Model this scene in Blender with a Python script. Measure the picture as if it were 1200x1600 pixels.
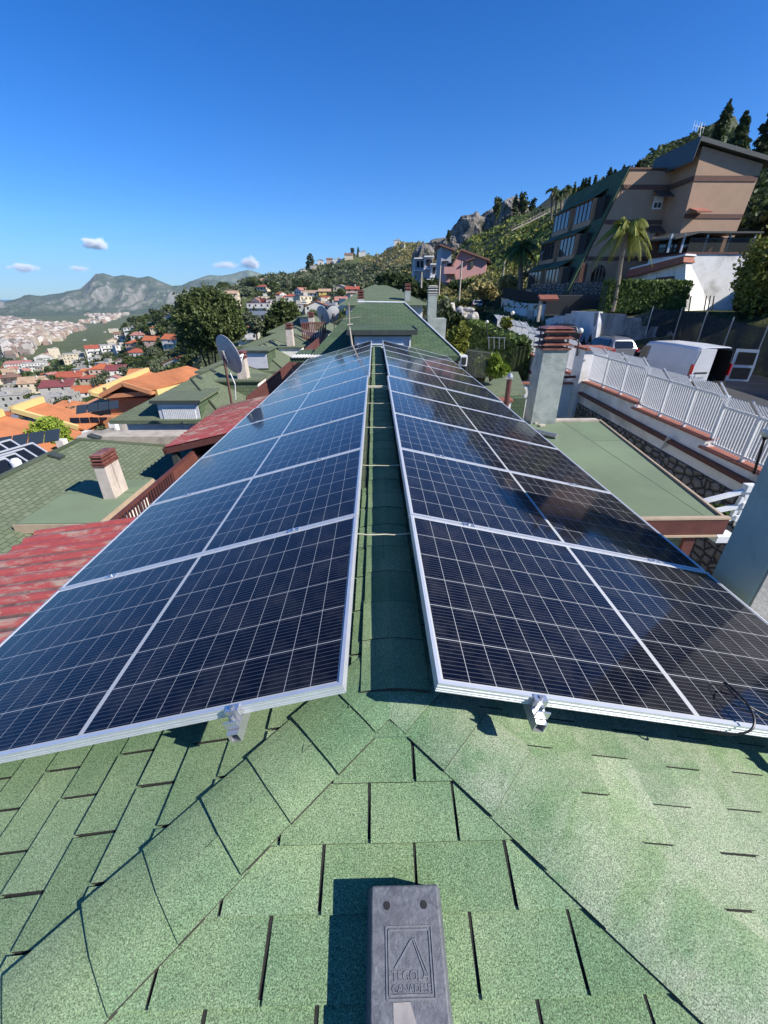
import bpy, math, random
from mathutils import Vector, noise
R=math.radians; V=Vector
SC=bpy.context.scene; COL=SC.collection
for o in list(bpy.data.objects): bpy.data.objects.remove(o)
# ---------------------------------------------------------------- camera, sky, sun
cd=bpy.data.cameras.new('camera'); cam=bpy.data.objects.new('camera',cd); COL.objects.link(cam)
SC.camera=cam
PITCH=0.4875; YAW=-0.021; FPX=635.0
cam.location=(0,0,0); cam.rotation_euler=(math.pi/2-PITCH,0,YAW)
cd.sensor_fit='VERTICAL'; cd.sensor_height=36.0; cd.lens=FPX/1600*36.0
cd.clip_start=0.05; cd.clip_end=90000
SC.render.resolution_x=768; SC.render.resolution_y=1024
SUN_EL=R(37); SUN_AZ=math.atan2(0.91,-0.42)       # measured from +Y towards +X
sdir=V((math.cos(SUN_EL)*math.sin(SUN_AZ),math.cos(SUN_EL)*math.cos(SUN_AZ),math.sin(SUN_EL)))
w=bpy.data.worlds.new('World'); SC.world=w; w.use_nodes=True
nt=w.node_tree; bg=nt.nodes['Background']
sky=nt.nodes.new('ShaderNodeTexSky'); sky.sky_type='NISHITA'; sky.sun_disc=False
sky.sun_elevation=SUN_EL; sky.sun_rotation=SUN_AZ; sky.altitude=900; sky.air_density=1.0; sky.dust_density=0.0; sky.ozone_density=3.5
hs=nt.nodes.new('ShaderNodeHueSaturation'); hs.inputs['Saturation'].default_value=1.38
nt.links.new(sky.outputs[0],hs.inputs['Color']); tn=nt.nodes.new('ShaderNodeMix'); tn.data_type='RGBA'; tn.blend_type='MULTIPLY'; tn.inputs[0].default_value=1.0; tn.inputs[7].default_value=(.95,.98,1.1,1)
nt.links.new(hs.outputs[0],tn.inputs[6])
tc=nt.nodes.new('ShaderNodeTexCoord'); sp=nt.nodes.new('ShaderNodeSeparateXYZ'); rp_=nt.nodes.new('ShaderNodeValToRGB'); t2=nt.nodes.new('ShaderNodeMix'); t2.data_type='RGBA'; t2.blend_type='MULTIPLY'; t2.inputs[0].default_value=1
nt.links.new(tc.outputs['Generated'],sp.inputs[0]); nt.links.new(sp.outputs[2],rp_.inputs[0]); e_=rp_.color_ramp.elements
e_[0].position=0; e_[0].color=(.42,.62,.86,1); e_[1].position=1.0; e_[1].color=(.85,.9,1,1)
for q_,c_ in ((.12,(.68,.86,1.04,1)),(.25,(.82,.88,1.06,1)),(.42,(.80,.82,1.02,1))): n_=e_.new(q_); n_.color=c_
nt.links.new(tn.outputs[2],t2.inputs[6]); nt.links.new(rp_.outputs[0],t2.inputs[7]); nt.links.new(t2.outputs[2],bg.inputs['Color']); bg.inputs['Strength'].default_value=0.1
sd=bpy.data.lights.new('sun','SUN'); sd.energy=5.0; sd.angle=R(0.53); sd.color=(1.0,0.95,0.87)
so=bpy.data.objects.new('sun',sd); COL.objects.link(so); so.rotation_euler=sdir.to_track_quat('Z','Y').to_euler()
SC.view_settings.view_transform='Standard'; SC.view_settings.look='None'; SC.view_settings.exposure=0.55; SC.view_settings.gamma=1.0
# ---------------------------------------------------------------- helpers
def ray(px,py):
    a=(px-600)/FPX; b=(800-py)/FPX
    y=math.cos(PITCH)+b*math.sin(PITCH); z=-math.sin(PITCH)+b*math.cos(PITCH)
    return V((a*math.cos(YAW)-y*math.sin(YAW), a*math.sin(YAW)+y*math.cos(YAW), z))
def AY(px,py,y): r=ray(px,py); return r*(y/r.y)
def AX(px,py,x): r=ray(px,py); return r*(x/r.x)
def AZ(px,py,z): r=ray(px,py); return r*(z/r.z)
def elz(px,row,r): q=ray(px,row); return r*q.z/math.hypot(q.x,q.y)

def tag(o,label=None,cat=None,group=None,kind=None):
    if label: o['label']=label
    if cat: o['category']=cat
    if group: o['group']=group
    if kind: o['kind']=kind
    return o
def thing(name,label,cat,loc,group=None):
    o=bpy.data.objects.new(name,None); COL.objects.link(o); o.location=V(loc); o.empty_display_size=.1
    return tag(o,label,cat,group)
def wloc(o):
    p=V((0,0,0))
    while o: p=p+o.location; o=o.parent
    return p
class MB:
    def __init__(s): s.v=[]; s.f=[]; s.uv=[]; s.mi=[]; s.m=0
    def face(s,pts,uv=None):
        b=len(s.v); s.v+= [tuple(p) for p in pts]; s.f.append(tuple(range(b,b+len(pts)))); s.uv.append(uv); s.mi.append(s.m)
    def rf(s,pts,eu=None):          # face with metric uv, u along eu
        pts=[V(p) for p in pts]
        n=(pts[1]-pts[0]).cross(pts[2]-pts[0]).normalized()
        if eu is None: eu=pts[1]-pts[0]
        eu=(V(eu)-n*V(eu).dot(n)).normalized(); ev=n.cross(eu)
        s.face(pts,[(p.dot(eu),p.dot(ev)) for p in pts])
    def box(s,c,sz,ax=None,ay=None):
        c=V(c); ax=V(ax or (1,0,0)).normalized(); 
        ay=V(ay or (-ax.y,ax.x,0)).normalized(); az=ax.cross(ay)
        h=[ax*(sz[0]/2),ay*(sz[1]/2),az*(sz[2]/2)]
        P=lambda i,j,k:c+h[0]*i+h[1]*j+h[2]*k
        for a in ([(-1,-1,-1),(-1,1,-1),(1,1,-1),(1,-1,-1)],[(-1,-1,1),(1,-1,1),(1,1,1),(-1,1,1)],[(-1,-1,-1),(1,-1,-1),(1,-1,1),(-1,-1,1)],[(1,-1,-1),(1,1,-1),(1,1,1),(1,-1,1)],[(1,1,-1),(-1,1,-1),(-1,1,1),(1,1,1)],[(-1,1,-1),(-1,-1,-1),(-1,-1,1),(-1,1,1)]):
            s.rf([P(*q) for q in a])
    def bx(s,x0,x1,y0,y1,z0,z1): s.box(((x0+x1)/2,(y0+y1)/2,(z0+z1)/2),(abs(x1-x0),abs(y1-y0),abs(z1-z0)))
    def bar(s,p,q,w,h=None,up=(0,0,1)):
        p=V(p);q=V(q);d=q-p;h=h or w; ax=d.normalized(); up=V(up)
        ay=up.cross(ax)
        if ay.length<1e-3: ay=V((1,0,0)).cross(ax)
        s.box((p+q)/2,(d.length,w,h),ax,ay)
    def tube(s,p,q,r0,r1=None,n=10,cap=True):
        p=V(p); q=V(q); r1=r0 if r1 is None else r1; d=(q-p).normalized()
        a=d.cross(V((0,0,1)) if abs(d.z)<.9 else V((1,0,0))).normalized(); b=d.cross(a)
        A=[p+(a*math.cos(t)+b*math.sin(t))*r0 for t in [2*math.pi*i/n for i in range(n)]]
        B=[q+(a*math.cos(t)+b*math.sin(t))*r1 for t in [2*math.pi*i/n for i in range(n)]]
        for i in range(n): s.face([A[i],B[i],B[(i+1)%n],A[(i+1)%n]])
        if cap: s.face(A); s.face(B[::-1])
    def path(s,pts,r,n=8):
        for a,b in zip(pts[:-1],pts[1:]): s.tube(a,b,r,r,n)
    def prism(s,poly,ex,eu=None):
        poly=[V(p) for p in poly]; ex=V(ex); n=len(poly)
        nn=(poly[1]-poly[0]).cross(poly[2]-poly[0])
        if nn.dot(ex)>0: poly=poly[::-1]
        q=[p+ex for p in poly]
        s.rf(poly,eu); s.rf(q[::-1],eu)
        for i in range(n):
            j=(i+1)%n; s.rf([poly[j],poly[i],q[i],q[j]])
    def slab(s,poly,t,eu=None):      # roof sheet: top face given, thickness down
        poly=[V(p) for p in poly]
        n=(poly[1]-poly[0]).cross(poly[2]-poly[0]).normalized()
        if n.z<0: poly=poly[::-1]; n=-n
        q=[p-V((0,0,t)) for p in poly]
        s.rf(poly,eu); s.rf(q[::-1],eu)
        for i in range(len(poly)):
            j=(i+1)%len(poly); s.rf([poly[j],poly[i],q[i],q[j]])
    def lathe(s,c,prof,n=16):
        c=V(c)
        for (r0,z0),(r1,z1) in zip(prof[:-1],prof[1:]):
            for i in range(n):
                a=2*math.pi*i/n; b=2*math.pi*(i+1)/n
                P=[c+V((r0*math.cos(a),r0*math.sin(a),z0)),c+V((r0*math.cos(b),r0*math.sin(b),z0)),c+V((r1*math.cos(b),r1*math.sin(b),z1)),c+V((r1*math.cos(a),r1*math.sin(a),z1))]
                if r0<1e-5: P=P[1:] if False else [P[0],P[2],P[3]]
                elif r1<1e-5: P=P[:3]
                s.face(P)
    def build(s,name,mats,parent=None,loc=None,smooth=False):
        me=bpy.data.meshes.new(name)
        off=wloc(parent) if parent else V((0,0,0))
        if loc is not None: L=V(loc)
        elif parent: L=off
        else:
            xs=[v[0] for v in s.v];ys=[v[1] for v in s.v];zs=[v[2] for v in s.v]
            L=V(((min(xs)+max(xs))/2,(min(ys)+max(ys))/2,min(zs)))
        me.from_pydata([(v[0]-L.x,v[1]-L.y,v[2]-L.z) for v in s.v],[],s.f)
        if any(u for u in s.uv):
            l=me.uv_layers.new(name='UVMap'); k=0; d=[]
            for f,u in zip(s.f,s.uv):
                for i in range(len(f)): d+= list(u[i]) if u else [0,0]
            l.data.foreach_set('uv',d)
        if not isinstance(mats,(list,tuple)): mats=[mats]
        for m in mats: me.materials.append(m)
        if len(mats)>1: me.polygons.foreach_set('material_index',s.mi)
        if smooth:
            import bmesh
            bm=bmesh.new(); bm.from_mesh(me); bmesh.ops.remove_doubles(bm,verts=bm.verts,dist=1e-5); bm.to_mesh(me); bm.free()
            me.polygons.foreach_set('use_smooth',[True]*len(me.polygons))
        me.update()
        o=bpy.data.objects.new(name,me); COL.objects.link(o)
        if parent: o.parent=parent; o.location=L-off
        else: o.location=L
        return o
def copy_tree(o,parent=None):
    c=o.copy(); COL.objects.link(c)
    if parent: c.parent=parent
    for ch in list(o.children):
        copy_tree(ch,c)
    return c
# ---------------------------------------------------------------- materials
def N(t,typ,**kw):
    n=t.nodes.new(typ)
    for k,v in kw.items(): setattr(n,k,v)
    return n
def newmat(name):
    m=bpy.data.materials.new(name); m.use_nodes=True; t=m.node_tree; b=t.nodes['Principled BSDF']
    return m,t,b
def lk(t,a,b): t.links.new(a,b)
def mixc(t,f,a,b,mode='MIX'):
    n=N(t,'ShaderNodeMix',data_type='RGBA',blend_type=mode)
    for i,v in ((0,f),(6,a),(7,b)):
        if hasattr(v,'links'): lk(t,v,n.inputs[i])
        elif isinstance(v,(int,float)): n.inputs[i].default_value=v if i==0 else (v,v,v,1)
        else: n.inputs[i].default_value=(*v,1)
    return n.outputs[2]
def noi(t,co,scale,detail=4,rough=.55,dist=0):
    n=N(t,'ShaderNodeTexNoise'); n.inputs['Scale'].default_value=scale; n.inputs['Detail'].default_value=detail
    n.inputs['Roughness'].default_value=rough; n.inputs['Distortion'].default_value=dist
    if co is not None: lk(t,co,n.inputs['Vector'])
    return n.outputs['Fac']
def ramp(t,f,stops):
    n=N(t,'ShaderNodeValToRGB'); lk(t,f,n.inputs[0]); e=n.color_ramp.elements
    while len(e)<len(stops): e.new(.5)
    for i,(p,c) in enumerate(stops):
        e[i].position=p; e[i].color=(c,c,c,1) if isinstance(c,(int,float)) else (*c,1)
    return n.outputs[0]
def mth(t,op,a,b=None,c=None):
    n=N(t,'ShaderNodeMath',operation=op)
    for i,v in enumerate((a,b,c)):
        if v is None: continue
        if hasattr(v,'links'): lk(t,v,n.inputs[i])
        else: n.inputs[i].default_value=v
    return n.outputs[0]
def bump(t,b,h,dist=.01,st=1.0):
    n=N(t,'ShaderNodeBump'); n.inputs['Distance'].default_value=dist; n.inputs['Strength'].default_value=st
    lk(t,h,n.inputs['Height']); lk(t,n.outputs[0],b.inputs['Normal'])
def coord(t,kind='Object',scale=None):
    c=N(t,'ShaderNodeTexCoord').outputs[kind]
    if scale:
        m=N(t,'ShaderNodeMapping'); m.inputs['Scale'].default_value=scale; lk(t,c,m.inputs['Vector']); c=m.outputs[0]
    return c
def vary(t,col,amt=.25,src='Object'):
    if src=='Object': r=N(t,'ShaderNodeObjectInfo').outputs['Random']
    else: r=N(t,'ShaderNodeNewGeometry').outputs['Random Per Island']
    v=mth(t,'MULTIPLY_ADD',r,amt*2,1-amt)
    return mixc(t,1.0,col,v,'MULTIPLY')
def paint(name,c1,c2=None,sc=3,rough=.7,bs=0,bd=.004,metal=0,fine=0,var=0,stain=None,spec=None,streak=None):
    m,t,b=newmat(name); co=coord(t,scale=streak)
    c2=c2 or tuple(x*.8 for x in c1)
    f=ramp(t,noi(t,co,sc,6,.65),[(.35,0),(.68,1)])
    col=mixc(t,f,c1,c2)
    if stain:
        col=mixc(t,ramp(t,noi(t,co,sc*.37,7,.7,.5),[(.5,0),(.66,1)]),col,stain)
    if var: col=vary(t,col,var)
    if fine: col=mixc(t,1.0,col,mixc(t,noi(t,coord(t),fine,2,.7),(.6,.6,.6),(1.4,1.4,1.4)),'MULTIPLY')
    lk(t,col,b.inputs['Base Color']); b.inputs['Roughness'].default_value=rough; b.inputs['Metallic'].default_value=metal
    if spec is not None: b.inputs['Specular IOR Level'].default_value=spec
    if bs: bump(t,b,noi(t,coord(t),bs,5,.6),bd)
    return m
def shingle_far(name,c1,c2,dark=.35,bw=.25,bh=.14,mort=.008):
    m,t,b=newmat(name); uv=coord(t,'UV')
    br=N(t,'ShaderNodeTexBrick'); lk(t,uv,br.inputs['Vector']); br.offset=.5
    br.inputs['Scale'].default_value=1; br.inputs['Brick Width'].default_value=bw; br.inputs['Row Height'].default_value=bh
    br.inputs['Mortar Size'].default_value=mort; br.inputs['Mortar Smooth'].default_value=.3
    br.inputs['Color1'].default_value=(*c1,1); br.inputs['Color2'].default_value=(*c2,1); br.inputs['Mortar'].default_value=(*[x*dark for x in c1],1)
    co=coord(t)
    col=mixc(t,ramp(t,noi(t,co,.7,7,.7),[(.42,0),(.75,.55)]),br.outputs['Color'],(.13,.14,.1))
    col=mixc(t,ramp(t,noi(t,co,.33,5,.6),[(.5,0),(.8,.5)]),col,tuple(x*.5 for x in c1))
    col=mixc(t,1.0,col,mixc(t,noi(t,co,160,2,.8),(.65,.65,.65),(1.35,1.35,1.35)),'MULTIPLY')
    lk(t,col,b.inputs['Base Color']); b.inputs['Roughness'].default_value=.9
    bump(t,b,br.outputs['Fac'],-.004)
    return m
M={}
# near shingles with granules
def near_shingle(name,grey):
    m,t,b=newmat(name); co=coord(t)
    g=N(t,'ShaderNodeTexVoronoi'); g.inputs['Scale'].default_value=330; lk(t,co,g.inputs['Vector'])
    gran=noi(t,co,330,3,.8)
    base=mixc(t,ramp(t,noi(t,co,5.5,6,.7,.4),[(.3,0),(.72,1)]),(.18,.268,.13),(.235,.315,.175))
    base=mixc(t,ramp(t,noi(t,co,2.1,4,.6),[(.42,0),(.66,.8)]),base,(.12,.215,.115))
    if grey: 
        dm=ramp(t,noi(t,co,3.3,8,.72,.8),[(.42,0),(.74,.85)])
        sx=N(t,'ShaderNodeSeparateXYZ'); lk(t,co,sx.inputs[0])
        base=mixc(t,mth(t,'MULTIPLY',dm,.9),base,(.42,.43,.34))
    r=N(t,'ShaderNodeNewGeometry').outputs['Random Per Island']
    base=mixc(t,1.0,base,mixc(t,r,(.8,.84,.8),(1.15,1.1,1.12)),'MULTIPLY')
    sp=ramp(t,gran,[(.35,.22),(.5,1.0),(.65,2.0)])
    col=mixc(t,1.0,base,sp,'MULTIPLY')
    col=mixc(t,ramp(t,g.outputs['Color'],[(.86,0),(.93,.5)]),col,(.5,.55,.38))
    col=mixc(t,ramp(t,noi(t,co,9,8,.8),[(.62,0),(.75,.55)]),col,(.09,.1,.07))
    lk(t,col,b.inputs['Base Color']); b.inputs['Roughness'].default_value=.88; b.inputs['Specular IOR Level'].default_value=.3
    bump(t,b,gran,.0016,1.0)
    return m
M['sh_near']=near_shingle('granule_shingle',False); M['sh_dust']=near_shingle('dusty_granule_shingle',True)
M['bitumen']=paint('bitumen_edge',(.022,.024,.02),(.06,.05,.035),60,.9)
M['felt']=paint('dark_felt',(.012,.014,.012),(.03,.028,.022),40,.95)
M['sh_green']=shingle_far('green_shingle_roof',(.10,.14,.075),(.14,.18,.1),.45,.22,.12)
M['sh_green2']=shingle_far('worn_green_shingle_roof',(.115,.15,.082),(.165,.195,.12),.5,.13,.075,.006)
M['sh_deep']=shingle_far('deep_green_shingle_roof',(.05,.095,.045),(.075,.125,.06))
M['roofing']=shingle_far('green_mineral_felt',(.17,.235,.13),(.19,.25,.145),.55,7,.97,.012)
M['alu']=paint('aluminium',(.72,.73,.74),(.62,.63,.65),30,.38,metal=.85)
M['alu_w']=paint('clear_anodised_frame',(.78,.79,.8),(.7,.71,.73),20,.42,metal=.55)
M['galv']=paint('galvanised_steel',(.5,.51,.52),(.36,.37,.39),18,.45,metal=.8)
M['white_wall']=paint('white_plaster',(.83,.82,.79),(.74,.72,.68),1.6,.85,60,.002,stain=(.5,.48,.44))
M['old_wall']=paint('weathered_render',(.50,.47,.42),(.34,.32,.29),3.5,.9,60,.004,stain=(.22,.21,.19),fine=30)
M['grey_chim']=paint('stained_grey_render',(.40,.42,.38),(.26,.29,.27),4,.9,90,.004,stain=(.16,.18,.16),fine=40)
M['blue_chim']=paint('smooth_bluish_render',(.56,.54,.43),(.45,.45,.36),1.8,.85,40,.003,stain=(.22,.27,.23))
M['terra']=paint('terracotta_glaze',(.19,.07,.05),(.12,.045,.035),9,.45,60,.002,stain=(.3,.14,.1))
M['coping']=paint('terracotta_coping',(.36,.13,.08),(.25,.09,.06),6,.75,60,.002)
M['brownpaint']=paint('oxide_brown_paint',(.13,.045,.035),(.09,.03,.025),6,.6,40,.001)
M['grime']=paint('grimy_red_sheet',(.20,.12,.09),(.10,.05,.04),7,.8,stain=(.42,.34,.27))
M['redsheet']=paint('faded_red_sheet',(.42,.085,.075),(.33,.065,.06),9,.6,60,.002,stain=(.40,.31,.24),streak=(1,4,1))
M['white_metal']=paint('white_painted_metal',(.8,.8,.79),(.7,.7,.69),8,.45)
M['dark']=paint('dark_void',(.012,.012,.012),(.02,.02,.02),5,.9)
M['blackplastic']=paint('black_rubber',(.012,.012,.013),(.02,.02,.02),9,.45)
M['cord']=paint('yellowed_cord',(.6,.57,.42),(.45,.42,.3),30,.8)
M['tanframe']=paint('tan_frame',(.5,.38,.26),None,5,.6)
def glassm(name,c=(.03,.04,.05),r=.06):
    m,t,b=newmat(name); b.inputs['Base Color'].default_value=(*c,1); b.inputs['Roughness'].default_value=r
    b.inputs['IOR'].default_value=1.5; b.inputs['Specular IOR Level'].default_value=.8
    return m
M['glass']=glassm('window_glass')
def fract(t,x,p,off=0):   # position within a period p
    return mth(t,'SUBTRACT',mth(t,'MODULO',mth(t,'ADD',x,off+p*50),p),p/2)
def cells():
    m,t,b=newmat('solar_cells'); uv=coord(t,'UV'); s=N(t,'ShaderNodeSeparateXYZ'); lk(t,uv,s.inputs[0]); u,v=s.outputs[0],s.outputs[1]
    # u 0..1.731 across the slope (20 half cells + middle gap), v 0..1.016 along the ridge (6 cells)
    W=1.731; H=1.016
    pv=(H-.012)/6; pu=(W-.03)/20
    um=mth(t,'SUBTRACT',mth(t,'ABSOLUTE',mth(t,'SUBTRACT',u,W/2)),.009)
    vv=mth(t,'SUBTRACT',v,.006)
    fu=mth(t,'ABSOLUTE',mth(t,'SUBTRACT',mth(t,'MODULO',mth(t,'ADD',um,pu*10.5),pu),pu/2))  # 0 at the cell border
    fv=mth(t,'ABSOLUTE',mth(t,'SUBTRACT',mth(t,'MODULO',mth(t,'ADD',vv,pv*10.5),pv),pv/2))
    line=mth(t,'MAXIMUM',mth(t,'LESS_THAN',fu,.0008),mth(t,'LESS_THAN',fv,.0013))
    mid=mth(t,'LESS_THAN',um,0.0)
    eu=mth(t,'GREATER_THAN',um,pu*10-.0005)
    ev=mth(t,'GREATER_THAN',mth(t,'ABSOLUTE',mth(t,'SUBTRACT',v,H/2)),pv*3-.0005)
    white=mth(t,'MAXIMUM',mth(t,'MAXIMUM',line,mid),mth(t,'MAXIMUM',eu,ev))
    pb=pv/10
    fb=mth(t,'ABSOLUTE',mth(t,'SUBTRACT',mth(t,'MODULO',mth(t,'ADD',vv,pb*60.5),pb),pb/2))
    bus=mth(t,'LESS_THAN',mth(t,'SUBTRACT',pb/2,fb),.00115)
    cellcol=mixc(t,noi(t,uv,9,3,.5),(.002,.0025,.007),(.0035,.0045,.012))
    dust=ramp(t,noi(t,coord(t),6,8,.75),[(.45,0),(.8,.08)])
    cellcol=mixc(t,dust,cellcol,(.4,.38,.34))
    col=mixc(t,mth(t,'MULTIPLY',bus,.22),cellcol,(.30,.29,.30))
    col=mixc(t,white,col,(.48,.49,.48))
    lk(t,col,b.inputs['Base Color'])
    b.inputs['Roughness'].default_value=.4; b.inputs['Specular IOR Level'].default_value=.02
    b.inputs['Coat Weight'].default_value=1; b.inputs['Coat IOR'].default_value=1.33
    cr=mth(t,'MULTIPLY_ADD',noi(t,coord(t),5,5,.7),.10,.03); lk(t,cr,b.inputs['Coat Roughness'])
    return m
M['cells']=cells()
def stone_wall():
    m,t,b=newmat('rubble_stone'); co=coord(t,scale=(1,1,1.25))
    v=N(t,'ShaderNodeTexVoronoi',feature='DISTANCE_TO_EDGE'); v.inputs['Scale'].default_value=3.1; v.inputs['Randomness'].default_value=.75; lk(t,co,v.inputs['Vector'])
    v2=N(t,'ShaderNodeTexVoronoi'); v2.inputs['Scale'].default_value=3.1; v2.inputs['Randomness'].default_value=.75; lk(t,co,v2.inputs['Vector'])
    st=mixc(t,v2.outputs['Color'],(.22,.2,.18),(.40,.36,.32))
    st=mixc(t,noi(t,co,14,6,.7),st,(.15,.14,.13))
    f=ramp(t,v.outputs['Distance'],[(.035,0),(.09,1)])
    lk(t,mixc(t,f,(.055,.05,.045),st),b.inputs['Base Color']); b.inputs['Roughness'].default_value=.95
    bump(t,b,ramp(t,v.outputs['Distance'],[(0,0),(.2,1)]),.09)
    return m
M['stone']=stone_wall()
def leaf(name,c1,c2,var=.2,tr=.25):
    m,t,b=newmat(name); co=coord(t)
    col=mixc(t,N(t,'ShaderNodeNewGeometry').outputs['Random Per Island'],c1,c2)
    if var: col=vary(t,col,var)
    lk(t,col,b.inputs['Base Color']); b.inputs['Roughness'].default_value=.6; b.inputs['Specular IOR Level'].default_value=.25
    if tr:
        tl=N(t,'ShaderNodeBsdfTranslucent'); lk(t,col,tl.inputs[0]); mx=N(t,'ShaderNodeMixShader'); mx.inputs[0].default_value=tr
        lk(t,b.outputs[0],mx.inputs[1]); lk(t,tl.outputs[0],mx.inputs[2]); lk(t,mx.outputs[0],t.nodes['Material Output'].inputs[0])
    return m
M['lf_dark']=leaf('dark_needle',(.024,.042,.015),(.07,.095,.03))
M['lf_pine']=leaf('pine_needle',(.045,.07,.02),(.13,.16,.05))
M['lf_olive']=leaf('olive_leaf',(.08,.10,.055),(.19,.21,.12))
M['lf_green']=leaf('green_leaf',(.045,.08,.018),(.10,.15,.035))
M['lf_bright']=leaf('bright_leaf',(.16,.24,.03),(.30,.38,.06))
M['lf_yellow']=leaf('yellow_green_leaf',(.14,.17,.03),(.3,.3,.06))
M['lf_hedge']=leaf('hedge_leaf',(.06,.11,.03),(.19,.26,.07))
M['lf_dry']=leaf('dry_grass',(.22,.19,.07),(.38,.33,.14))
M['bark']=paint('bark',(.09,.065,.045),(.05,.038,.028),12,.9,20,.01)
M['palm_bark']=paint('palm_bark',(.24,.2,.15),(.14,.115,.09),10,.9,20,.01)
M['asphalt']=paint('asphalt',(.06,.06,.062),(.045,.045,.047),3,.9,80,.003)
M['concrete']=paint('stained_concrete',(.38,.36,.33),(.25,.24,.22),1.4,.9,30,.004,stain=(.08,.078,.07),streak=(1,1,.3))
M['tan']=paint('tan_render',(.43,.28,.185),(.38,.245,.16),1.2,.85,40,.002)
M['tanstripe']=paint('brown_stripe',(.14,.07,.05),None,3,.8)
# ================================================================ OWN HOUSE ROOF
RX,RY,RZ=.036,1.0,-1.166            # hip apex / ridge
SL=.25; HS=.27                     # slope of the two main planes and of the hip end
EAVE=1.95; FAR=11.6
def zl(x,y): return RZ-SL*abs(x-RX)
def zh(x,y): return RZ-HS*(RY-y)
HD=SL/HS                           # hip line: RY-y = HD*|x-RX|
YN=-1.2
house=thing('house','green shingled house the camera stands on, carrying the solar panels','house',(RX,5,-6.6))
mb=MB()
e=EAVE
P0=V((RX,RY,RZ)); P1=V((RX,FAR,RZ))
def mp(s,x,y): return V((RX+s*x,y,RZ-SL*x))
for s in (-1,1):
    mb.rf([P0,P1,mp(s,e,FAR),mp(s,e,RY-HD*e)] if s>0 else [P0,mp(s,e,RY-HD*e),mp(s,e,FAR),P1],(0,1,0))
mb.rf([P0,mp(-1,e,RY-HD*e),mp(1,e,RY-HD*e)],(1,0,0))
mb.rf([P1,mp(1,e,FAR),mp(-1,e,FAR)],(1,0,0))
ro=mb.build('roof',M['felt'],house)
# individual shingle tabs
def clip(poly,a,b,c):      # keep a*u+b*v<=c
    out=[]
    for i in range(len(poly)):
        p,q=poly[i],poly[(i+1)%len(poly)]; dp=a*p[0]+b*p[1]-c; dq=a*q[0]+b*q[1]-c
        if dp<=0: out.append(p)
        if dp*dq<0:
            t=dp/(dp-dq); out.append((p[0]+(q[0]-p[0])*t,p[1]+(q[1]-p[1])*t))
    return out
def tabs(mb,O,eu,ev,region,bounds,u0,u1,v0,v1,ex=.136,w=.24,gap=.0085,seed=1,off0=0,th=.0065,half=.5,voff=0):
    rng=random.Random(seed); eu=V(eu).normalized(); ev=V(ev).normalized(); n=eu.cross(ev)
    k0=int(math.floor(v0/ex)); k1=int(math.ceil(v1/ex))
    for k in range(k0,k1+1):
        va=k*ex+voff; off=(k%2)*w*half+off0+rng.uniform(-.012,.012)
        wob=rng.uniform(-.002,.002)
        i0=int(math.floor((u0-off)/w)); i1=int(math.ceil((u1-off)/w))
        for i in range(i0,i1+1):
            a=off+i*w+gap/2+rng.uniform(-.001,.0015); b=off+(i+1)*w-gap/2
            j=rng.uniform(-.0016,.0016); j2=j+rng.uniform(-.0012,.0012)
            poly=[(a,va+wob+j),((a+b)/2,va+wob+(j+j2)/2+rng.uniform(-.0008,.0008)),(b,va+wob+j2),(b,va+ex+.008),(a,va+ex+.008)]
            for (A,B,C) in bounds:
                poly=clip(poly,A,B,C)
                if len(poly)<3: break
            if len(poly)<3: continue
            t=th+rng.uniform(-.001,.0015); lift=rng.uniform(0,.0015)
            def top(p): 
                f=(p[1]-va)/ex; return O+eu*p[0]+ev*p[1]+n*(t*(1-f)+.0015+lift*(1-f))
            def bot(p): return O+eu*p[0]+ev*p[1]-n*.001
            T=[top(p) for p in poly]; B=[bot(p) for p in poly]
            # island: top with its sides sharing vertices, so one random value per tab
            b0=len(mb.v); mb.v+=[tuple(x) for x in T+B]; m=len(T)
            mb.f.append(tuple(range(b0,b0+m))); mb.uv.append(None); mb.mi.append(0)
            for q in range(m):
                r=(q+1)%m; mb.f.append((b0+r,b0+q,b0+m+q,b0+m+r)); mb.uv.append(None); mb.mi.append(1)
# hip end (faces the camera). u along +x, v up-slope
evh=V((0,1,HS)).normalized(); kh=math.hypot(1,HS)
mb=MB(); O=V((RX,RY,RZ))
# bounds: v<=0-ish and |u|*HD*kh <= -v
B=[(HD*kh,1,.0),(-HD*kh,1,.0)]
tabs(mb,O,(1,0,0),evh,None,B,-2.0,2.0,-1.75,0,off0=.185,seed=4,voff=.073)
mb.build('hip_shingles',[M['sh_near'],M['bitumen']],ro)
for s in (-1,1):
    ks=math.hypot(1,SL)
    evs=V((-s,0,SL)).normalized(); eus=V((0,1,0))*(1 if s<0 else -1)     # right handed frames
    # n = eu x ev should point up
    if eus.cross(evs).z<0: eus=-eus
    sg=eus.y
    mb=MB()
    # u = sg*(y-RY), v = -ks*x ; hip bound: RY-y <= HD*x  -> -sg*u <= HD*(-v/ks)
    B=[(-sg,HD/ks,0),(0,1,0),(sg,0,1.6)]
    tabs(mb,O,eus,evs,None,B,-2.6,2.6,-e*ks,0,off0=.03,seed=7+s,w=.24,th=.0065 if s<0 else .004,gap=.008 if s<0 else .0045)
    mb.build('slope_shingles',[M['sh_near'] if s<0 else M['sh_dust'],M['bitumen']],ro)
    # the strip of roof further back, beside the ridge and under the panels
    mb=MB()
    x0,x1=.0,e
    mb.rf([V((RX+s*x0,2.55,RZ+.004)),V((RX+s*x0,FAR,RZ+.004)),V((RX+s*x1,FAR,RZ-SL*x1+.004)),V((RX+s*x1,2.55,RZ-SL*x1+.004))][::(1 if s>0 else -1)],(0,1,0))
    mb.build('slope_shingles',M['sh_green'],ro)
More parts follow.
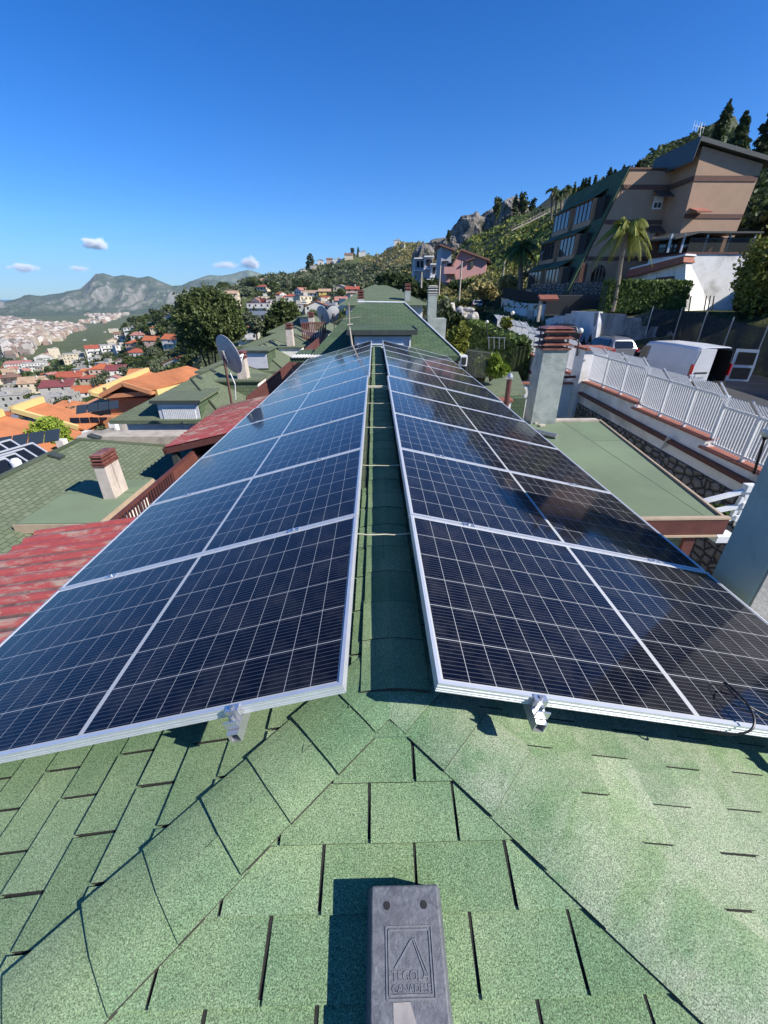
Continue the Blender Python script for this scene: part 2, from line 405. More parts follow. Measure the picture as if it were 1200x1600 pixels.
# hip caps and ridge caps: bent pieces overlapping down the hip
def caps(mb,start,dirv,n1,n2,w1,w2,exp,num,seed,over=.02,th=.016,flip=1,rnd=1):
    rng=random.Random(seed)
    d=V(dirv).normalized()
    for i in range(num):
        a=i*exp; b=a+exp+over; j=rng.uniform(-.006,.006)
        f1=w1+rng.uniform(-.004,.004); f2=w2+rng.uniform(-.004,.004)
        b+=j
        up=V((0,0,1))
        hA,hB=th*.6,th+rng.uniform(0,.003)
        A0=start+d*a; B0=start+d*b
        ring=[]; K=9
        for (c,h) in ((A0,hA),(B0,hB)):
            row=[]
            for q in range(K):
                t_=-1+2*q/(K-1); side=n1*f1 if t_<0 else n2*f2; u_=abs(t_)
                row.append(c+side*u_+up*(h+.004*(1-u_**4))-up*(.009*rnd*(1-u_)**2*(1 if u_<1 else 0)))
            ring.append(row)
        b0=len(mb.v); mb.v+=[tuple(x) for x in ring[0]+ring[1]]
        fs=[(q,q+K,q+K+1,q+1) for q in range(K-1)]
        b1=len(mb.v); mb.v+=[tuple(x) for x in ring[1]]+[tuple(x-up*.018) for x in ring[1]]
        fs+=[(2*K+q,3*K+q,3*K+q+1,2*K+q+1) for q in range(K-1)]
        b2=len(mb.v); mb.v+=[tuple(x) for x in (ring[0][0],ring[1][0],ring[1][0]-up*.02,ring[0][0]-up*.02,ring[0][-1],ring[0][-1]-up*.02,ring[1][-1]-up*.02,ring[1][-1])]
        fs+=[(4*K,4*K+3,4*K+2,4*K+1),(4*K+4,4*K+7,4*K+6,4*K+5)]
        for k_,f in enumerate(fs):
            f=tuple(b0+x for x in f); mb.f.append(f if flip>0 else f[::-1]); mb.uv.append(None); mb.mi.append(0 if k_<K-1 else 1)
def softcaps(o):
    for p in o.data.polygons:
        if p.normal.z>.8: p.use_smooth=True
for s in (-1,1):
    d=V((s*1,-HD,-SL))                       # hip direction downwards
    dn=d.normalized()
    # directions perpendicular to the hip, lying on each plane
    nm=V((s*SL,0,1)).normalized(); nh=V((0,-HS,1)).normalized()
    pm=nm.cross(dn).normalized(); ph=nh.cross(dn).normalized()
    if pm.y<0: pm=-pm
    if ph.y>0: ph=-ph
    mb=MB(); caps(mb,V((RX,RY,RZ)),d,pm,ph,.135,.12,.158,15,5+s,flip=s)
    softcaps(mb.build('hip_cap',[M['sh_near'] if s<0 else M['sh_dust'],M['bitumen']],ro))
mb=MB()
n1=V((-1,0,-.10)).normalized(); n2=V((1,0,-.10)).normalized()
caps(mb,V((RX+.02,FAR,RZ+.002)),(0,-1,0),n1,n2,.112,.115,.222,48,3,flip=1,th=.003,rnd=0)
# last cap turned down over the hip end
c0=V((RX+.025,1.0,RZ+.012)); c1=V((RX+.025,.79,RZ-HS*.21+.014))
mb2=[]
for c in (c0,c1): mb2.append([c+V((-.112,0,0 if c is c1 else -.02)),c,c+V((.115,0,0 if c is c1 else -.02))])
for q in range(2): mb.face([mb2[0][q],mb2[1][q],mb2[1][q+1],mb2[0][q+1]])
mb.face([c1+V((-.112,0,0)),c1+V((-.112,0,-.012)),c1+V((.115,0,-.012)),c1+V((.115,0,0))])
mb.face([mb2[0][0],mb2[0][0]-V((0,0,.014)),mb2[1][0]-V((0,0,.014)),mb2[1][0]])
mb.build('ridge_cap',[M['sh_near'],M['bitumen']],ro)
# walls, eaves boards
mb=MB(); mb.bx(RX-1.75,RX+1.75,-.6,FAR-.15,-6.9,RZ-SL*1.75-.05); mb.build('wall',M['white_wall'],house)
mb=MB()
for s in (-1,1): mb.box((RX+s*(e+.012),(FAR+YN)/2+.1,RZ-SL*e-.075),(.025,FAR-YN-.25,.16))
mb.build('fascia',M['brownpaint'],house)
# ================================================================ SOLAR PANELS
TR,TL=.2257,.2671; PL=1.755; PD=1.04; PITCHY=1.052; Y0=.812
XR,XL=.176,-.104; ZP=-.998
ROWS=['nearest','second','third','fourth','fifth','sixth','seventh','eighth','ninth','farthest']
def panel(side,k):
    s=1 if side>0 else -1; t=TR if s>0 else TL
    x0=(XR if s>0 else XL)+(.022 if (k>4 and s>0) else (.018 if (k>4) else 0))
    y0=Y0+PITCHY*k+(.03 if k>4 else 0)
    U=V((s*math.cos(t),0,-math.sin(t))); Yv=V((0,1,0)); Nn=V((s*math.sin(t),0,math.cos(t)))
    O=V((x0,y0,ZP))
    extra={0:', the one whose near frame edge is in full view',9:', nearest the house behind'}.get(k,'')
    nm=('solar panel in the %s row of the %s bank%s'%(ROWS[k],'right' if s>0 else 'left',extra))
    if s>0 and k==0: nm='nearest solar panel of the right bank, black cable looped over its frame'
    if s<0 and k==0: nm='nearest solar panel of the left bank, its near frame edge in full view'
    root=thing('solar_panel',nm,'solar panel',O,'solar panels in two banks on the roof')
    P=lambda u,v,h:O+U*u+Yv*v+Nn*h
    f=MB(); fw=.012; D=.035
    def fb(a,b,c,d,h0,h1):     # box in panel space
        pts=[P(u,v,h) for h in (h0,h1) for (u,v) in ((a,c),(b,c),(b,d),(a,d))]
        F=[(0,3,2,1),(4,5,6,7),(0,1,5,4),(1,2,6,5),(2,3,7,6),(3,0,4,7)]
        for q in F:
            f.face([pts[i] for i in (q if s>0 else q[::-1])])
    fb(0,PL,0,fw,-D,0); fb(0,PL,PD-fw,PD,-D,0); fb(0,fw,fw,PD-fw,-D,0); fb(PL-fw,PL,fw,PD-fw,-D,0)
    # ribs along the outside of the near and far bars
    for hh in (-.012,-.024): fb(0,PL,-.0012,0,hh-.004,hh)
    fb(.0,PL,-.0012,0,-D,-D+.003)
    f.build('frame',M['alu_w'],root)
    g=MB(); a,b,c,d=fw,PL-fw,fw,PD-fw
    q=[P(a,c,-.003),P(b,c,-.003),P(b,d,-.003),P(a,d,-.003)]; uvs=[(0,0),(b-a,0),(b-a,d-c),(0,d-c)]
    if s<0: q=q[::-1]; uvs=uvs[::-1]
    g.face(q,uvs)
    q2=[p-Nn*.006 for p in q][::-1]; g.face(q2,uvs[::-1])
    for i in range(4):
        j=(i+1)%4; g.face([q[j],q[i],q[i]-Nn*.006,q[j]-Nn*.006],[(0,0)]*4)
    g.build('cell_sheet',M['cells'],root)
    return root,P,U,Yv,Nn
for k in range(10):
    for s in (-1,1): panel(s,k)
# mounting rails with clamps
for s in (-1,1):
    t=TR if s>0 else TL; x0=XR if s>0 else XL
    U=V((s*math.cos(t),0,-math.sin(t))); Nn=V((s*math.sin(t),0,math.cos(t)))
    for u,wh in ((.32 if s>0 else .345,'inner'),(1.42,'outer')):
        lab='%s aluminium mounting rail under the %s solar panels'%(wh,'right' if s>0 else 'left')
        if wh=='inner': lab+=', hollow end poking out towards the hip'
        ya=Y0-.062; yb=Y0+PITCHY*10+.03
        O=V((x0,0,ZP))+U*u+Nn*(-.035-.021)
        rt=thing('mounting_rail',lab,'rail',(O.x,ya,O.z),'aluminium rails under the solar panels')
        mb=MB(); h=.0175; tk=.003
        for (a,b,c,d) in ((-h,h,-h,-h+tk),(-h,h,h-tk,h),(-h,-h+tk,-h+tk,h-tk),(h-tk,h,-h+tk,h-tk)):
            mb.box(O+V((0,(ya+yb)/2,0))+U*((a+b)/2)+Nn*((c+d)/2),(b-a,yb-ya,d-c),U,(0,1,0))
        mb.build('tube',M['alu'],rt)
        # end clamp: a Z shaped piece gripping the frame with a bolt
        e2=MB(); yc=Y0-.018
        Q=lambda a,y,c:O+V((0,y,0))+U*a+Nn*c
        e2.box(Q(0,yc-.012,.023),(.042,.03,.005),U,(0,1,0)); e2.box(Q(0,yc+.004,.039),(.042,.004,.032),U,(0,1,0))
        e2.box(Q(0,yc+.014,.0575),(.042,.024,.004),U,(0,1,0)); e2.box(Q(0,yc-.026,.035),(.042,.004,.028),U,(0,1,0))
        e2.build('end_clamp',M['alu'],rt)
        bl=MB(); bl.tube(Q(0,yc-.01,.024),Q(0,yc-.01,.052),.006,.006,8); bl.tube(Q(0,yc+.014,.06),Q(0,yc+.014,.065),.007,.007,6); bl.build('bolt',M['galv'],rt)
        for k in range(1,10):
            yk=Y0+PITCHY*k-.006+(.012 if k==5 else 0)+(.03 if k>5 else 0)
            c=MB(); c.box(Q(0,yk,.058),(.062,.034,.004),U,(0,1,0)); c.box(Q(0,yk,.035),(.05,.009,.05),U,(0,1,0))
            c.tube(Q(0,yk,.06),Q(0,yk,.067),.007,.007,8)
            c.build('mid_clamp',M['alu'],rt)
# thin cords and a lath across the gap
for i,(row,xa,xb) in enumerate(((838.6,.0,0),(730,0,0),(670,0,0),(632,0,0),(605,0,0),(585,0,0),(571,0,0))):
    c=AZ(600,row,-1.08); mb=MB()
    r=.0035 if i!=4 else .016
    n=8; pts=[]
    for q in range(n+1):
        x=-.13+(.345)*q/n; pts.append(V((x,c.y+.004*math.sin(q*2.1+i),-1.062-.006*math.sin(math.pi*q/n)-(.0 if i!=4 else .0))))
    if i!=4: mb.path(pts,r,6)
    else: mb.bx(-.13,.215,c.y-.02,c.y+.02,-1.085,-1.06)
    o=mb.build('cord' if i!=4 else 'lath',M['cord'])
    nth=['nearest','second','third','fourth','','fifth','farthest'][i]
    if i!=4: tag(o,'%s thin pale cord stretched across the dark gap between the panel banks'%nth,'cord','cords across the ridge gap')
    else: tag(o,'wide yellowish strip laid across the ridge gap where the panel banks shift','lath')
# loose black cable over the right panel frame
pts=[]
k=[(1165,1095,-1.395),(1150,1088,-1.36),(1158,1110,-1.37),(1152,1128,-1.385),(1140,1138,-1.40),(1118,1141,-1.41)]
U=V((math.cos(TR),0,-math.sin(TR))); 
P=lambda u,y,h:V((XR,Y0,ZP))+U*u+V((0,y,0))+V((math.sin(TR),0,math.cos(TR)))*h
key=[P(1.13,.13,.006),P(1.085,.16,.02),P(1.06,.12,.045),P(1.055,.05,.05),P(1.045,.0,.035),P(1.02,-.025,.012),P(.98,-.02,-.02),P(.93,.01,-.06)]
def smooth(key,n=6):
    out=[]; K=[key[0]]+key+[key[-1]]
    for i in range(1,len(K)-2):
        for j in range(n):
            t=j/n; a,b,c,d=K[i-1:i+3]
            out.append(.5*((2*b)+(c-a)*t+(2*a-5*b+4*c-d)*t*t+(3*b-a-3*c+d)*t**3))
    out.append(key[-1]); return out
mb=MB(); mb.path(smooth(key),.0035,8)
key=[P(1.085,.16,.02),P(1.10,.10,.012),P(1.17,.055,.006),P(1.3,.02,.008)]
mb.path(smooth(key),.003,8)
tag(mb.build('cable',M['blackplastic']),'black cable curling over the near frame of the right solar panel','cable')
# ================================================================ PLASTIC RIDGE VENT
vent=thing('roof_vent','dark grey moulded plastic roof vent lying on the near shingles','roof vent',(RX+.025,.2,RZ-HS*.8))
vx=RX+.021; hw=.081
ven=V((0,-HS,1)).normalized(); vev=V((0,1,HS)).normalized()
def VP_(x,s,h):   # s = distance up the slope from the near end, h = height
    return V((vx+x,-.12,RZ-HS*1.12))+vev*s+ven*h
L=.597; Ht=.098
import bmesh
bm=bmesh.new()
ring=[]
for (s,x,h) in ((0,hw+.004,Ht),(L,hw-.004,Ht)):
    ring.append([bm.verts.new(VP_(-x-.012,s,0)),bm.verts.new(VP_(-x,s,h)),bm.verts.new(VP_(x,s,h)),bm.verts.new(VP_(x+.016,s,0))])
for i in range(3): bm.faces.new((ring[0][i],ring[1][i],ring[1][i+1],ring[0][i+1]))
bm.faces.new(ring[0][:]); bm.faces.new(ring[1][::-1]); bm.faces.new((ring[0][3],ring[1][3],ring[1][0],ring[0][0]))
bmesh.ops.recalc_face_normals(bm,faces=bm.faces)
bmesh.ops.bevel(bm,geom=[e_ for e_ in bm.edges],offset=.004,segments=3,affect='EDGES',profile=.5)
me=bpy.data.meshes.new('shell'); wl=wloc(vent)
for v in bm.verts: v.co-=wl
bm.to_mesh(me); bm.free()
sh=bpy.data.objects.new('shell',me); COL.objects.link(sh); sh.parent=vent
m,t,b=newmat('scuffed_grey_plastic'); co=coord(t)
col=mixc(t,ramp(t,noi(t,co,38,8,.75,1.2),[(.38,0),(.66,1)]),(.075,.08,.095),(.17,.175,.19))
col=mixc(t,ramp(t,noi(t,coord(t,scale=(1,.25,1)),90,6,.8),[(.6,0),(.72,.6)]),col,(.3,.3,.31))
col=mixc(t,ramp(t,noi(t,co,9,5,.7),[(.5,0),(.75,.6)]),col,(.05,.052,.06))
lk(t,col,b.inputs['Base Color']); b.inputs['Roughness'].default_value=.55; bump(t,b,noi(t,co,160,5,.7),.0012)
me.materials.append(m); M['plastic']=m
M['plastic_e']=paint('grey_plastic_relief',(.2,.205,.22),(.12,.125,.14),60,.5)
s0=L
for sx in (-.042,.042):
    mb=MB(); mb.tube(VP_(sx,L-.034,Ht-.004),VP_(sx,L-.034,Ht+.0012),.0075,.0075,18); mb.build('bolt_hole',M['dark'],vent)
def strip(mb,a,b,w=.003,h=.0022):
    A=VP_(a[0],a[1],Ht+h/2-.0002); B=VP_(b[0],b[1],Ht+h/2-.0002); mb.bar(A,B,w,h,ven)
mb=MB()
xa,xb=-.045,.055; sa,sb=L-.068,L-.172
for o_ in (0,.0055):
    strip(mb,(xa+o_,sa-o_),(xb-o_,sa-o_)); strip(mb,(xa+o_,sb+o_),(xb-o_,sb+o_)); strip(mb,(xa+o_,sa-o_),(xa+o_,sb+o_)); strip(mb,(xb-o_,sa-o_),(xb-o_,sb+o_))
ap=(.013,sa-.018)
for o_ in (0,.007):
    strip(mb,(ap[0]-o_*.6,ap[1]-o_*.4),(-.026-o_*.3,sb+.042),.0022); strip(mb,(ap[0]+o_*.5,ap[1]),(.036+o_,sb+.032),.0022)
mb.build('embossed_emblem',M['plastic_e'],vent)
def text(s,size,org,ux,uy,mat,name,parent,ext=.001,bold=.0,align='CENTER'):
    cu=bpy.data.curves.new(name,'FONT'); cu.body=s; cu.size=size; cu.extrude=ext; cu.align_x=align; cu.offset=bold
    to=bpy.data.objects.new('tmp',cu); COL.objects.link(to)
    dg=bpy.context.evaluated_depsgraph_get(); dg.update(); me=bpy.data.meshes.new_from_object(to.evaluated_get(dg))
    bpy.data.objects.remove(to)
    ux=V(ux).normalized(); uy=V(uy).normalized(); uz=ux.cross(uy); off=wloc(parent)
    for v in me.vertices:
        c=v.co.copy(); v.co=V(org)+ux*c.x+uy*c.y+uz*c.z-off
    me.name=name; me.materials.clear(); me.materials.append(mat)
    o=bpy.data.objects.new(name,me); COL.objects.link(o); o.parent=parent; return o
text('TEGOLA',.0205,VP_(.004,sb+.025,Ht+.001),(1,0,0),vev,M['plastic_e'],'lettering',vent,.0004,0)
text('CANADESE',.0163,VP_(.006,sb+.009,Ht+.001),(1,0,0),vev,M['plastic_e'],'lettering',vent,.0004,0)
mb=MB()
pz=[(-.033,sb-.004),(.002,sb-.003),(.012,sb-.03),(.022,sb-.08),(.026,sb-.16),(-.034,sb-.17)]
mb.prism([VP_(x,s,Ht+.0002) for x,s in pz],ven*.0008)
lb=mb.build('paper_label',paint('worn_paper',(.34,.31,.29),(.25,.23,.22),30,.8),vent)
# ================================================================ parts shared by houses and chimneys
def frustum(mb,cx,cy,z0,z1,w0,d0,w1,d1):
    a=[V((cx+i*w0/2,cy+j*d0/2,z0)) for i,j in ((-1,-1),(1,-1),(1,1),(-1,1))]
    b=[V((cx+i*w1/2,cy+j*d1/2,z1)) for i,j in ((-1,-1),(1,-1),(1,1),(-1,1))]
    mb.rf(a[::-1]); mb.rf(b)
    for i in range(4): j=(i+1)%4; mb.rf([a[i],a[j],b[j],b[i]])
def chimney(label,cx,cy,z0,z1,w,d,shaft,capm,tiers=3,capz=.3,taper=.93,group=None,twin=False,over=1.06):
    t=thing('chimney',label,'chimney',(cx,cy,z0),group)
    n=2 if twin else 1
    for i in range(n):
        yy=cy+(i-.5*(n-1))*d*1.04
        mb=MB(); frustum(mb,cx,yy,z0,z1,w,d,w*taper,d*taper); mb.build('shaft',shaft,t)
        mb=MB(); h=capz/tiers
        for k in range(tiers):
            za=z1+k*h
            frustum(mb,cx,yy,za,za+h*.55,w*.62,d*.62,w*.6,d*.6)
            for sx in (-1,1):
                for sy in (-1,1): mb.bx(cx+sx*w*.4-.012,cx+sx*w*.4+.012,yy+sy*d*.4-.012,yy+sy*d*.4+.012,za,za+h)
            frustum(mb,cx,yy,za+h*.5,za+h*.62,w*over*1.05,d*over*1.05,w*over*1.05,d*over*1.05)
            frustum(mb,cx,yy,za+h*.62,za+h*1.0,w*over*1.05,d*over*1.05,w*.78,d*.78)
        frustum(mb,cx,yy,z1-.02,z1+.012,w*over*.98,d*over*.98,w*over*.98,d*over*.98)
        frustum(mb,cx,yy,z1+capz,z1+capz*1.1,w*over,d*over,w*.7,d*.7)
        mb.build('cap',capm,t)
    return t
M['chimb']=paint('pinkish_chimney_render',(.60,.52,.45),(.48,.41,.35),5,.9,60,.003,stain=(.33,.27,.22))
M['shutter']=paint('grey_white_shutter',(.62,.62,.64),(.52,.52,.55),3,.5)
M['lead']=paint('dark_trim',(.06,.07,.06),(.04,.045,.04),5,.5)
M['concrete_l']=paint('pale_cement',(.5,.44,.35),(.38,.33,.27),5,.9,30,.003,stain=(.25,.22,.18))
def hiproof_y(mb,x0,xr,x1,y0,yr0,yr1,y1,ze,zr,th=.1):
    """ridge along y at x=xr; eaves at x0,x1 / y0,y1"""
    A,B,C,D=V((x0,y0,ze)),V((x1,y0,ze)),V((x1,y1,ze)),V((x0,y1,ze)); E,F=V((xr,yr0,zr)),V((xr,yr1,zr))
    mb.rf([A,B,E],(1,0,0)); mb.rf([B,C,F,E],(0,1,0)); mb.rf([C,D,F],(-1,0,0)); mb.rf([D,A,E,F],(0,-1,0))
    for p,q in ((A,B),(B,C),(C,D),(D,A)): mb.rf([q,p,p-V((0,0,th)),q-V((0,0,th))])
    mb.rf([p-V((0,0,th)) for p in (A,D,C,B)])
def row_house(label,y0,y1,ye0,ye1,x0=-8.3,xr=-5.85,x1=-4.3,ze=-3.12,zr=-2.3,mat='sh_green2',group='green roofed row houses on the left',vents=()):
    t=thing('row_house',label,'house',((x0+x1)/2,(y0+y1)/2,-8.5),group)
    mb=MB(); hiproof_y(mb,x0,xr,x1,y0,ye0,ye1,y1,ze,zr); r=mb.build('roof',M[mat],t)
    mb=MB(); mb.bx(x0+.3,x1-.3,y0+.3,y1-.3,-9,ze-.102); mb.build('wall',M['white_wall'],t)
    mb=MB()      # soft ridge and hip caps
    pts=[V((x0,y0,ze)),V((xr,ye0,zr)),V((xr,ye1,zr))]
    mb.path([p+V((0,0,.005)) for p in (V((x1,y0,ze)),V((xr,ye0,zr)),V((xr,ye1,zr)),V((x1,y1,ze)))],.035,8)
    mb.build('ridge_cap',M['sh_green'],r)
    for (vx_,vy_) in vents:
        f=(vx_-xr)/(x1-xr) if vx_>xr else (xr-vx_)/(xr-x0)
        z=zr+(ze-zr)*f; mb=MB(); mb.box((vx_,vy_,z+.03),(.2,.14,.05),(1,0,(ze-zr)/(x1-xr)),(0,1,0)); mb.build('roof_vent_cap',M['lead'],r)
    return t,r
def dormer_front(t,x0,x1,y,z0,z1,depth,slats=False,rm='sh_green2',frame='shutter',over=.1):
    mb=MB(); mb.bx(x0,x1,y,y+depth,z0,z1); d=mb.build('dormer',M['sh_deep'],t)
    mb=MB(); mb.bx(x0-over,x1+over,y-over*1.3,y+depth,z1+.002,z1+.07); mb.build('dormer_roof',M[rm],d)
    mb=MB(); mb.bx(x0-over-.01,x1+over+.01,y-over*1.3-.02,y-over*1.3,z1-.02,z1+.06); mb.build('dormer_fascia',M['lead'],d)
    mb=MB(); w=x1-x0; h=z1-z0
    mb.bx(x0+.03,x1-.03,y-.03,y-.002,z0+.03,z1-.04); mb.build('shutter_frame',M[frame],d)
    mb=MB(); a,b=x0+.12*w,x1-.1*w; c_,e_=z0+.12*h,z1-.22*h
    mb.bx(a,b,y-.045,y-.032,e_-.02,e_+.08*h); 
    if slats:
        n=18
        for i in range(n):
            x=a+(b-a)*(i+.5)/n; mb.bx(x-(b-a)/n*.33,x+(b-a)/n*.33,y-.05,y-.032,c_,e_-.03)
    mb.build('shutter',M['white_metal'],d)
    return d
# ---- nearest house on the left
tA,rA=row_house('nearest green roofed house at left with twin chimneys on a white walled dormer',-1.5,9.4,1.2,7.75,-7.9,-5.75,-3.35,-3.3,-2.46,
    vents=((-5.62,6.9),(-5.62,5.3),(-5.62,3.9),(-5.62,8.0)))
mb=MB(); mb.bx(-4.75,-3.85,4.9,6.25,-3.4,-2.76); dm=mb.build('dormer',M['white_wall'],tA)
mb=MB(); mb.bx(-4.85,-3.74,4.82,6.33,-2.758,-2.7); mb.build('dormer_roof',M['roofing'],dm)
mb=MB(); mb.bx(-3.742,-3.72,4.8,6.35,-2.765,-2.69); mb.bx(-4.85,-3.742,4.8,4.82,-2.82,-2.69); mb.build('dormer_fascia',M['tanframe'],dm)
mb=MB(); mb.bx(-4.74,-3.87,4.885,4.9,-3.3,-2.83); mb.build('dormer_cheek',M['sh_green'],dm)
c=AZ(172,776,-2.7)
chimney('twin flue chimney with dark red louvred caps on the nearest left house',c.x+.04,c.y+.1,-2.705,-2.17,.17,.18,M['chimb'],M['terra'],3,.15,group=None,twin=True,taper=.9)
# railing in front of the near dormer
t=thing('balcony_railing','brown iron railing in front of the white walled dormer at left','railing',(-3.2,4,-3.3))
mb=MB()
ys=[4.3+.075*i for i in range(37)]
for y in ys: mb.bx(-3.21,-3.19,y-.009,y+.009,-3.3,-2.42)
mb.build('baluster',M['brownpaint'],t)['kind']='stuff'
mb=MB(); mb.bx(-3.22,-3.18,4.25,7.6,-2.42,-2.38); mb.bx(-3.22,-3.18,4.25,7.6,-3.25,-3.22); mb.build('handrail',M['brownpaint'],t)
mb=MB(); mb.bx(-3.215,-3.185,6.0,7.55,-3.3,-2.425); mb.build('screen',paint('rust_sheet',(.17,.06,.045),(.11,.04,.03),4,.6),t)
# red corrugated sheet roofs
def corrugated(label,x0,z0,x1,z1,y0,y1):
    t=thing('lean_to_roof',label,'lean to roof',((x0+x1)/2,(y0+y1)/2,z0-.3),'faded red corrugated lean to roofs')
    mb=MB(); n=int((y1-y0)/.025); prev=None
    for i in range(n+1):
        y=y0+(y1-y0)*i/n; ph=(y/.15)%1; h=.028*max(0,min(1,min(ph*6,(.55-ph)*6))) if ph<.55 else 0
        a=V((x0,y+random.uniform(-.004,.004),z0+h)); b=V((x1,y,z1+h))
        if prev: mb.m=1 if ((i%6) in (4,5) and random.random()<.8) else 0; mb.face([prev[0],prev[1],b,a])
        prev=(a,b)
    mb.build('sheet',[M['redsheet'],M['grime']],t)
    mb=MB(); mb.bx(x0+.01,x1,y0+.01,y1-.02,min(z0,z1)-.14,min(z0,z1)-.05) if False else None
    s=V((x1-x0,0,z1-z0)).normalized()
    for y in (y0+.015,y1-.015): mb.bar(V((x0,y,z0-.045)),V((x1,y,z1-.045)),.03,.1)
    mb.bar(V((x0+.03,y0,z0-.05)),V((x0+.03,y1,z0-.05)),.05,.07)
    mb.build('beam',M['brownpaint'],t)
    mb=MB(); mb.bx(x0+.1,x0+.2,y0+.05,y0+.15,-8,z0-.1); mb.build('post',M['lead'],t)
    return t
corrugated('faded red corrugated lean to roof at the left edge, half in shadow',-3.62,-2.22,-1.86,-1.98,.3,3.8)
corrugated('faded red corrugated lean to roof below the satellite dish',-3.68,-2.33,-1.86,-1.93,6.78,9.85)
mb=MB(); mb.bx(-3.3,-1.75,6.95,9.6,-6,-2.5); tag(mb.build('shed',M['lead']),'dark closed shed under the red corrugated roof by the dish','shed')
# parapet between first and second houses
mb=MB(); a=AY(190,676,10.1); mb.bx(-7.3,-3.9,9.75,10.3,-3.25,-3.02); mb.bx(-7.2,-4.0,9.85,10.2,-8,-3.25)
tag(mb.build('parapet_wall',M['concrete_l']),'pale cement topped wall between the first and second left houses','wall')
# ---- second house with shutter dormer, dish and chimney
tB,rB=row_house('second green roofed house at left with a white slatted shutter dormer facing the camera',11.6,18.9,13.5,17.4,-7.6,vents=((-5.75,13.9),(-5.75,15.2),(-5.75,16.5)))
d1=AY(252,657,11.75); d2=AY(311,627,11.75)
dormer_front(tB,d1.x,d2.x,11.7,d1.z,d2.z,1.6,slats=True)
mb=MB(); mb.bx(-5.3,-4.0,14.4,15.5,-3.1,-2.56); dm=mb.build('dormer',M['white_wall'],tB)
mb=MB(); mb.bx(-5.4,-3.9,14.3,15.6,-2.558,-2.5); mb.build('dormer_roof',M['sh_green2'],dm)
mb=MB(); mb.bx(-5.3,-4.02,14.37,14.4,-3.1,-2.57); mb.build('dormer_cheek',M['sh_green'],dm)
chimney('chimney with brown cap on the second left house, behind the dish',-4.55,14.75,-2.5,-1.83,.32,.4,M['chimb'],M['terra'],2,.2)
def dish(label,c,r,aim,mastbase,mastmat,gp):
    t=thing('satellite_dish',label,'satellite dish',mastbase,gp); c=V(c); aim=V(aim).normalized()
    a=aim.cross(V((0,0,1))).normalized(); b=a.cross(aim)
    def Pt(rr,th,dz=0): return c+(a*math.cos(th)+b*math.sin(th)*1.08)*rr+aim*(rr*rr/(r*4.2)*1.0-.0+dz)
    mb=MB(); n=28
    for i in range(n):
        t0,t1=2*math.pi*i/n,2*math.pi*(i+1)/n
        for k in range(5):
            r0,r1=r*k/5,r*(k+1)/5
            for dz,fl in ((0,0),(-.012,1)):
                q=[Pt(r0,t0,dz),Pt(r1,t0,dz),Pt(r1,t1,dz),Pt(r0,t1,dz)]
                if k==0: q=q[1:]
                mb.face(q[::-1] if fl else q)
        mb.face([Pt(r,t0,0),Pt(r,t0,-.012),Pt(r,t1,-.012),Pt(r,t1,0)])
    mb.build('reflector',M['dishgrey'],t)
    mb=MB(); e=V(mastbase); top=c-aim*.06-V((0,0,.0))
    mb.tube(e,V((top.x,top.y,top.z+.05)),.028,.028,10); mb.build('mast',mastmat,t)
    mb=MB(); mb.box(c-aim*.04,(.14,.06,.3),a,aim); mb.build('bracket',M['galv'],t)
    mb=MB(); f=c+aim*r*1.15-V((0,0,r*.35)); mb.bar(Pt(r,-math.pi/2),f,.02); mb.tube(f,f-aim*.1,.03,.025,10); mb.build('feed_arm',M['white_metal'],t)
    return t
M['dishgrey']=paint('dish_grey',(.42,.43,.44),(.33,.34,.35),6,.5)
M['rustpipe']=paint('rusty_pipe',(.16,.07,.05),(.09,.05,.04),14,.8)
b0=AY(363,637,10.2); b1=AY(354,556,10.2)
dish('large grey satellite dish on a rusty mast above the second left house',(b1.x+.0,b1.y-.05,b1.z),.42,(.62,.75,.28),b0-V((0,0,.3)),M['rustpipe'],'satellite dishes on the left roofs')
mb=MB(); p=AY(333,600,10.6)
mb.path([V((b1.x+.03,10.15,b1.z-.35)),V((b1.x+.12,10.1,b1.z-.62)),V((b1.x+.06,10.15,b1.z-1.0))],.012,6)
tag(mb.build('cable',M['white_metal']),'pale cable hanging from the nearest satellite dish mast','cable')
# ---- third, fourth and fifth
tC,rC=row_house('third green roofed house at left with grey dormer and thin chimney, beyond the dish',20.4,27.8,22.3,26.2,-8.6,-6.0,-4.3,-3.15,-2.25,vents=((-5.9,22.6),(-5.9,23.6),(-5.9,24.6),(-5.9,25.6)))
q0=AY(382,576,20.6); q1=AY(418,549,20.6); dormer_front(tC,q0.x,q1.x,20.5,q0.z,q1.z,1.7)
mb=MB(); mb.bx(-5.3,-4.1,24.1,25.2,-3.1,-2.5); dm=mb.build('dormer',M['white_wall'],tC)
mb=MB(); mb.bx(-5.4,-4.0,24.0,25.3,-2.498,-2.44); mb.build('dormer_roof',M['sh_green2'],dm)
chimney('thin chimney with brown cap on the third left house',-4.7,24.6,-2.44,-1.55,.36,.45,M['chimb'],M['terra'],2,.25)
tD,rD=row_house('fourth green roofed house at left, small in the row of roofs',29.5,37.5,31.5,35.5,-9.0,-6.3,-4.3,-2.95,-2.05,vents=((-6.1,32.5),(-6.1,34)))
q0=AY(458,512,34); q1=AY(482,497,34)
mb=MB(); mb.bx(-5.6,-4.2,33.5,35.2,-3.1,-2.4); dm=mb.build('dormer',M['white_wall'],tD)
chimney('chimney on the fourth left house with dark cap',-4.8,34.2,-2.6,-1.35,.42,.5,M['chimb'],M['terra'],2,.3)
tE,rE=row_house('fifth green roofed house at left with a grey shuttered dormer under the paired dishes',39.5,48,41.5,46,-9.6,-6.6,-4.0,-2.8,-1.55)
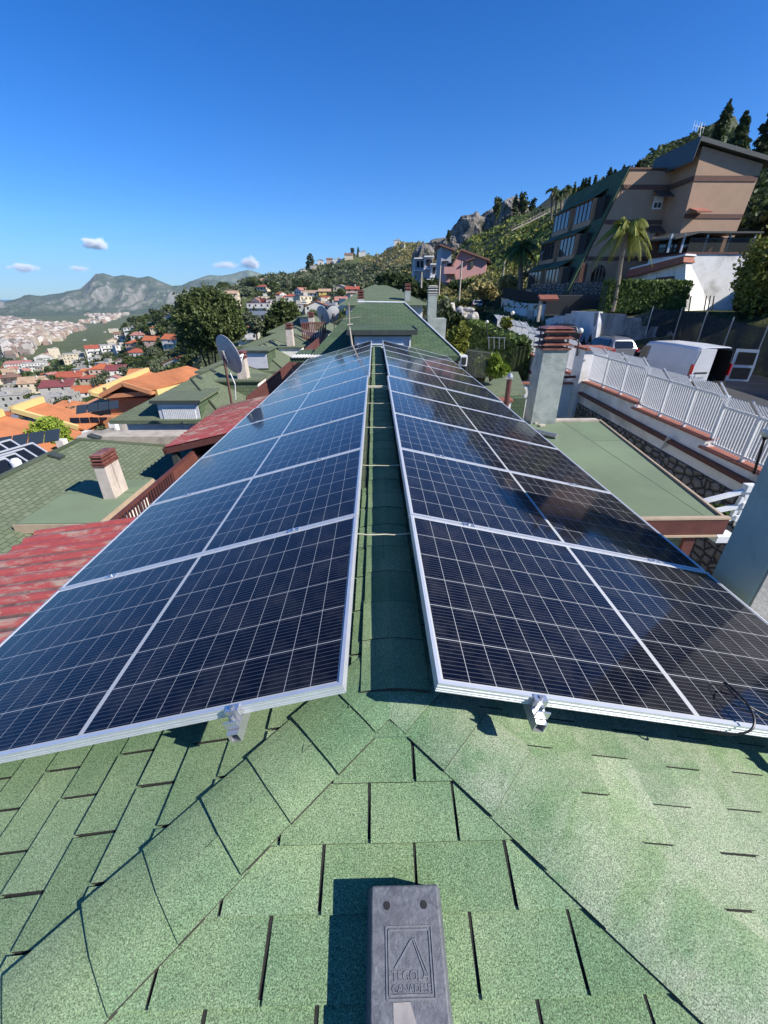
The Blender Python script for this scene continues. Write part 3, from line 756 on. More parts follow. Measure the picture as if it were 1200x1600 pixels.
q0=AY(469,506,39.7); q1=AY(487,496,39.7); dormer_front(tE,q0.x,q1.x,39.6,q0.z,q1.z,1.7,over=.2)
b1=AY(503,494,33); dish('grey satellite dish further back, left of its twin, on the far row house',b1,.62,(.6,.7,.3),b1-V((0,0,1.5)),M['rustpipe'],'satellite dishes on the left roofs')
b1=AY(521,492,36); dish('small pale satellite dish farthest back on the left roofs, right of its twin',b1,.6,(-.5,.7,.35),b1-V((0,0,1.5)),M['rustpipe'],'satellite dishes on the left roofs')
# dark red boundary fences along the alley
def slatfence(label,p,q,h,mat,n,group=None,gap=.25,th=.02,name='board_fence'):
    t=thing(name,label,'fence',V(p)-V((0,0,h)),group); p=V(p);q=V(q)
    mb=MB(); 
    for i in range(n):
        a=p.lerp(q,(i+gap/2)/n); b=p.lerp(q,(i+1-gap/2)/n); mb.bar((a-V((0,0,h/2))),(b-V((0,0,h/2))),th,h)
    mb.build('board',mat,t)['kind']='stuff'
    mb=MB(); mb.bar(p-V((0,0,.1)),q-V((0,0,.1)),.05,.05); mb.bar(p-V((0,0,h*.85)),q-V((0,0,h*.85)),.05,.05); mb.build('rail',mat,t)
    return t
slatfence('dark red boarded fence along the alley beside the second left house',(-3.2,10.3,-2.2),(-3.2,16.5,-2.15),.9,M['brownpaint'],30,'dark red alley fences',.04)
slatfence('dark red boarded fence along the alley beside the third left house',(-3.3,17.2,-2.2),(-3.3,28,-2.1),1.0,M['brownpaint'],40,'dark red alley fences',.06)
slatfence('dark red slatted screen below the paired dishes',(-5.1,31,-1.55),(-3.4,31.5,-1.55),1.3,M['brownpaint'],14,'dark red alley fences',.3)
# ---- the house straight ahead
tH=thing('house','green mansard house straight ahead with a wide grey shuttered dormer','house',(0,18,-7))
fy=12.35
BL=AY(484,556,fy); BR=AY(719,556,fy); ze=(BL.z+BR.z)/2
TL_=AY(559,474,15.6); TR_=AY(632,473,15.6); zr=TL_.z
xl,xr=BL.x,BR.x
A=V((xl,fy,ze));B=V((xr,fy,ze));C=V((TR_.x,15.6,zr));D=V((TL_.x,15.6,zr)); E=V((xl,23,ze));F=V((xr,23,ze)); G=V((TR_.x,21,zr-.05)); Hh=V((TL_.x,21,zr-.05))
mb=MB(); mb.rf([A,B,C,D],(1,0,0)); mb.rf([B,F,G,C],(0,1,0)); mb.rf([F,E,Hh,G],(-1,0,0)); mb.rf([E,A,D,Hh],(0,-1,0)); mb.rf([D,C,G,Hh],(1,0,0))
for p,q in ((A,B),(B,F),(F,E),(E,A)): mb.rf([q,p,p-V((0,0,.14)),q-V((0,0,.14))])
rH=mb.build('roof',M['sh_deep'],tH)
mb=MB(); mb.path([B+V((0,0,.03)),C+V((0,0,.03)),D+V((-.0,0,.05))],.022,8); mb.build('verge_pipe',M['white_metal'],rH)
mb=MB(); mb.bx(xl+.35,xr-.35,fy+.35,22.7,-7,ze-.15); mb.build('wall',M['white_wall'],tH)
mb=MB(); mb.bx(xl-.5,xl+1.1,fy-.35,fy+1.6,ze-.12,ze+.0); mb.build('side_roof',M['sh_deep'],tH)
mb=MB()
for i in range(18): mb.bx(xl-.45+i*.085,xl-.40+i*.085,fy-.4,fy+.1,ze+.001,ze+.035)
mb.build('ridge_tiles',M['white_wall'],tH)
d0=AY(553,556,12.2); d1=AY(643,520,12.2)
mb=MB(); mb.bx(d0.x,d1.x,12.2,14.2,d0.z,d1.z); dm=mb.build('dormer',M['sh_deep'],tH)
mb=MB(); mb.bx(d0.x-.16,d1.x+.12,12.0,14.4,d1.z+.002,d1.z+.09); mb.build('dormer_roof',M['sh_deep'],dm)
mb=MB(); mb.bx(d0.x-.17,d1.x+.13,11.975,12.0,d1.z-.04,d1.z+.08); mb.bx(d1.x+.12,d1.x+.15,12.0,13.4,d1.z-.03,d1.z+.12); mb.bx(d0.x,d1.x,12.17,12.199,d1.z-.09,d1.z); mb.build('dormer_fascia',M['lead'],dm)
mb=MB(); mb.bx(d0.x+.03,d1.x-.03,12.16,12.198,d0.z,d1.z-.09); mb.build('shutter_frame',M['shutter'],dm)
mb=MB(); mb.bx(d0.x+.18,d1.x-.3,12.12,12.159,d0.z+.2,d1.z-.3); mb.bx(d0.x+.1,d1.x-.22,12.1,12.159,d1.z-.3,d1.z-.2); mb.build('shutter',M['white_metal'],dm)
mb=MB(); mb.bx(d1.x-.06,d1.x-.02,12.1,12.16,d0.z,d1.z-.08); mb.build('downpipe',M['white_metal'],dm)
# aerial on a pole
t=thing('aerial','thin wooden pole with a crossbar aerial beside the wide dormer','aerial',AY(552,552,11.9))
mb=MB(); mb.tube(AY(552,552,11.9),AY(546,512,11.9),.03,.025,8); mb.tube(AY(546,512,11.9),AY(545,474,11.9),.014,.012,8); mb.build('pole',M['concrete_l'],t)
mb=MB(); mb.tube(AY(535,499,11.9),AY(564,495,11.9),.009,.009,6); mb.tube(AY(541,486,11.9),AY(551,487,11.9),.006,.006,6); mb.tube(AY(543,508,11.9),AY(551,507,11.9),.03,.03,6); mb.build('crossbar',M['concrete_l'],t)
# next house beyond and its chimneys
t=thing('house','second green roof beyond the mansard house, its ridge just showing','house',(0,30,-7))
mb=MB(); L0=AY(556,477,25); R0=AY(645,480,25); T0=AY(582,449,30); T1=AY(604,449,30)
mb.rf([V((L0.x-1,25,L0.z)),V((R0.x+1,25,L0.z)),V((T1.x+.6,29,T1.z-.1)),V((T0.x-.6,29,T0.z-.1))],(1,0,0))
mb.rf([V((R0.x+1,25,L0.z)),V((R0.x+1,40,L0.z)),V((T1.x+.6,38,T1.z-.1)),V((T1.x+.6,29,T1.z-.1))],(0,1,0))
mb.rf([V((L0.x-1,40,L0.z)),V((L0.x-1,25,L0.z)),V((T0.x-.6,29,T0.z-.1)),V((T0.x-.6,38,T0.z-.1))],(0,-1,0))
mb.rf([V((T0.x-.6,29,T0.z-.1)),V((T1.x+.6,29,T1.z-.1)),V((T1.x,30.2,T1.z+.12)),V((T0.x,30.2,T0.z+.12))],(1,0,0))
mb.rf([V((T1.x+.6,29,T1.z-.1)),V((T1.x+.6,38,T1.z-.1)),V((T1.x,38,T1.z+.12)),V((T1.x,30.2,T1.z+.12))],(0,1,0))
mb.rf([V((T0.x-.6,38,T0.z-.1)),V((T0.x-.6,29,T0.z-.1)),V((T0.x,30.2,T0.z+.12)),V((T0.x,38,T0.z+.12))],(0,-1,0))
mb.rf([V((T0.x,30.2,T0.z+.12)),V((T1.x,30.2,T1.z+.12)),V((T1.x,38,T1.z+.12)),V((T0.x,38,T0.z+.12))],(1,0,0))
r=mb.build('roof',M['sh_green'],t)
mb=MB(); mb.bx(L0.x-.6,R0.x+.6,25.5,39.5,-7,L0.z-.02); mb.build('wall',M['white_wall'],t)
def ch_px(label,px,base,top,y,wpx,shaft,capm,tiers=3,cap=.3,group='chimneys on the roofs ahead'):
    b=AY(px,base,y); tt=AY(px,top,y); fw=b.y*math.cos(PITCH)-b.z*math.sin(PITCH); w=wpx*fw/FPX
    chimney(label,b.x,y+w/2,b.z,b.z+(tt.z-b.z)*(1-cap),w,w,shaft,capm,tiers,(tt.z-b.z)*cap*.92,taper=.97,group=group)
ch_px('slim grey chimney with striped cap to the right of the house ahead',674.5,499,446,18,14,M['grey_chim'],M['old_wall'],3,.25)
mb=MB(); b=AY(679,508,18.2); mb.bx(b.x-.32,b.x+.42,17.9,18.8,-6,b.z+.25); tag(mb.build('plinth',M['grey_chim']),'grey block carrying the slim chimney right of the house ahead','block')
ch_px('brown capped grey chimney just right of the far green ridge',636.5,484,443,26,9,M['grey_chim'],M['terra'],2,.25)
ch_px('dark louvred chimney at the left shoulder of the roof ahead',564,476,453,17,10,M['old_wall'],M['terra'],3,.55)
for i,(px,a,b_,y) in enumerate(((599,466,449,33),(609,466,450,34),(617,468,451,35),(626,470,452,31))):
    ch_px(['leftmost','second','third','rightmost'][i]+' small pale flue behind the second green roof',px,a,b_,y,3.5,M['grey_chim'],M['grey_chim'],1,.12,'small flues behind the far green roof')
# air conditioner
t=thing('air_conditioner','white outdoor air conditioner on the wall right of the house ahead','air conditioner',AY(725,572,12.3))
a=AY(719,572,12.3); b=AY(731,556,12.3); mb=MB(); mb.bx(a.x,b.x,12.3,12.6,a.z,b.z); mb.build('casing',M['white_metal'],t)
mb=MB(); mb.bx(a.x+.03,b.x-.04,12.28,12.299,a.z+.04,b.z-.04); mb.build('grille',M['dark'],t)
# ================================================================ RIGHT SIDE, NEAR
M['chim_beige']=paint('beige_stained_render',(.50,.43,.36),(.38,.32,.27),5,.9,70,.003,stain=(.25,.2,.17))
# big pillar at the right edge: tall rendered chimney rising out of the frame
t=thing('chimney','tall bluish rendered chimney filling the right edge, beside the nearest right panel','chimney',(2.3,1.8,-1.7))
c0=AX(1116,903,2.02); c1=AX(1166,945,2.02)
mb=MB(); mb.bx(2.02,2.6,c1.y,c0.y+.02,-1.9,-.15); mb.build('shaft',M['blue_chim'],t)
mb=MB(); mb.bx(2.035,2.6,c1.y-.012,c1.y-.0005,-1.9,-.15); mb.build('rough_face',M['old_wall'],t)
# low flat green roof with brown fascia
FZ=-2.3
a=AZ(1125,808,FZ); b=AZ(935,657,FZ); 
t=thing('flat_roof','low flat green felt roof with dark red fascia below the right panels','roof',(3,6,FZ-.3))
mb=MB(); P4=[V((1.72,a.y,FZ)),V((a.x,a.y,FZ)),V((b.x,b.y,FZ)),V((1.72,b.y,FZ))]; mb.slab(P4,.16,(0,1,0)); mb.build('felt',M['roofing'],t)
mb=MB(); mb.bx(1.76,a.x+.08,a.y-.05,a.y-.004,FZ-.21,FZ-.005); mb.bx(1.76,a.x+.03,a.y-.03,a.y+.02,FZ-.24,FZ-.212); mb.build('fascia',M['brownpaint'],t)
mb=MB(); mb.bx(1.76,a.x+.09,a.y-.06,a.y,FZ-.003,FZ+.02); mb.bar((a.x+.02,a.y,FZ+.012),(b.x+.02,b.y,FZ+.012),.03,.03); mb.bar((a.x+.075,a.y,FZ-.015),(b.x+.06,b.y,FZ-.015),.015,.03)
mb.bar((1.76,a.y-.055,FZ-.225),(a.x+.0,a.y-.055,FZ-.225),.02,.025); mb.build('drip_edge',M['tanframe'],t)
mb=MB(); mb.bar((a.x+.05,a.y+.03,FZ-.05),(b.x+.04,b.y,FZ-.05),.05,.02); mb.build('gutter',M['lead'],t)
mb=MB(); mb.bx(1.76,a.x-.32,a.y+.02,b.y-.1,-6.8,FZ-.17); mb.rf([V((1.76,a.y+.016,-3.6)),V((a.x-.34,a.y+.016,-3.6)),V((a.x-.34,a.y+.016,FZ-.17)),V((1.76,a.y+.016,FZ-.17))],(1,0,0)); mb.build('wall',M['sh_green2'],t)
mb=MB(); mb.bx(a.x-.33,a.x-.2,a.y-.02,a.y+.12,-6.8,FZ-.24); mb.build('post',M['brownpaint'],t)
mb=MB(); c=AZ(862,686,FZ); mb.tube((c.x-.25,c.y+.35,FZ+.05),(c.x+.08,c.y,FZ+.05),.05,.045,10)
tag(mb.build('pipe',M['galv']),'short grey pipe lying on the flat green roof','pipe')
for k,(px,py) in enumerate(((838,662),(716+130,666))):
    c=AZ(px,py,FZ); mb=MB(); mb.box((c.x,c.y,FZ+.02),(.14,.07,.03),(1,.5,0)); tag(mb.build('tile_scrap',M['concrete_l']),['dark','pale'][k]+' broken scrap lying on the flat roof by the grey chimney','scrap')
mb=MB(); mb.slab([V((2.0,3.0,-5.2)),V((9.1,3.0,-5.2)),V((9.1,4.0,-5.2)),V((2.0,4.0,-5.2))],.1); 
# grey chimney with terracotta cap
cb=AZ(846,662,FZ); tp=AY(846,545,cb.y); cp=AY(846,511,cb.y)
chimney('stained grey chimney with stacked terracotta cowl on the flat green roof',cb.x+.02,cb.y+.2,FZ,tp.z,.50,.46,M['grey_chim'],M['terra'],3,cp.z-tp.z-.03,taper=.94,over=1.1)
mb=MB(); mb.bx(cb.x-.2,b.x-.05,b.y-.13,b.y+.05,FZ+.002,FZ+.04); tag(mb.build('coping_strip',M['concrete_l']),'pale mortar strip along the far edge of the flat green roof','strip')
# ---------------- boundary wall x = 9.2
def zroad(y): return -3.9 if y<20 else -3.9+.04*(y-20)
WX=9.2
steps=[(3.5,7.3,-3.95),(7.3,10.75,-3.72),(10.75,14.3,-3.48),(14.3,18.3,-3.3)]
t=thing('boundary_wall','long white boundary wall with terracotta coping, brown ledge and stone base','wall',(WX,11,-7))
mbw,mbc=MB(),MB()
for y0,y1,z in steps:
    mbw.bx(WX,WX+.3,y0,y1,-4.75+.055*(y0-7),z-.06)
    mbc.bx(WX-.06,WX+.36,y0-.02,y1+.12,z-.06,z)
mbw.build('white_band',M['white_wall'],t); mbc.build('coping',M['coping'],t)
def wl_(p,q,y): a_,b_=AX(*p,WX),AX(*q,WX); return a_.z+(b_.z-a_.z)*(y-a_.y)/(b_.y-a_.y)
lg0,lg1=[wl_((915,617),(1176,756),y) for y in (3.5,18.3)]; st0,st1=[wl_((909,632),(1136,761),y) for y in (3.5,18.3)]
mb=MB(); mb.bar((WX-.06,3.5,lg0),(WX-.06,18.3,lg1),.2,.11); mb.build('brown_ledge',M['brownpaint'],t)
mb=MB(); mb.prism([V((WX-.004,3.5,st0)),V((WX-.004,18.3,st1)),V((WX-.004,18.3,lg1-.06)),V((WX-.004,3.5,lg0-.06))],(.1,0,0)); mb.build('lower_band',M['white_wall'],t)
mb=MB(); mb.prism([V((WX-.1,3.5,-7)),V((WX-.1,18.3,-7)),V((WX-.1,18.3,st1)),V((WX-.1,3.5,st0))],(.35,0,0),(0,1,0)); mb.build('stone_base',M['stone'],t)
def picket(label,steps,px_,group,start=0):
    t=thing('picket_fence',label,'fence',(px_,steps[0][0],steps[0][2]),group)
    for y0,y1,z in steps:
        n=max(1,round((y1-y0)/1.17)); L=(y1-y0)/n
        for i in range(n):
            a=y0+i*L; b=a+L; mb=MB(); m=11
            for k in range(m):
                y=a+.09+(L-.14)*(k+.5)/m
                mb.bx(px_-.014,px_+.014,y-.017,y+.017,z+.06,z+1.12)
                mb.bar((px_,y,z+1.11),(px_-.30,y+.06,z+1.45),.03,.022,(0,0,1))
            mb.bx(px_-.02,px_+.02,a+.05,b-.03,z+.09,z+.14); mb.bx(px_-.025,px_+.025,a+.05,b-.03,z+1.09,z+1.14)
            mb.build('picket_panel',M['white_metal'],t)
            mb=MB(); mb.bx(px_-.04,px_+.04,a-.045,a+.045,z,z+1.16); mb.bar((px_,a,z+1.14),(px_-.3,a+.06,z+1.5),.06,.03); mb.build('post',M['white_metal'],t)
    return t
picket('white picket fence with inward bent tops beside the parked van',steps,WX+.15,'white picket fences on the boundary wall')
# far stretch of the wall beyond the pillar
steps2=[(19.4,23,-3.2),(23,26.6,-3.02),(26.6,30.3,-2.82),(30.3,34,-2.65)]
t=thing('boundary_wall','further stretch of white boundary wall beyond the pillar, terracotta coping stepping up','wall',(WX,26,-7))
mbw,mbc=MB(),MB()
for y0,y1,z in steps2:
    mbw.bx(WX,WX+.3,y0,y1,-5.0,z-.06); mbc.bx(WX-.06,WX+.36,y0-.1,y1+.02,z-.06,z)
mbw.build('white_band',M['white_wall'],t); mbc.build('coping',M['coping'],t)
mb=MB(); mb.bar((WX-.03,19.4,-4.1),(WX-.03,34,-3.7),.14,.12); mb.build('brown_ledge',M['brownpaint'],t)
mb=MB(); mb.bx(WX-.05,WX+.3,19.4,34,-7,-4.6); mb.build('stone_base',M['stone'],t)
picket('white picket fence stepping uphill beyond the tall white pillar',steps2,WX+.15,'white picket fences on the boundary wall')
# pillar
p0=AY(912,560,18.4); p1=AY(946,560,18.4); zt=AY(930,547,18.4).z
t=thing('wall_pillar','tall white wall pillar with terracotta cap at the end of the near picket fence','pillar',(p0.x,18.7,-7))
mb=MB(); mb.bx(p0.x,p1.x+.1,18.4,19.3,-7,zt); mb.build('shaft',M['white_wall'],t)
mb=MB(); mb.bx(p0.x-.08,p1.x+.2,18.3,19.4,zt+.002,zt+.1); mb.build('cap',M['coping'],t)
# cross walls
def crosswall(label,x0,x1,y,z,mat='white_wall',cap=True,zb=-7):
    t=thing('garden_wall',label,'wall',((x0+x1)/2,y,zb),'white cross walls between the gardens')
    mb=MB(); mb.bx(x0,x1,y,y+.22,zb,z-.07); mb.build('wall',M[mat],t)
    if cap: mb=MB(); mb.bx(x0-.04,x1+.04,y-.06,y+.28,z-.068,z); mb.build('coping',M['coping'],t)
    return t
w1=AY(790,624,12.6); crosswall('white cross wall with terracotta coping just beyond the right panels',2.2,4.2,12.6,w1.z)
w2=AY(880,598,18.9); crosswall('white garden wall with terracotta coping left of the tall pillar',w2.x-3.0,p0.x-.003,18.9,w2.z)
w3=AY(885,589,20.4); crosswall('second white garden wall behind, topped by a brown rail',w3.x-1.5,w3.x+.9,20.4,w3.z-.1)
t=thing('hand_rail','brown box rail beside the white garden wall left of the pillar','railing',AY(912,600,18.85))
mb=MB(); q0=AY(866,590,18.8); q1=AY(914,588,18.8); mb.bar(q0,q1,.08,.1); mb.bar(q1,q1-V((0,0,1.0)),.05,.05); mb.build('bar',M['brownpaint'],t)
# small green roof and red flue
t=thing('shed','small green roofed shed in the sunken garden beyond the right panels','shed',(4.6,16,-7))
g0=AZ(752,620,-3.2); g1=AZ(822,612,-3.2); g2=AZ(808,590,-3.2); g3=AZ(760,588,-3.2)
mb=MB(); mb.slab([V((g0.x,g0.y,-3.2)),V((g1.x,g1.y,-3.2)),V((g2.x,g2.y,-2.95)),V((g3.x,g3.y,-2.95))],.1,(1,0,0)); mb.build('roof',M['sh_green2'],t)
mb=MB(); mb.bx(g0.x+.1,g1.x-.2,g0.y+.2,g2.y-.3,-7,-3.31); mb.build('wall',M['sh_deep'],t)
t=thing('flue_pipe','oxide red flue pipe with grey top standing before the small green shed','pipe',AY(792,628,12.4))
mb=MB(); f0=AY(790,640,12.4); f1=AY(796,592,12.4); mb.tube(f0,f1,.075,.075,14); mb.build('pipe',M['brownpaint'],t)
mb=MB(); mb.tube(f1,f1+V((0,0,.06)),.1,.1,14); mb.lathe(f1+V((0,0,.06)),[(.1,0),(.085,.06),(.04,.1),(0,.11)],14); mb.build('cowl',M['galv'],t)
# white drain pipe against the wall, white gate frame
mb=MB(); mb.bar(AX(1046,682,8.98),AZ(1012,737,-5.5)+V((0.1,0,0)),.11,.05); tag(mb.build('drain_pipe',M['white_metal']),'white drain pipe leaning down the stone retaining wall','pipe')
t=thing('metal_gate','white barred metal gate between the flat roof and the bluish chimney','gate',(5,4.8,-4))
G=lambda x,y,d=5.0:AY(x,y,d)
mb=MB()
for a_,b_ in (((1088,786),(1164,767)),((1108,800),(1158,790)),((1124,813),(1150,808))): mb.bar(G(*a_),G(*b_),.06,.05)
mb.build('rail',M['white_metal'],t)
mb=MB()
for a_,b_ in (((1170,758),(1150,822)),((1160,776),(1144,806))): mb.bar(G(*a_),G(*b_),.05,.05)
mb.box(G(1171,762),(.14,.1,.1)); mb.box(G(1163,788),(.12,.1,.08)); mb.box(G(1152,808),(.12,.1,.08)); mb.bar(G(1112,838,4.9),G(1142,838,4.9),.2,.1); mb.build('post',M['white_metal'],t)
# lamps
M['globe']=paint('milky_globe',(.75,.74,.68),(.62,.58,.45),9,.25)
def lamp(label,px,py,base,y,r=.13):
    c=AY(px,py,y); b_=AY(base[0],base[1],y); t=thing('street_lamp',label,'street lamp',b_,'globe lamps on the boundary wall')
    mb=MB(); mb.tube(b_,c-V((0,0,r*1.4)),.03,.025,8); mb.tube(c-V((0,0,r*1.5)),c-V((0,0,r*.9)),.035,r*.5,10); mb.build('pole',M['blackplastic'],t)
    mb=MB(); mb.lathe(c,[(0,-r)]+[(r*math.sin(math.pi*i/10),-r*math.cos(math.pi*i/10)) for i in range(1,10)]+[(0,r)],18); mb.build('globe',M['globe'],t,smooth=True)
lamp('globe street lamp on a black pole beside the tall white pillar',907,517,(901,556),19.0,.12)
lamp('globe street lamp beside the ivy hedge, against the far blue shaded wall',801,489,(799,506),31,.13)
lamp('small globe lamp in front of the ivy hedge',761,503,(763,535),28,.1)
lamp('yellowed globe lamp half hidden at the right edge beside the picket fence',1199,676,(1178,740),8.6,.11)
# ================================================================ ROAD SIDE
t=MB(); ys=[2+1.5*i for i in range(58)]
def xr0(y): return WX+.28 if y<34 else WX+.28+(y-34)*.17
def xr1(y): return 20.9 if y<31.4 else (17.25+(33.6-y)/2.2*4.0+.25 if y<33.6 else (17.1 if y<46 else 17.1+(y-46)*.06))
for a_,b_ in zip(ys[:-1],ys[1:]):
    t.face([(xr0(a_),a_,zroad(a_)),(xr1(a_),a_,zroad(a_)),(xr1(b_),b_,zroad(b_)),(xr0(b_),b_,zroad(b_))])
o=t.build('road',M['asphalt']); o['kind']='structure'
# shaded walls across the road
def polywall(name,label,cat,pts,th,mat,parts=None,group=None):
    t=thing(name,label,cat,(pts[0][0],pts[0][1],min(p[2] for p in pts)),group)
    mb=MB(); mb.prism(pts,th,V(pts[1])-V(pts[0])); mb.build('wall',M[mat],t); return t
def onplane(px,py,A,B):     # point of a pixel's ray on the vertical plane through A,B
    r=ray(px,py); n=V((-(B[1]-A[1]),B[0]-A[0],0)); return r*(V((A[0],A[1],0)).dot(n)/r.dot(n))
A,B=(17.9,61),(17.15,43.0)
pts=[onplane(*q,A,B) for q in ((783,512),(848,524),(849,475),(820,474),(808,472),(796,469),(783,465))]
t=polywall('garden_wall','pale blue shaded stepped wall with a small grey door across the road','wall',pts,(.3,0,0),'white_wall')
mb=MB(); q=[onplane(*p,A,B)-V((.05,0,0)) for p in ((813,493),(848,495),(848,520),(811,514))]; mb.prism(q,(.04,0,0)); mb.build('stone_patch',M['concrete'],t)
mb=MB(); q=[onplane(*p,A,B)-V((.09,0,0)) for p in ((826,485),(835,485),(833,500),(824,499))]; mb.prism(q,(.03,0,0)); mb.build('door',M['galv'],t)
A,B=(17.1,44.8),(16.9,33.4)
pts=[onplane(*q,A,B) for q in ((848,524),(928,550),(936,487),(893,486),(892,490),(880,490),(879,493),(866,493),(865,496),(857,497),(856,499),(849,499))]
polywall('garden_wall','pale blue shaded stepped wall behind the dark parked car','wall',pts,(.3,0,0),'white_wall')
A,B=(17.25,33.6),(21.6,31.4)
pts=[onplane(*q,A,B) for q in ((926,556),(1062,572),(1066,527),(1050,520),(1048,512),(1003,509),(1002,497),(980,496),(979,491),(933,489))]
polywall('retaining_wall','stained grey concrete retaining wall behind the parked cars','wall',pts,(0,.4,0),'concrete')
# trellis, stone wall, tile hood above
M['lattice']=paint('lattice_wood',(.05,.05,.055),(.03,.03,.033),5,.7)
t=thing('trellis','dark diagonal lattice fence above the stepped shaded wall','fence',AY(860,490,40),None)
mb=MB(); y=40; a0=AY(851,487,y); a1=AY(936,486,y); zt=AY(900,462,y).z; zb=AY(900,492,y).z
n=24; W_=a1.x-a0.x; H_=zt-zb
for i in range(-8,n):
    for sg in (1,-1):
        x0=a0.x+W_*i/n; pts_=[]
        xs=x0; xe=x0+H_
        za,ze_=(zb,zt) if sg>0 else (zt,zb)
        u0=max(0,(a0.x-xs)/(xe-xs)); u1=min(1,(a1.x-xs)/(xe-xs))
        if u1<=u0: continue
        mb.bar((xs+(xe-xs)*u0,y+.02*sg,za+(ze_-za)*u0),(xs+(xe-xs)*u1,y+.02*sg,za+(ze_-za)*u1),.03,.07)
mb.build('lattice',M['lattice'],t)
mb=MB(); mb.bar((a0.x,y,zt),(a1.x,y,zt),.1,.1); mb.bar((a0.x,y,zb),(a1.x,y,zb),.1,.1); mb.build('rail',M['lattice'],t)
t=thing('stone_wall','grey rubble stone wall under the brown building','wall',AY(850,460,43))
s0=AY(832,452,47); s1=AY(940,440,42)
mb=MB(); pl=[AY(832,462,47),AY(942,470,42),AY(942,440,42),AY(832,444,47)]; mb.prism(pl,(.1,.6,0),V((1,-.5,0))); mb.build('wall',M['stone'],t)
t=thing('tile_hood','little terracotta tiled hood on a post above the trellis','tile roof',AY(857,470,38.5))
h0=AY(842,470,38.5); h1=AY(872,464,38.5); mb=MB()
for i in range(9):
    x=h0.x+(h1.x-h0.x)*(i+.5)/9; mb.tube((x,38.2,h0.z+.05),(x,38.9,h1.z+.1),.11,.1,8)
mb.build('tiles',M['coping'],t)
mb=MB(); mb.bx(h0.x+.1,h0.x+.3,38.4,38.7,h0.z-1.6,h0.z); mb.build('post',M['concrete_l'],t)
mb=MB(); a0=AY(833,459,46); mb.prism([AY(786,466,52),AY(858,474,42),AY(858,461,42),AY(786,449,52)],(.1,.4,0)); tag(mb.build('hedge_screen',paint('dark_screen',(.02,.022,.02),(.012,.012,.012),8,.9)),'dark mesh screen topping the pale blue shaded wall','screen')
# net fence
m,tt,b_=newmat('dark_shade_net'); tr=N(tt,'ShaderNodeBsdfTransparent'); mx=N(tt,'ShaderNodeMixShader'); co=coord(tt)
f=ramp(tt,noi(tt,coord(tt,scale=(1,1,.35)),.55,5,.6,1.2),[(.35,.97),(.62,.72)]); lk(tt,f,mx.inputs[0]); lk(tt,tr.outputs[0],mx.inputs[1]); lk(tt,b_.outputs[0],mx.inputs[2]); lk(tt,mx.outputs[0],tt.nodes['Material Output'].inputs[0])
b_.inputs['Base Color'].default_value=(.022,.028,.032,1); b_.inputs['Roughness'].default_value=.95; M['net']=m
t=thing('net_fence','dark shade net fence on thin posts behind the van','fence',(20.5,26,-3.9))
A,B=(21.6,31.4),(19.6,15.0)
tops=[(1000,481),(1035,480),(1072,482),(1105,492),(1146,508),(1200,520)]
npts=[(20.0,32.2,-2.2,AY(1004,482,32.2).z),(21.6,31.4,-3.2,onplane(1063,484,A,B).z)]
for px,py in ((1105,490),(1146,500),(1200,512)):
    q=onplane(px,py,A,B); npts.append((q.x,q.y,-3.9,q.z))
npts.append((19.3,12.0,-3.9,-1.2))
mb=MB()
for p,q in zip(npts[:-1],npts[1:]):
    m_=8
    for i in range(m_):
        u0,u1=i/m_,(i+1)/m_; L=lambda u,k:p[k]+(q[k]-p[k])*u; wv=lambda u:.06*math.sin(u*9)
        mb.face([(L(u0,0)+wv(u0),L(u0,1),L(u0,2)),(L(u1,0)+wv(u1),L(u1,1),L(u1,2)),(L(u1,0)-wv(u1),L(u1,1),L(u1,3)-.05*math.sin(u1*3.14)),(L(u0,0)-wv(u0),L(u0,1),L(u0,3)-.05*math.sin(u0*3.14))])
mb.build('net',M['net'],t)
for p in npts:
    mb=MB(); mb.tube((p[0]-.06,p[1]-.05,p[2]-.3),(p[0]-.06,p[1]-.05,p[3]+.15),.035,.03,8); mb.build('post',M['galv'],t)
# ---------------- vehicles
M['van_white']=paint('van_white_paint',(.60,.61,.62),(.52,.53,.54),1.2,.3); 
M['glass_d']=glassm('dark_window',(.012,.014,.016),.05); M['tyre']=paint('tyre_rubber',(.02,.02,.02),None,8,.8)
M['red_l']=paint('red_lens',(.35,.012,.012),None,5,.2); M['black_in']=paint('dark_interior',(.02,.018,.016),None,6,.8)
M['plate']=paint('plate_white',(.6,.6,.6),None,5,.4); M['rim']=paint('rim_grey',(.3,.3,.31),None,9,.4,metal=.6)
M['silver']=paint('silver_paint',(.24,.25,.27),(.21,.22,.24),2,.3,metal=.4); M['navy']=paint('black_car_paint',(.015,.018,.022),None,2,.25); M['wcar']=paint('white_car_paint',(.7,.7,.7),None,2,.3)
def wheel(parent,c,r,w,ax):
    mb=MB(); c=V(c); ax=V(ax).normalized(); mb.tube(c-ax*w/2,c+ax*w/2,r,r,20); o=mb.build('wheel',M['tyre'],parent)
    mb=MB(); mb.tube(c-ax*(w/2+.01),c+ax*(w/2+.01),r*.6,r*.6,14); mb.build('rim',M['rim'],o)
def xf(loc,rot):
    cr,sr=math.cos(rot),math.sin(rot); loc=V(loc)
    return lambda x,y,z: loc+V((x*cr-y*sr,x*sr+y*cr,z))
def loft(mb,T,secs,closed_ends=True):
    """secs: (y, list of (x,z)) cross sections, half profile mirrored"""
    rings=[]
    for y,prof in secs:
        full=[(-x,z) for x,z in prof]+[(x,z) for x,z in reversed(prof)]
        rings.append([T(x,y,z) for x,z in full])
    for a,b in zip(rings[:-1],rings[1:]):
        n=len(a)
        for i in range(n):
            j=(i+1)%n; mb.face([a[i],b[i],b[j],a[j]][::-1])
    if closed_ends:
        mb.face(rings[0]); mb.face(rings[-1][::-1])
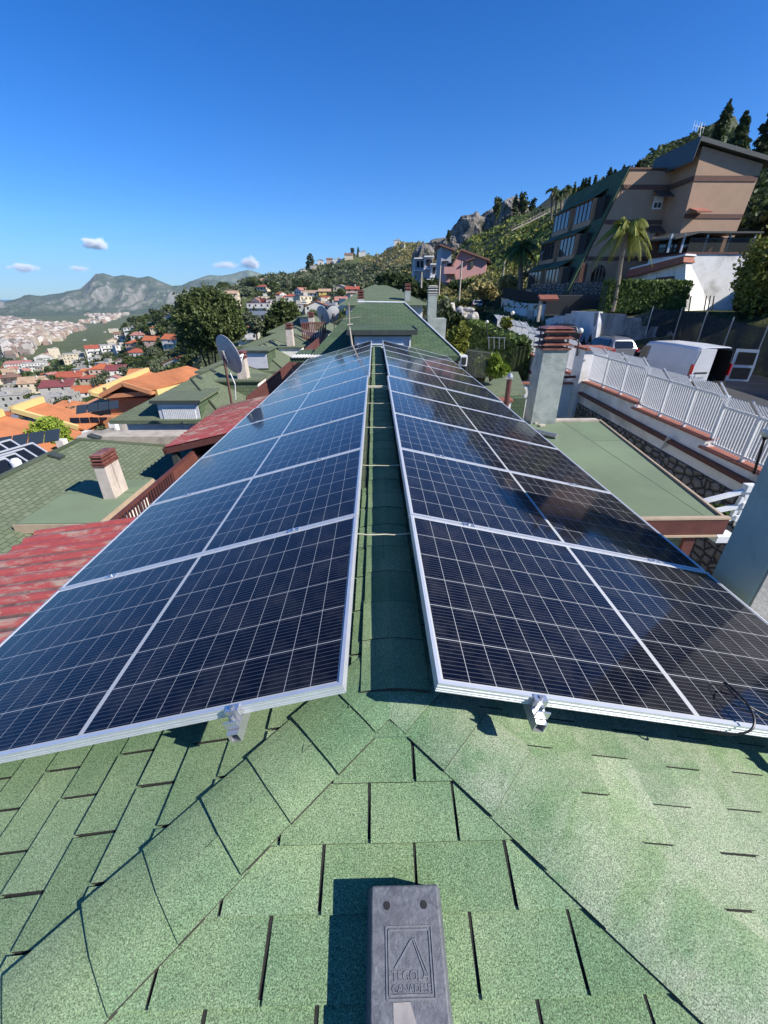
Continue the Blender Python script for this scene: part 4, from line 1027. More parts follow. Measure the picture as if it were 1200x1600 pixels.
vl=V((15.2,19.0,-3.92)); T=xf(vl,.10)
van=thing('van','white panel van parked on the road with its right rear door swung open','van',vl)
W=.95
def vs(y,zt,wt,belt=1.05,zb=.32,wb=None):
    wb=wb or W; return (y,[(wb*.97,zb),(wb,zb+.25),(wb,belt),(wt,zt-.12),(wt-.12,zt-.02),(wt-.35,zt)])
mb=MB(); 
secs=[vs(0,1.90,.84),vs(.15,1.94,.86),vs(1.5,1.97,.87),vs(3.0,1.95,.86),vs(3.35,1.90,.84),vs(4.05,1.32,.80),vs(4.35,1.10,.76,.95),vs(4.75,.92,.68,.8,.3,.88),vs(4.85,.75,.6,.65,.32,.8)]
loft(mb,T,secs,False)
mb.face([T(x,4.85,z) for x,z in ((-.78,.32),(.78,.32),(.8,.6),(.6,.75),(-.6,.75),(-.8,.6))][::-1])
# rear face left of the opening (left door closed) and header
fr=[T(-.93,-.0,.34),T(.0,0,.34),T(.0,0,1.86),T(-.72,0,1.90),T(-.84,0,1.78),T(-.95,0,1.05)]
mb.face(fr)
mb.build('body',M['van_white'],van)
mb=MB(); q=[T(.0,.02,.42),T(.93,.02,.42),T(.93,.02,1.0),T(.84,.02,1.76),T(.0,.02,1.83)]; q2=[p+(T(0,1.2,0)-T(0,0,0)) for p in q]
mb.face(q2)
for i in range(len(q)): j=(i+1)%len(q); mb.face([q[i],q[j],q2[j],q2[i]])
mb.build('cargo_space',M['black_in'],van)
mb=MB(); mb.face([T(-.90,-.03,.5),T(-.02,-.03,.5),T(-.02,-.03,1.82),T(-.76,-.03,1.84),T(-.90,-.03,1.1)]); 
mb.bar(T(-.45,-.06,.95)-V((0,0,0)),T(-.46,-.06,.95)+V((.001,0,0)),.01)
dl=mb.build('rear_door',M['van_white'],van)
mb=MB(); mb.box(T(-.45,-.045,.72),(.5,.02,.12),T(1,0,0)-T(0,0,0)); mb.build('number_plate',M['plate'],dl)
mb=MB(); mb.box(T(-.45,-.04,.86),(.62,.03,.06),T(1,0,0)-T(0,0,0)); mb.build('handle_strip',M['black_in'],dl)
# open right door, hinged at x=.93, swung out
hx=T(.95,-.02,0); dd=(V((1.0,-.38,0))).normalized()
def D(u,z,n=0): return V((hx.x,hx.y,vl.z))+dd*u+V((0,0,z))+V((dd.y,-dd.x,0))*n
mb=MB(); dp=[D(0,.5),D(.88,.5),D(.9,1.1),D(.84,1.84),D(0,1.86)]; mb.prism(dp,V((dd.y,-dd.x,0))*-.06)
do=mb.build('rear_door',M['van_white'],van); do['label']='open rear door with its dark inner panels showing'
mb=MB(); mb.prism([D(.1,1.2,.005),D(.8,1.2,.005),D(.78,1.72,.005),D(.1,1.74,.005)],V((dd.y,-dd.x,0))*.012); mb.build('window',M['glass_d'],do)
mb=MB(); mb.prism([D(.1,.58,.005),D(.8,.58,.005),D(.8,1.08,.005),D(.1,1.08,.005)],V((dd.y,-dd.x,0))*.012); mb.build('inner_panel',M['black_in'],do)
mb=MB(); mb.box(T(-.952,-.0,.98),(.09,.12,.5),T(1,0,0)-T(0,0,0)); mb.build('tail_light',M['red_l'],van)
mb=MB(); mb.box(T(.955,-.0,.98),(.06,.12,.5),T(1,0,0)-T(0,0,0)); mb.build('tail_light',M['red_l'],van)
mb=MB(); mb.box(T(0,-.06,.38),(1.8,.12,.2),T(1,0,0)-T(0,0,0)); mb.box(T(0,4.86,.42),(1.6,.1,.22),T(1,0,0)-T(0,0,0)); mb.build('bumper',M['black_in'],van)
for sx in (-1,1):
    mb=MB(); q=[T(sx*.962,3.0,1.12),T(sx*.962,3.78,1.12),T(sx*.90,3.45,1.68),T(sx*.895,3.0,1.72)]; mb.prism(q,T(sx*.012,0,0)-T(0,0,0)); mb.build('side_window',M['glass_d'],van)
    mb=MB(); mb.box(T(sx*1.02,3.75,1.22),(.14,.1,.22),T(1,0,0)-T(0,0,0)); mb.build('mirror',M['black_in'],van)
    mb=MB(); mb.box(T(sx*.958,2.88,1.0),(.02,.14,.04),T(1,0,0)-T(0,0,0)); mb.build('door_handle',M['black_in'],van)
    for y in (.75,3.95): wheel(van,T(sx*.86,y,.32),.32,.22,T(1,0,0)-T(0,0,0))
    mb=MB(); mb.box(T(sx*.6,4.84,.72),(.3,.08,.16),T(1,0,0)-T(0,0,0)); mb.build('headlight',M['plate'],van)
mb=MB(); q=[T(-.72,4.02,1.36),T(.72,4.02,1.36),T(.70,3.42,1.87),T(-.70,3.42,1.87)]; mb.face([p+V((0,.02,.02)) for p in q]); mb.build('windscreen',M['glass_d'],van)
# side panel moulding lines
mb=MB()
mb.bar(T(-.962,.2,.72),T(-.962,2.9,.72),.012,.05)
mb.build('side_moulding',M['silver'],van)
def car(label,loc,rot,L,Wd,H,mat,rear=True,group=None,rack=False):
    T=xf(loc,rot); t=thing('car',label,'car',loc,group); W=Wd/2
    def s(y,zt,wt,belt,wb=1.0): return (y*L,[(W*.93*wb,.22),(W*wb,.45),(W*wb,belt),(wt*W,max(zt-.06,belt+.01)),(wt*W-.1,max(zt,belt+.03)),(wt*W-.3,max(zt,belt+.03)+.01)])
    b=H*.62; mb=MB()
    loft(mb,T,[s(0,b,.85,b*.8,.9),s(.04,b+.02,.88,b,.97),s(.10,H*.93,.74,b),s(.2,H,.76,b),s(.5,H,.76,b),s(.58,H*.96,.74,b),s(.72,b+.05,.8,b*.95),s(.9,b*.9,.8,b*.82,.97),s(1,b*.65,.75,b*.6,.85)])
    bo=mb.build('body',mat,t)
    X=T(1,0,0)-T(0,0,0)
    mb=MB(); q=[T(-W*.68,.035*L,b+.06),T(W*.68,.035*L,b+.06),T(W*.62,.095*L,H*.9),T(-W*.62,.095*L,H*.9)]; mb.face([p-(T(0,.03,0)-T(0,0,0)) for p in q]); mb.build('rear_window',M['glass_d'],t)
    mb=MB(); q=[T(-W*.7,.71*L,b+.08),T(W*.7,.71*L,b+.08),T(W*.62,.585*L,H*.93),T(-W*.62,.585*L,H*.93)]; mb.face([p+(T(0,.03,.01)-T(0,0,0)) for p in q][::-1]); mb.build('windscreen',M['glass_d'],t)
    for sx in (-1,1):
        for (ya,yb) in ((.13,.34),(.36,.62)):
            mb=MB(); q=[T(sx*W*.985,ya*L,b+.04),T(sx*W*.985,yb*L+(.05*L if yb>.5 else 0),b+.04),T(sx*W*.80,yb*L-(.03*L if yb>.5 else 0),H*.92),T(sx*W*.80,(ya+.02)*L,H*.92)]
            mb.prism([p+X*sx*.012 for p in q],X*sx*.01); mb.build('side_window',M['glass_d'],t)
        mb=MB(); mb.box(T(sx*W*.88,.0,b*.86),(.16,.08,.3),X); mb.build('tail_light',M['red_l'],t)
        mb=MB(); mb.box(T(sx*W*.62,L*.985,b*.62),(.3,.08,.14),X); mb.build('headlight',M['plate'],t)
        mb=MB(); mb.box(T(sx*(W+.06),.64*L,b+.08),(.14,.1,.12),X); mb.build('mirror',mat,t)
        for y in (.18,.8): wheel(t,T(sx*W*.86,y*L,.3),.3,.2,X)
        if rack: mb=MB(); mb.path([T(sx*W*.62,.14*L,H+.0),T(sx*W*.62,.2*L,H+.07),T(sx*W*.62,.52*L,H+.07),T(sx*W*.62,.56*L,H)],.02,6); mb.build('roof_rail',M['black_in'],t)
    mb=MB(); mb.box(T(0,-.02,b*.55),(.5,.02,.11),X); mb.build('number_plate',M['plate'],t)
    return t
car('silver estate car with roof rails parked in front of the white van',(14.95,25.6,-3.72),.06,4.0,1.7,1.52,M['silver'],rack=True)
car('black car parked against the pale blue shaded wall',(15.1,33.8,-3.38),.05,4.0,1.7,1.45,M['navy'])
c=AY(746,483,72); car('white car far up the road, below the grassy bank',(c.x,c.y,c.z-.1),-.1,3.9,1.75,1.45,M['wcar'])
# ================================================================ UPPER TERRACE: garage and brown building
def bandz(px,py,y): return AY(px,py,y).z
t=thing('building','brown terraced building with sloping green front and projecting gabled block','building',(25,50,0),None)
yF=44.; 
pts=[AY(*q,yF) for q in ((888,460),(1095,458),(1110,262),(1062,268),(985,265))]
mb=MB(); mb.prism(pts,(0,12.5,0),(1,0,0)); w_=mb.build('end_wall',M['tan'],t)
mb=MB()
for row in (292,347,404):
    z=AY(940,row,yF).z; sl=(pts[4].x-pts[0].x)/(pts[4].z-pts[0].z); x=pts[0].x+(z-pts[0].z)*sl
    mb.bx(x+.05,AY(1085,row,yF).x,yF-.06,yF-.002,z-.16,z+.16)
mb.build('stripe',M['tanstripe'],w_)
# projecting block with gable roof
yB=41.
b0=AY(1080,372,yB);b1=AY(1160,372,yB); bt=AY(1098,228,yB); btr=AY(1193,256,yB)
xb0,xb1=bt.x-.0,btr.x
blk=[V((xb0,yB,bt.z)),V((xb0+.25,yB,b0.z-3)),V((xb1-.6,yB,b0.z-3)),V((xb1,yB,btr.z))]
mb=MB(); mb.prism(blk,(0,yF-yB+2.5,0),(1,0,0)); bk=mb.build('gabled_block',M['tan'],t)
mb=MB()
for row in (279,):
    z=AY(1120,row,yB).z; mb.bx(xb0+.02,xb1-.15,yB-.05,yB-.002,z-.18,z+.18); mb.bx(xb0-.05,xb0-.002,yB,yF,z-.18,z+.18)
z=AY(1120,338,yB).z; mb.bx(xb0+.1,xb1-.3,yB-.05,yB-.002,z-.15,z+.15)
mb.build('stripe',M['tanstripe'],bk)
rp=[AY(1062,236,yB-.4),AY(1097,212,yB-.4),AY(1150,224,yB-.4),AY(1215,248,yB-.4)]
mb=MB()
ridge=rp[1]; q=[ridge, V((xb1+.9,yB-.5,rp[3].z-.05)), V((xb1+.9,yF+2.5,rp[3].z-.05)), V((ridge.x,yF+2.5,ridge.z))]
mb.slab(q,.28,(0,1,0)); q=[V((xb0-.75,yB-.5,rp[0].z-.35)),ridge-V((.001,0,0)),V((ridge.x-.001,yF+2.5,ridge.z)),V((xb0-.75,yF+2.5,rp[0].z-.35))]; mb.slab(q,.28,(0,1,0))
mb.build('roof',M['lead'],bk)
# top parapet
mb=MB(); mb.bx(pts[4].x-.1,pts[3].x,yF-.08,yF+12.4,pts[4].z+.002,pts[4].z+.14); mb.build('parapet',M['tanstripe'],w_)
# sloping green side: bands of roof with bays
x0,z0,x1,z1=pts[0].x,pts[0].z,pts[4].x,pts[4].z
yA,yE=yF-.12,56.5
SX=lambda z:x0+(z-z0)*(x1-x0)/(z1-z0)
zs=[AY(905,r_,yF).z for r_ in (420,)]
mb=MB(); th=.25
mb.slab([V((SX(z0+.3)-.28,yA,z0+.3)),V((x1-.12,yA,z1+.3)),V((x1-.12,yE,z1+.3)),V((SX(z0+.3)-.28,yE,z0+.3))],.3,(0,1,0)) 
g=mb.build('green_slope',M['sh_deep'],t)
for (zb_,zt_,n,open_) in ((z0+.6,z0+2.3,4,0),(z0+3.45,z0+5.0,4,1),(z0+6.25,z0+7.75,4,1)):
    xo=SX(zb_)-.5
    # protruding bays: box from xo to the slope
    for k,(ya,yb) in enumerate(((46.3,50.2),(51.2,55.6))):
        mb=MB(); mb.prism([V((xo,ya,zb_-.75)),V((xo,ya,zt_+.12)),V((SX(zt_)+.3,ya,zt_+.12)),V((SX(zb_)+.3,ya,zb_-.75))],(0,yb-ya,0)); by=mb.build('bay',M['tan'],t)
        mb=MB(); mb.slab([V((xo-.25,ya-.15,zt_+.14)),V((SX(zt_+.9),ya-.15,zt_+1.0)),V((SX(zt_+.9),yb+.15,zt_+1.0)),V((xo-.25,yb+.15,zt_+.14))],.1,(0,1,0)); mb.build('canopy',M['sh_deep'],by)
        for i in range(n):
            a_=ya+.2+(yb-ya-.4)*i/n; b_=a_+(yb-ya-.4)/n-.12
            mb=MB(); mb.bx(xo-.03,xo-.002,a_,b_,zb_,zt_); wi=mb.build('window',M['glass'],by)
            mb=MB(); mb.bx(xo-.06,xo-.032,a_-.03,a_+.02,zb_,zt_); mb.bx(xo-.06,xo-.032,b_-.02,b_+.03,zb_,zt_); mb.bx(xo-.06,xo-.032,a_,b_,zt_-.03,zt_+.05); mb.build('window_frame',M['tanstripe'],by)
    mb=MB(); mb.bx(SX(zb_)-.3,SX(zb_)+.1,44.5,46.0,zb_-.4,zt_); mb.build('recess',M['dark'],t)
# windows of the end wall, awnings, arch
for (px0,py0,px1,py1,aw) in ((1018,327,1037,307,1),(1005,382,1024,362,1)):
    a_=AY(px0,py0,yF); b_=AY(px1,py1,yF)
    mb=MB(); mb.bx(a_.x,b_.x,yF-.08,yF-.002,a_.z,b_.z); wi=mb.build('window',M['white_metal'],t)
    zm=a_.z+(b_.z-a_.z)*.5
    mb=MB(); mb.bx(a_.x+.1,(a_.x+b_.x)/2-.04,yF-.1,yF-.082,a_.z+.1,zm); mb.bx((a_.x+b_.x)/2+.04,b_.x-.1,yF-.1,yF-.082,a_.z+.1,zm); mb.build('pane',M['glass'],wi)
    mb=MB(); mb.slab([V((a_.x-.25,yF-1.1,b_.z-.15)),V((b_.x+.3,yF-1.1,b_.z-.15)),V((b_.x+.3,yF-.01,b_.z+.45)),V((a_.x-.25,yF-.01,b_.z+.45))],.08); mb.build('awning',M['tanstripe'],wi)
mb=MB(); a_=AY(922,440,yF-.05); b_=AY(943,440,yF-.05); r_=(b_.x-a_.x)/2; cx=(a_.x+b_.x)/2; zc=AY(930,425,yF).z
arch=[V((a_.x,yF-.1,a_.z)),V((b_.x,yF-.1,a_.z))]+[V((cx+r_*math.cos(u),yF-.1,zc+r_*math.sin(u))) for u in [math.pi*i/10 for i in range(11)]]
mb.prism(arch,(0,.07,0)); ar=mb.build('arch_window',M['glass_d'],t)
mb=MB(); 
for i in range(10):
    u,v_=math.pi*i/10,math.pi*(i+1)/10; mb.bar((cx+r_*math.cos(u),yF-.12,zc+r_*math.sin(u)),(cx+r_*math.cos(v_),yF-.12,zc+r_*math.sin(v_)),.08,.14)
for f_ in (-.5,0,.5): mb.bar((cx+r_*f_,yF-.12,a_.z),(cx+r_*f_,yF-.12,zc+r_*.8),.04,.04)
mb.build('arch_frame',M['tan'],ar)
mb=MB(); a_=AY(903,442,yF); b_=AY(917,414,yF); mb.bx(a_.x,b_.x,yF-.09,yF-.002,a_.z,b_.z); dw=mb.build('glass_door',M['glass_d'],t)
mb=MB()
for i in range(5): x=a_.x+(b_.x-a_.x)*i/4; mb.bx(x-.04,x+.04,yF-.13,yF-.092,a_.z,b_.z)
mb.bx(a_.x,b_.x,yF-.13,yF-.092,b_.z,b_.z+.15); mb.build('door_frame',M['tanstripe'],dw)
# small projecting ledge on the block
mb=MB(); a_=AY(1083,331,yB-.6); b_=AY(1108,327,yB-.6); mb.slab([V((a_.x,yB-1.1,a_.z)),V((b_.x,yB-1.1,a_.z)),V((b_.x,yB,a_.z+.35)),V((a_.x,yB,a_.z+.35))],.12); mb.build('tiled_ledge',M['coping'],bk)
# TV aerial
t2=thing('aerial','white television aerial on the brown building beside the cypress','aerial',AY(1093,216,42))
mb=MB(); mb.tube(AY(1093,216,42),AY(1096,192,42),.03,.03,6); mb.bar(AY(1084,196,42),AY(1100,200,42),.03,.03)
for i in range(5): 
    p=AY(1084,196,42).lerp(AY(1100,200,42),i/4); mb.bar(p-V((0,0,.3)),p+V((0,0,.3)),.02,.02)
mb.build('mast',M['white_metal'],t2)
# garage / terrace building
t=thing('garage','white garage building with terrace canopy on top beside the hedge','garage',(24,36,-1))
yG=37.; g=[AY(*q,yG) for q in ((1052,487),(1160,487),(1176,397),(1073,397))]
zt=(g[2].z+g[3].z)/2; g[2].z=zt; g[3].z=zt; g[0]=V((g[3].x,yG,g[0].z)); g[1]=V((g[2].x,yG,g[1].z))
mb=MB(); mb.prism(g,(0,5,0)); mb.build('wall',M['white_wall'],t)
mb=MB(); mb.bx(g[3].x-.1,g[2].x+.1,yG-.08,yG+5,zt+.002,zt+.12); mb.build('coping',M['brownpaint'],t)
# left wing
A,B=(g[3].x-.002,37.02),(AY(985,440,42.5).x,42.5)
wq=[onplane(*q_,A,B) for q_ in ((1068,487),(985,470),(986,432),(1072,408))]
mb=MB(); mb.prism(wq,(3,1.2,0)); lw=mb.build('left_wing',M['white_wall'],t)
wq=[onplane(*q_,A,B)-V((.5,.35,0)) for q_ in ((1073,410),(983,435),(987,422),(1074,400))]
mb=MB(); mb.prism(wq,(3.2,1.4,0)); mb.build('tiled_eave',M['coping'],lw)
wq=[onplane(*q_,A,B)-V((.5,.4,0)) for q_ in ((1075,400),(987,422),(990,419),(1076,397))]
mb=MB(); mb.prism(wq,(3.2,1.4,0)); mb.build('white_kerb',M['white_metal'],lw)
for q_ in (((1024,446),(1053,442),(1054,431),(1025,434)),((999,446),(1008,446),(1009,437),(1000,438))):
    mb=MB(); mb.prism([onplane(*p_,A,B)-V((.06,.04,0)) for p_ in q_],(.05,.03,0)); mb.build('door',M['brownpaint'],lw)
# canopy
zc=AY(1100,362,yG).z; cx0=AY(1038,380,yG+1).x; cx1=AY(1190,360,yG).x
mb=MB(); mb.slab([V((cx0,yG-.3,zc-.4)),V((g[3].x+.3,yG-.3,zc)),V((g[3].x+.3,yG+4.5,zc+.3)),V((cx0,yG+4.5,zc-.1))],.12); mb.slab([V((g[3].x+.3,yG-.3,zc)),V((cx1,yG-.3,zc)),V((cx1,yG+4.5,zc+.3)),V((g[3].x+.3,yG+4.5,zc+.3))],.12); mb.build('canopy',M['lead'],t)
for px in (1042,1062,1097,1132,1170):
    x=AY(px,395,yG+.2).x; mb=MB(); mb.bx(x-.06,x+.06,yG+.1,yG+.22,zt+.1,zc-.12); mb.build('canopy_post',M['galv'],t)
mb=MB()
for i in range(60):
    x=g[3].x+(g[2].x-g[3].x)*i/59; mb.bx(x-.015,x+.015,yG+.02,yG+.05,zt+.12,zt+1.0)
mb.bx(g[3].x,g[2].x,yG,yG+.06,zt+1.0,zt+1.05); mb.build('terrace_railing',M['lead'],t)
mb=MB(); mb.bx(cx0+.4,cx1-.4,yG+3.6,yG+3.8,zt+.1,zc+.05); mb.build('back_wall',M['tanstripe'],t)
mb=MB()
for i in range(7): x=cx0+1.2+i*.95; mb.bx(x,x+.55,yG+3.55,yG+3.597,zt+.4,zt+1.5)
mb.build('pane',M['glass_d'],t)
# low iron fence / stair in front of the garage
t=thing('iron_gate','black iron gate and railings at the foot of the white garage wall','gate',AY(1075,487,35))
mb=MB()
for px in (1071,1078,1102,1108,1114): mb.bar(AY(px-2,486,35),AY(px+2,462,35),.06,.06)
for i in range(8): mb.bar(AY(1071+i*.9,484,35),AY(1074+i*.9,464,35),.015,.015)
mb.build('bars',M['blackplastic'],t)
# ---------------- houses on the slope ahead right
def gable(t,pts_front,depth,wallm,roofm,over=.4,th=.18):
    """pts_front: bottom left, bottom right, right eave, apex, left eave"""
    mb=MB(); mb.prism(pts_front,depth); w=mb.build('wall',wallm,t); bl,br,re,ap,le=[V(p) for p in pts_front]; d=V(depth)
    u=d.normalized(); mb=MB()
    for e_ in (re,le):
        s=(e_-ap).normalized(); ee=e_+s*over; a0=ap-u*over+V((0,0,.03)); a1=ap+d+u*over+V((0,0,.03)); b0=ee-u*over+V((0,0,.03)); b1=ee+d+u*over+V((0,0,.03))
        mb.slab([a0,b0,b1,a1],th)
    mb.build('roof',roofm,t); return w
M['pink']=paint('pink_render',(.55,.30,.28),(.5,.27,.25),1,.85); M['tile']=paint('brown_tile',(.16,.08,.06),(.22,.11,.08),8,.85); M['greywall']=paint('grey_white_render',(.42,.43,.46),(.36,.37,.4),1,.85)
t=thing('house','pink gabled house with brown roof on the slope below the rocks','house',AY(730,440,110))
pf=[AY(*q,110) for q in ((712,437),(759,435),(761,404),(721,389),(708,412))]
gable(t,pf,(3,12,0),M['pink'],M['tile'],.8,.35)
mb=MB(); a_=AY(734,418,109.9); b_=AY(740,408,109.9); mb.bx(a_.x,b_.x,109.7,109.95,a_.z,b_.z); wi=mb.build('window',M['lead'],t)
mb=MB(); mb.bar(AY(727,408,109.5),AY(741,403,109.5),.8,.2); mb.build('awning',M['tile'],wi)
mb=MB(); a_=AY(697,441,110.5); b_=AY(711,410,110.5); mb.bx(a_.x,b_.x,110.5,120,a_.z,b_.z); mb.build('side_wing',M['pink'],t)
mb=MB(); a_=AY(693,428,109); b_=AY(712,424,109); mb.bx(a_.x,b_.x,108.6,110.4,a_.z,b_.z+.0); mb.bx(a_.x,b_.x,108.6,108.7,b_.z,b_.z+.9); mb.build('balcony',M['pink'],t)
mb=MB(); a_=AY(698,424,110.4); b_=AY(709,412,110.4); mb.bx(a_.x,b_.x,110.3,110.45,a_.z,b_.z); mb.build('window',M['dark'],t)
t=thing('house','tall white house with lean roof just left of the pink house','house',AY(695,440,125))
a_=AY(687,445,125); b_=AY(706,392,125); mb=MB(); mb.prism([V((a_.x,125,a_.z)),V((b_.x,125,a_.z)),V((b_.x,125,b_.z)),V((a_.x,125,b_.z+1.0))],(0,9,0)); mb.build('wall',M['greywall'],t)
mb=MB(); mb.slab([V((a_.x-.8,124,b_.z+1.5)),V((b_.x+.8,124,b_.z+.2)),V((b_.x+.8,134.5,b_.z+.2)),V((a_.x-.8,134.5,b_.z+1.5))],.35); mb.build('roof',M['tile'],t)
for i in range(2): a2=AY(691,418+i*14,124.9); mb=MB(); mb.bx(a2.x,a2.x+1.6,124.85,124.99,a2.z,a2.z+1.5); mb.build('window',M['dark'],t)
t=thing('apartment_block','grey flat roofed block with stepped balconies left of the white house','building',AY(665,445,150))
for (x0_,x1_,r0,r1,y) in ((647,664,446,403,150),(662,676,446,400,146),(672,688,446,412,142),(660,690,452,436,138)):
    a_=AY(x0_,r0,y); b_=AY(x1_,r1,y); mb=MB(); mb.bx(a_.x,b_.x,y,y+10,a_.z-3,b_.z); w_=mb.build('wall',M['greywall'],t)
    mb=MB(); mb.bx(a_.x-.3,b_.x+.3,y-1.2,y,b_.z-.3,b_.z); mb.bx(a_.x-.3,b_.x+.3,y-1.2,y,b_.z-3.6,b_.z-3.3); mb.build('balcony_slab',M['white_metal'],w_)
    for k in range(2):
        xx=a_.x+(b_.x-a_.x)*(.2+.4*k); mb=MB(); mb.bx(xx,xx+.9,y-.06,y-.002,b_.z-2.6,b_.z-.9); mb.build('window',M['dark'],w_)
for k,(px,r0,r1) in enumerate(((685.5,462,415),(717,470,408),(783,455,408),(658,450,425))):
    a_=AY(px,r0,64); b_=AY(px,r1,64); mb=MB(); mb.tube(a_,V((a_.x,64,b_.z)),.13,.1,8)
    tag(mb.build('utility_pole',M['concrete_l']),['pale utility pole in front of the white house, left of the pink one','pale utility pole standing before the pink house','pale utility pole on the grass slope right of the pink house','short pale pole before the grey flat roofed block'][k],'pole','utility poles')
# ================================================================ TERRAIN
def azof(px): q=ray(px,460); return math.atan2(q.x,q.y)
def CZ(px,items):
    out=[]
    for it in items:
        r,a=it[0],it[1]
        out.append((r, elz(px,a[0],r) if isinstance(a,tuple) else a))
    return (azof(px) if abs(px)<3000 else px/1e5, out)
W_=lambda row:(row,)
NEAR=[(0,-7),(12,-7.2)]
COLS=[
 (R(-180),[(0,-7),(60,-12),(300,-40),(9000,-200)]),
 (R(-80),[(0,-7),(15,-9),(60,-20),(250,-60),(1400,-160),(3000,-195),(9000,-200)]),
 CZ(0,NEAR+[(18,-8.5),(40,-13),(100,-28),(250,-53),(450,-62),(700,-85),(1400,-150),(3000,-190),(9000,-200)]),
 CZ(75,NEAR+[(18,-8.5),(40,-13),(100,-28),(250,-52),(450,-58),(700,-78),(1400,-145),(3000,-188),(9000,-200)]),
 CZ(150,NEAR+[(18,-8.5),(40,-13),(100,-27),(250,-48),(450,-50),(800,-66),(1500,-130),(3000,-180),(9000,-200)]),
 CZ(200,NEAR+[(18,-8.5),(40,-12.5),(100,-25),(250,-42),(400,-42),(600,W_(503)),(900,-60),(1500,-130),(3000,-180),(9000,-200)]),
 CZ(250,NEAR+[(18,-8),(45,-12.5),(100,-24),(220,-38),(350,-37),(500,W_(492)),(900,-60),(1500,-130),(9000,-200)]),
 CZ(300,NEAR+[(18,-8),(45,-12),(100,-23),(200,-32),(350,W_(503)),(500,W_(482)),(800,-40),(1500,-120),(9000,-200)]),
 CZ(350,NEAR+[(18,-8),(45,-11),(100,-20),(200,-28),(350,W_(492)),(500,W_(464)),(600,W_(452)),(900,-30),(1500,-120),(9000,-200)]),
 CZ(400,NEAR+[(18,-8),(45,-10),(100,-17),(200,-24),(300,W_(495)),(400,W_(478)),(500,W_(457)),(620,W_(434)),(900,0),(1500,-100),(9000,-200)]),
 CZ(450,NEAR+[(18,-7.5),(45,-9),(100,-14),(200,-18),(300,W_(488)),(400,W_(470)),(520,W_(446)),(640,W_(428)),(900,30),(1500,-60),(9000,-200)]),
 CZ(500,NEAR+[(18,-7.5),(45,-8),(100,-12),(200,-14),(300,W_(485)),(400,W_(464)),(550,W_(434)),(700,W_(416)),(900,30),(2000,-60),(9000,-200)]),
 CZ(560,NEAR+[(18,-7.5),(45,-7.5),(100,-8),(200,-8),(300,W_(470)),(450,W_(441)),(600,W_(412)),(750,W_(398)),(950,40),(2000,-60),(9000,-200)]),
 CZ(640,NEAR+[(18,-7.5),(30,-7),(45,-6.5),(100,-3),(150,W_(455)),(250,W_(438)),(400,W_(408)),(600,W_(381)),(800,50),(2000,0),(9000,-200)]),
 CZ(690,NEAR+[(18,-7.5),(30,-7),(45,-4),(70,-2.3),(100,.8),(150,W_(442)),(200,W_(415)),(300,W_(392)),(450,W_(374)),(700,60),(2000,20),(9000,-200)]),
 CZ(740,NEAR+[(18,-7),(30,-6),(45,-2.9),(70,-1.9),(85,W_(452)),(110,W_(437)),(160,W_(405)),(220,W_(372)),(260,W_(360)),(400,30),(2000,20),(9000,-200)]),
 CZ(800,NEAR+[(18,-6),(30,-3.6),(45,-2.5),(58,-1),(75,W_(445)),(100,W_(412)),(150,W_(372)),(200,W_(345)),(250,W_(335)),(400,40),(2000,20),(9000,-200)]),
 CZ(860,NEAR+[(18,-4.5),(34,-3.3),(42,-.8),(60,.5),(72,W_(420)),(100,W_(375)),(140,W_(340)),(170,W_(325)),(230,40),(2000,20),(9000,-200)]),
 CZ(930,NEAR+[(18,-4),(34,-3.3),(42,-.7),(60,1),(75,W_(360)),(100,W_(320)),(130,W_(303)),(200,38),(2000,20),(9000,-200)]),
 CZ(990,NEAR+[(18,-4),(34,-2.5),(42,-.7),(56,1),(75,W_(320)),(95,W_(285)),(120,W_(274)),(200,45),(2000,20),(9000,-200)]),
 CZ(1060,NEAR+[(22,-4),(36,-1),(50,1),(70,W_(310)),(90,W_(262)),(110,W_(240)),(200,50),(2000,20),(9000,-200)]),
 CZ(1130,NEAR+[(22,-4),(36,-1),(48,2),(60,W_(350)),(75,W_(275)),(95,W_(252)),(200,22),(2000,30),(9000,-200)]),
 CZ(1200,NEAR+[(22,-4),(32,-.5),(45,5),(60,W_(290)),(80,W_(250)),(110,W_(250)),(200,22),(2000,30),(9000,-200)]),
 (R(60),NEAR+[(22,-4),(32,0),(45,6),(80,20),(200,40),(9000,40)]),
 (R(180),[(0,-7),(60,-12),(300,-40),(9000,-200)]),
]
def interp(pts,r):
    if r<=pts[0][0]: return pts[0][1]
    for (a,za),(b,zb) in zip(pts[:-1],pts[1:]):
        if r<=b: 
            t=(r-a)/(b-a); return za+(zb-za)*t
    return pts[-1][1]
def Hbase(x,y):
    r=math.hypot(x,y); az=math.atan2(x,y)
    for (a,pa),(b,pb) in zip(COLS[:-1],COLS[1:]):
        if az<=b:
            t=(az-a)/(b-a); t=t*t*(3-2*t); return interp(pa,r)*(1-t)+interp(pb,r)*t
    return -7
def H(x,y):
    z=Hbase(x,y); r=math.hypot(x,y)
    amp=min(6,max(0,(r-60)*.012)); 
    if r<5500 and amp>0: z+=amp*(noise.noise(V((x*.012,y*.012,3)))+.5*noise.noise(V((x*.03,y*.03,7)))+.25*noise.noise(V((x*.08,y*.08,9))))
    if r<75 and x>-3:
        if x<WX+.15 and y<60: z=min(z,-6.9)
        elif y<76:
            if x<xr1(y)+.15: z=min(z,zroad(y)-.12)
            elif x<xr1(y)+1.2 and 31<y<62: z=min(z,-1.2)
            elif y<46 and x<36 and y>31: z=min(z,-1.0)
            elif y<=31: z=min(z,-4.1+max(0,x-20.9)*.5)
    return z
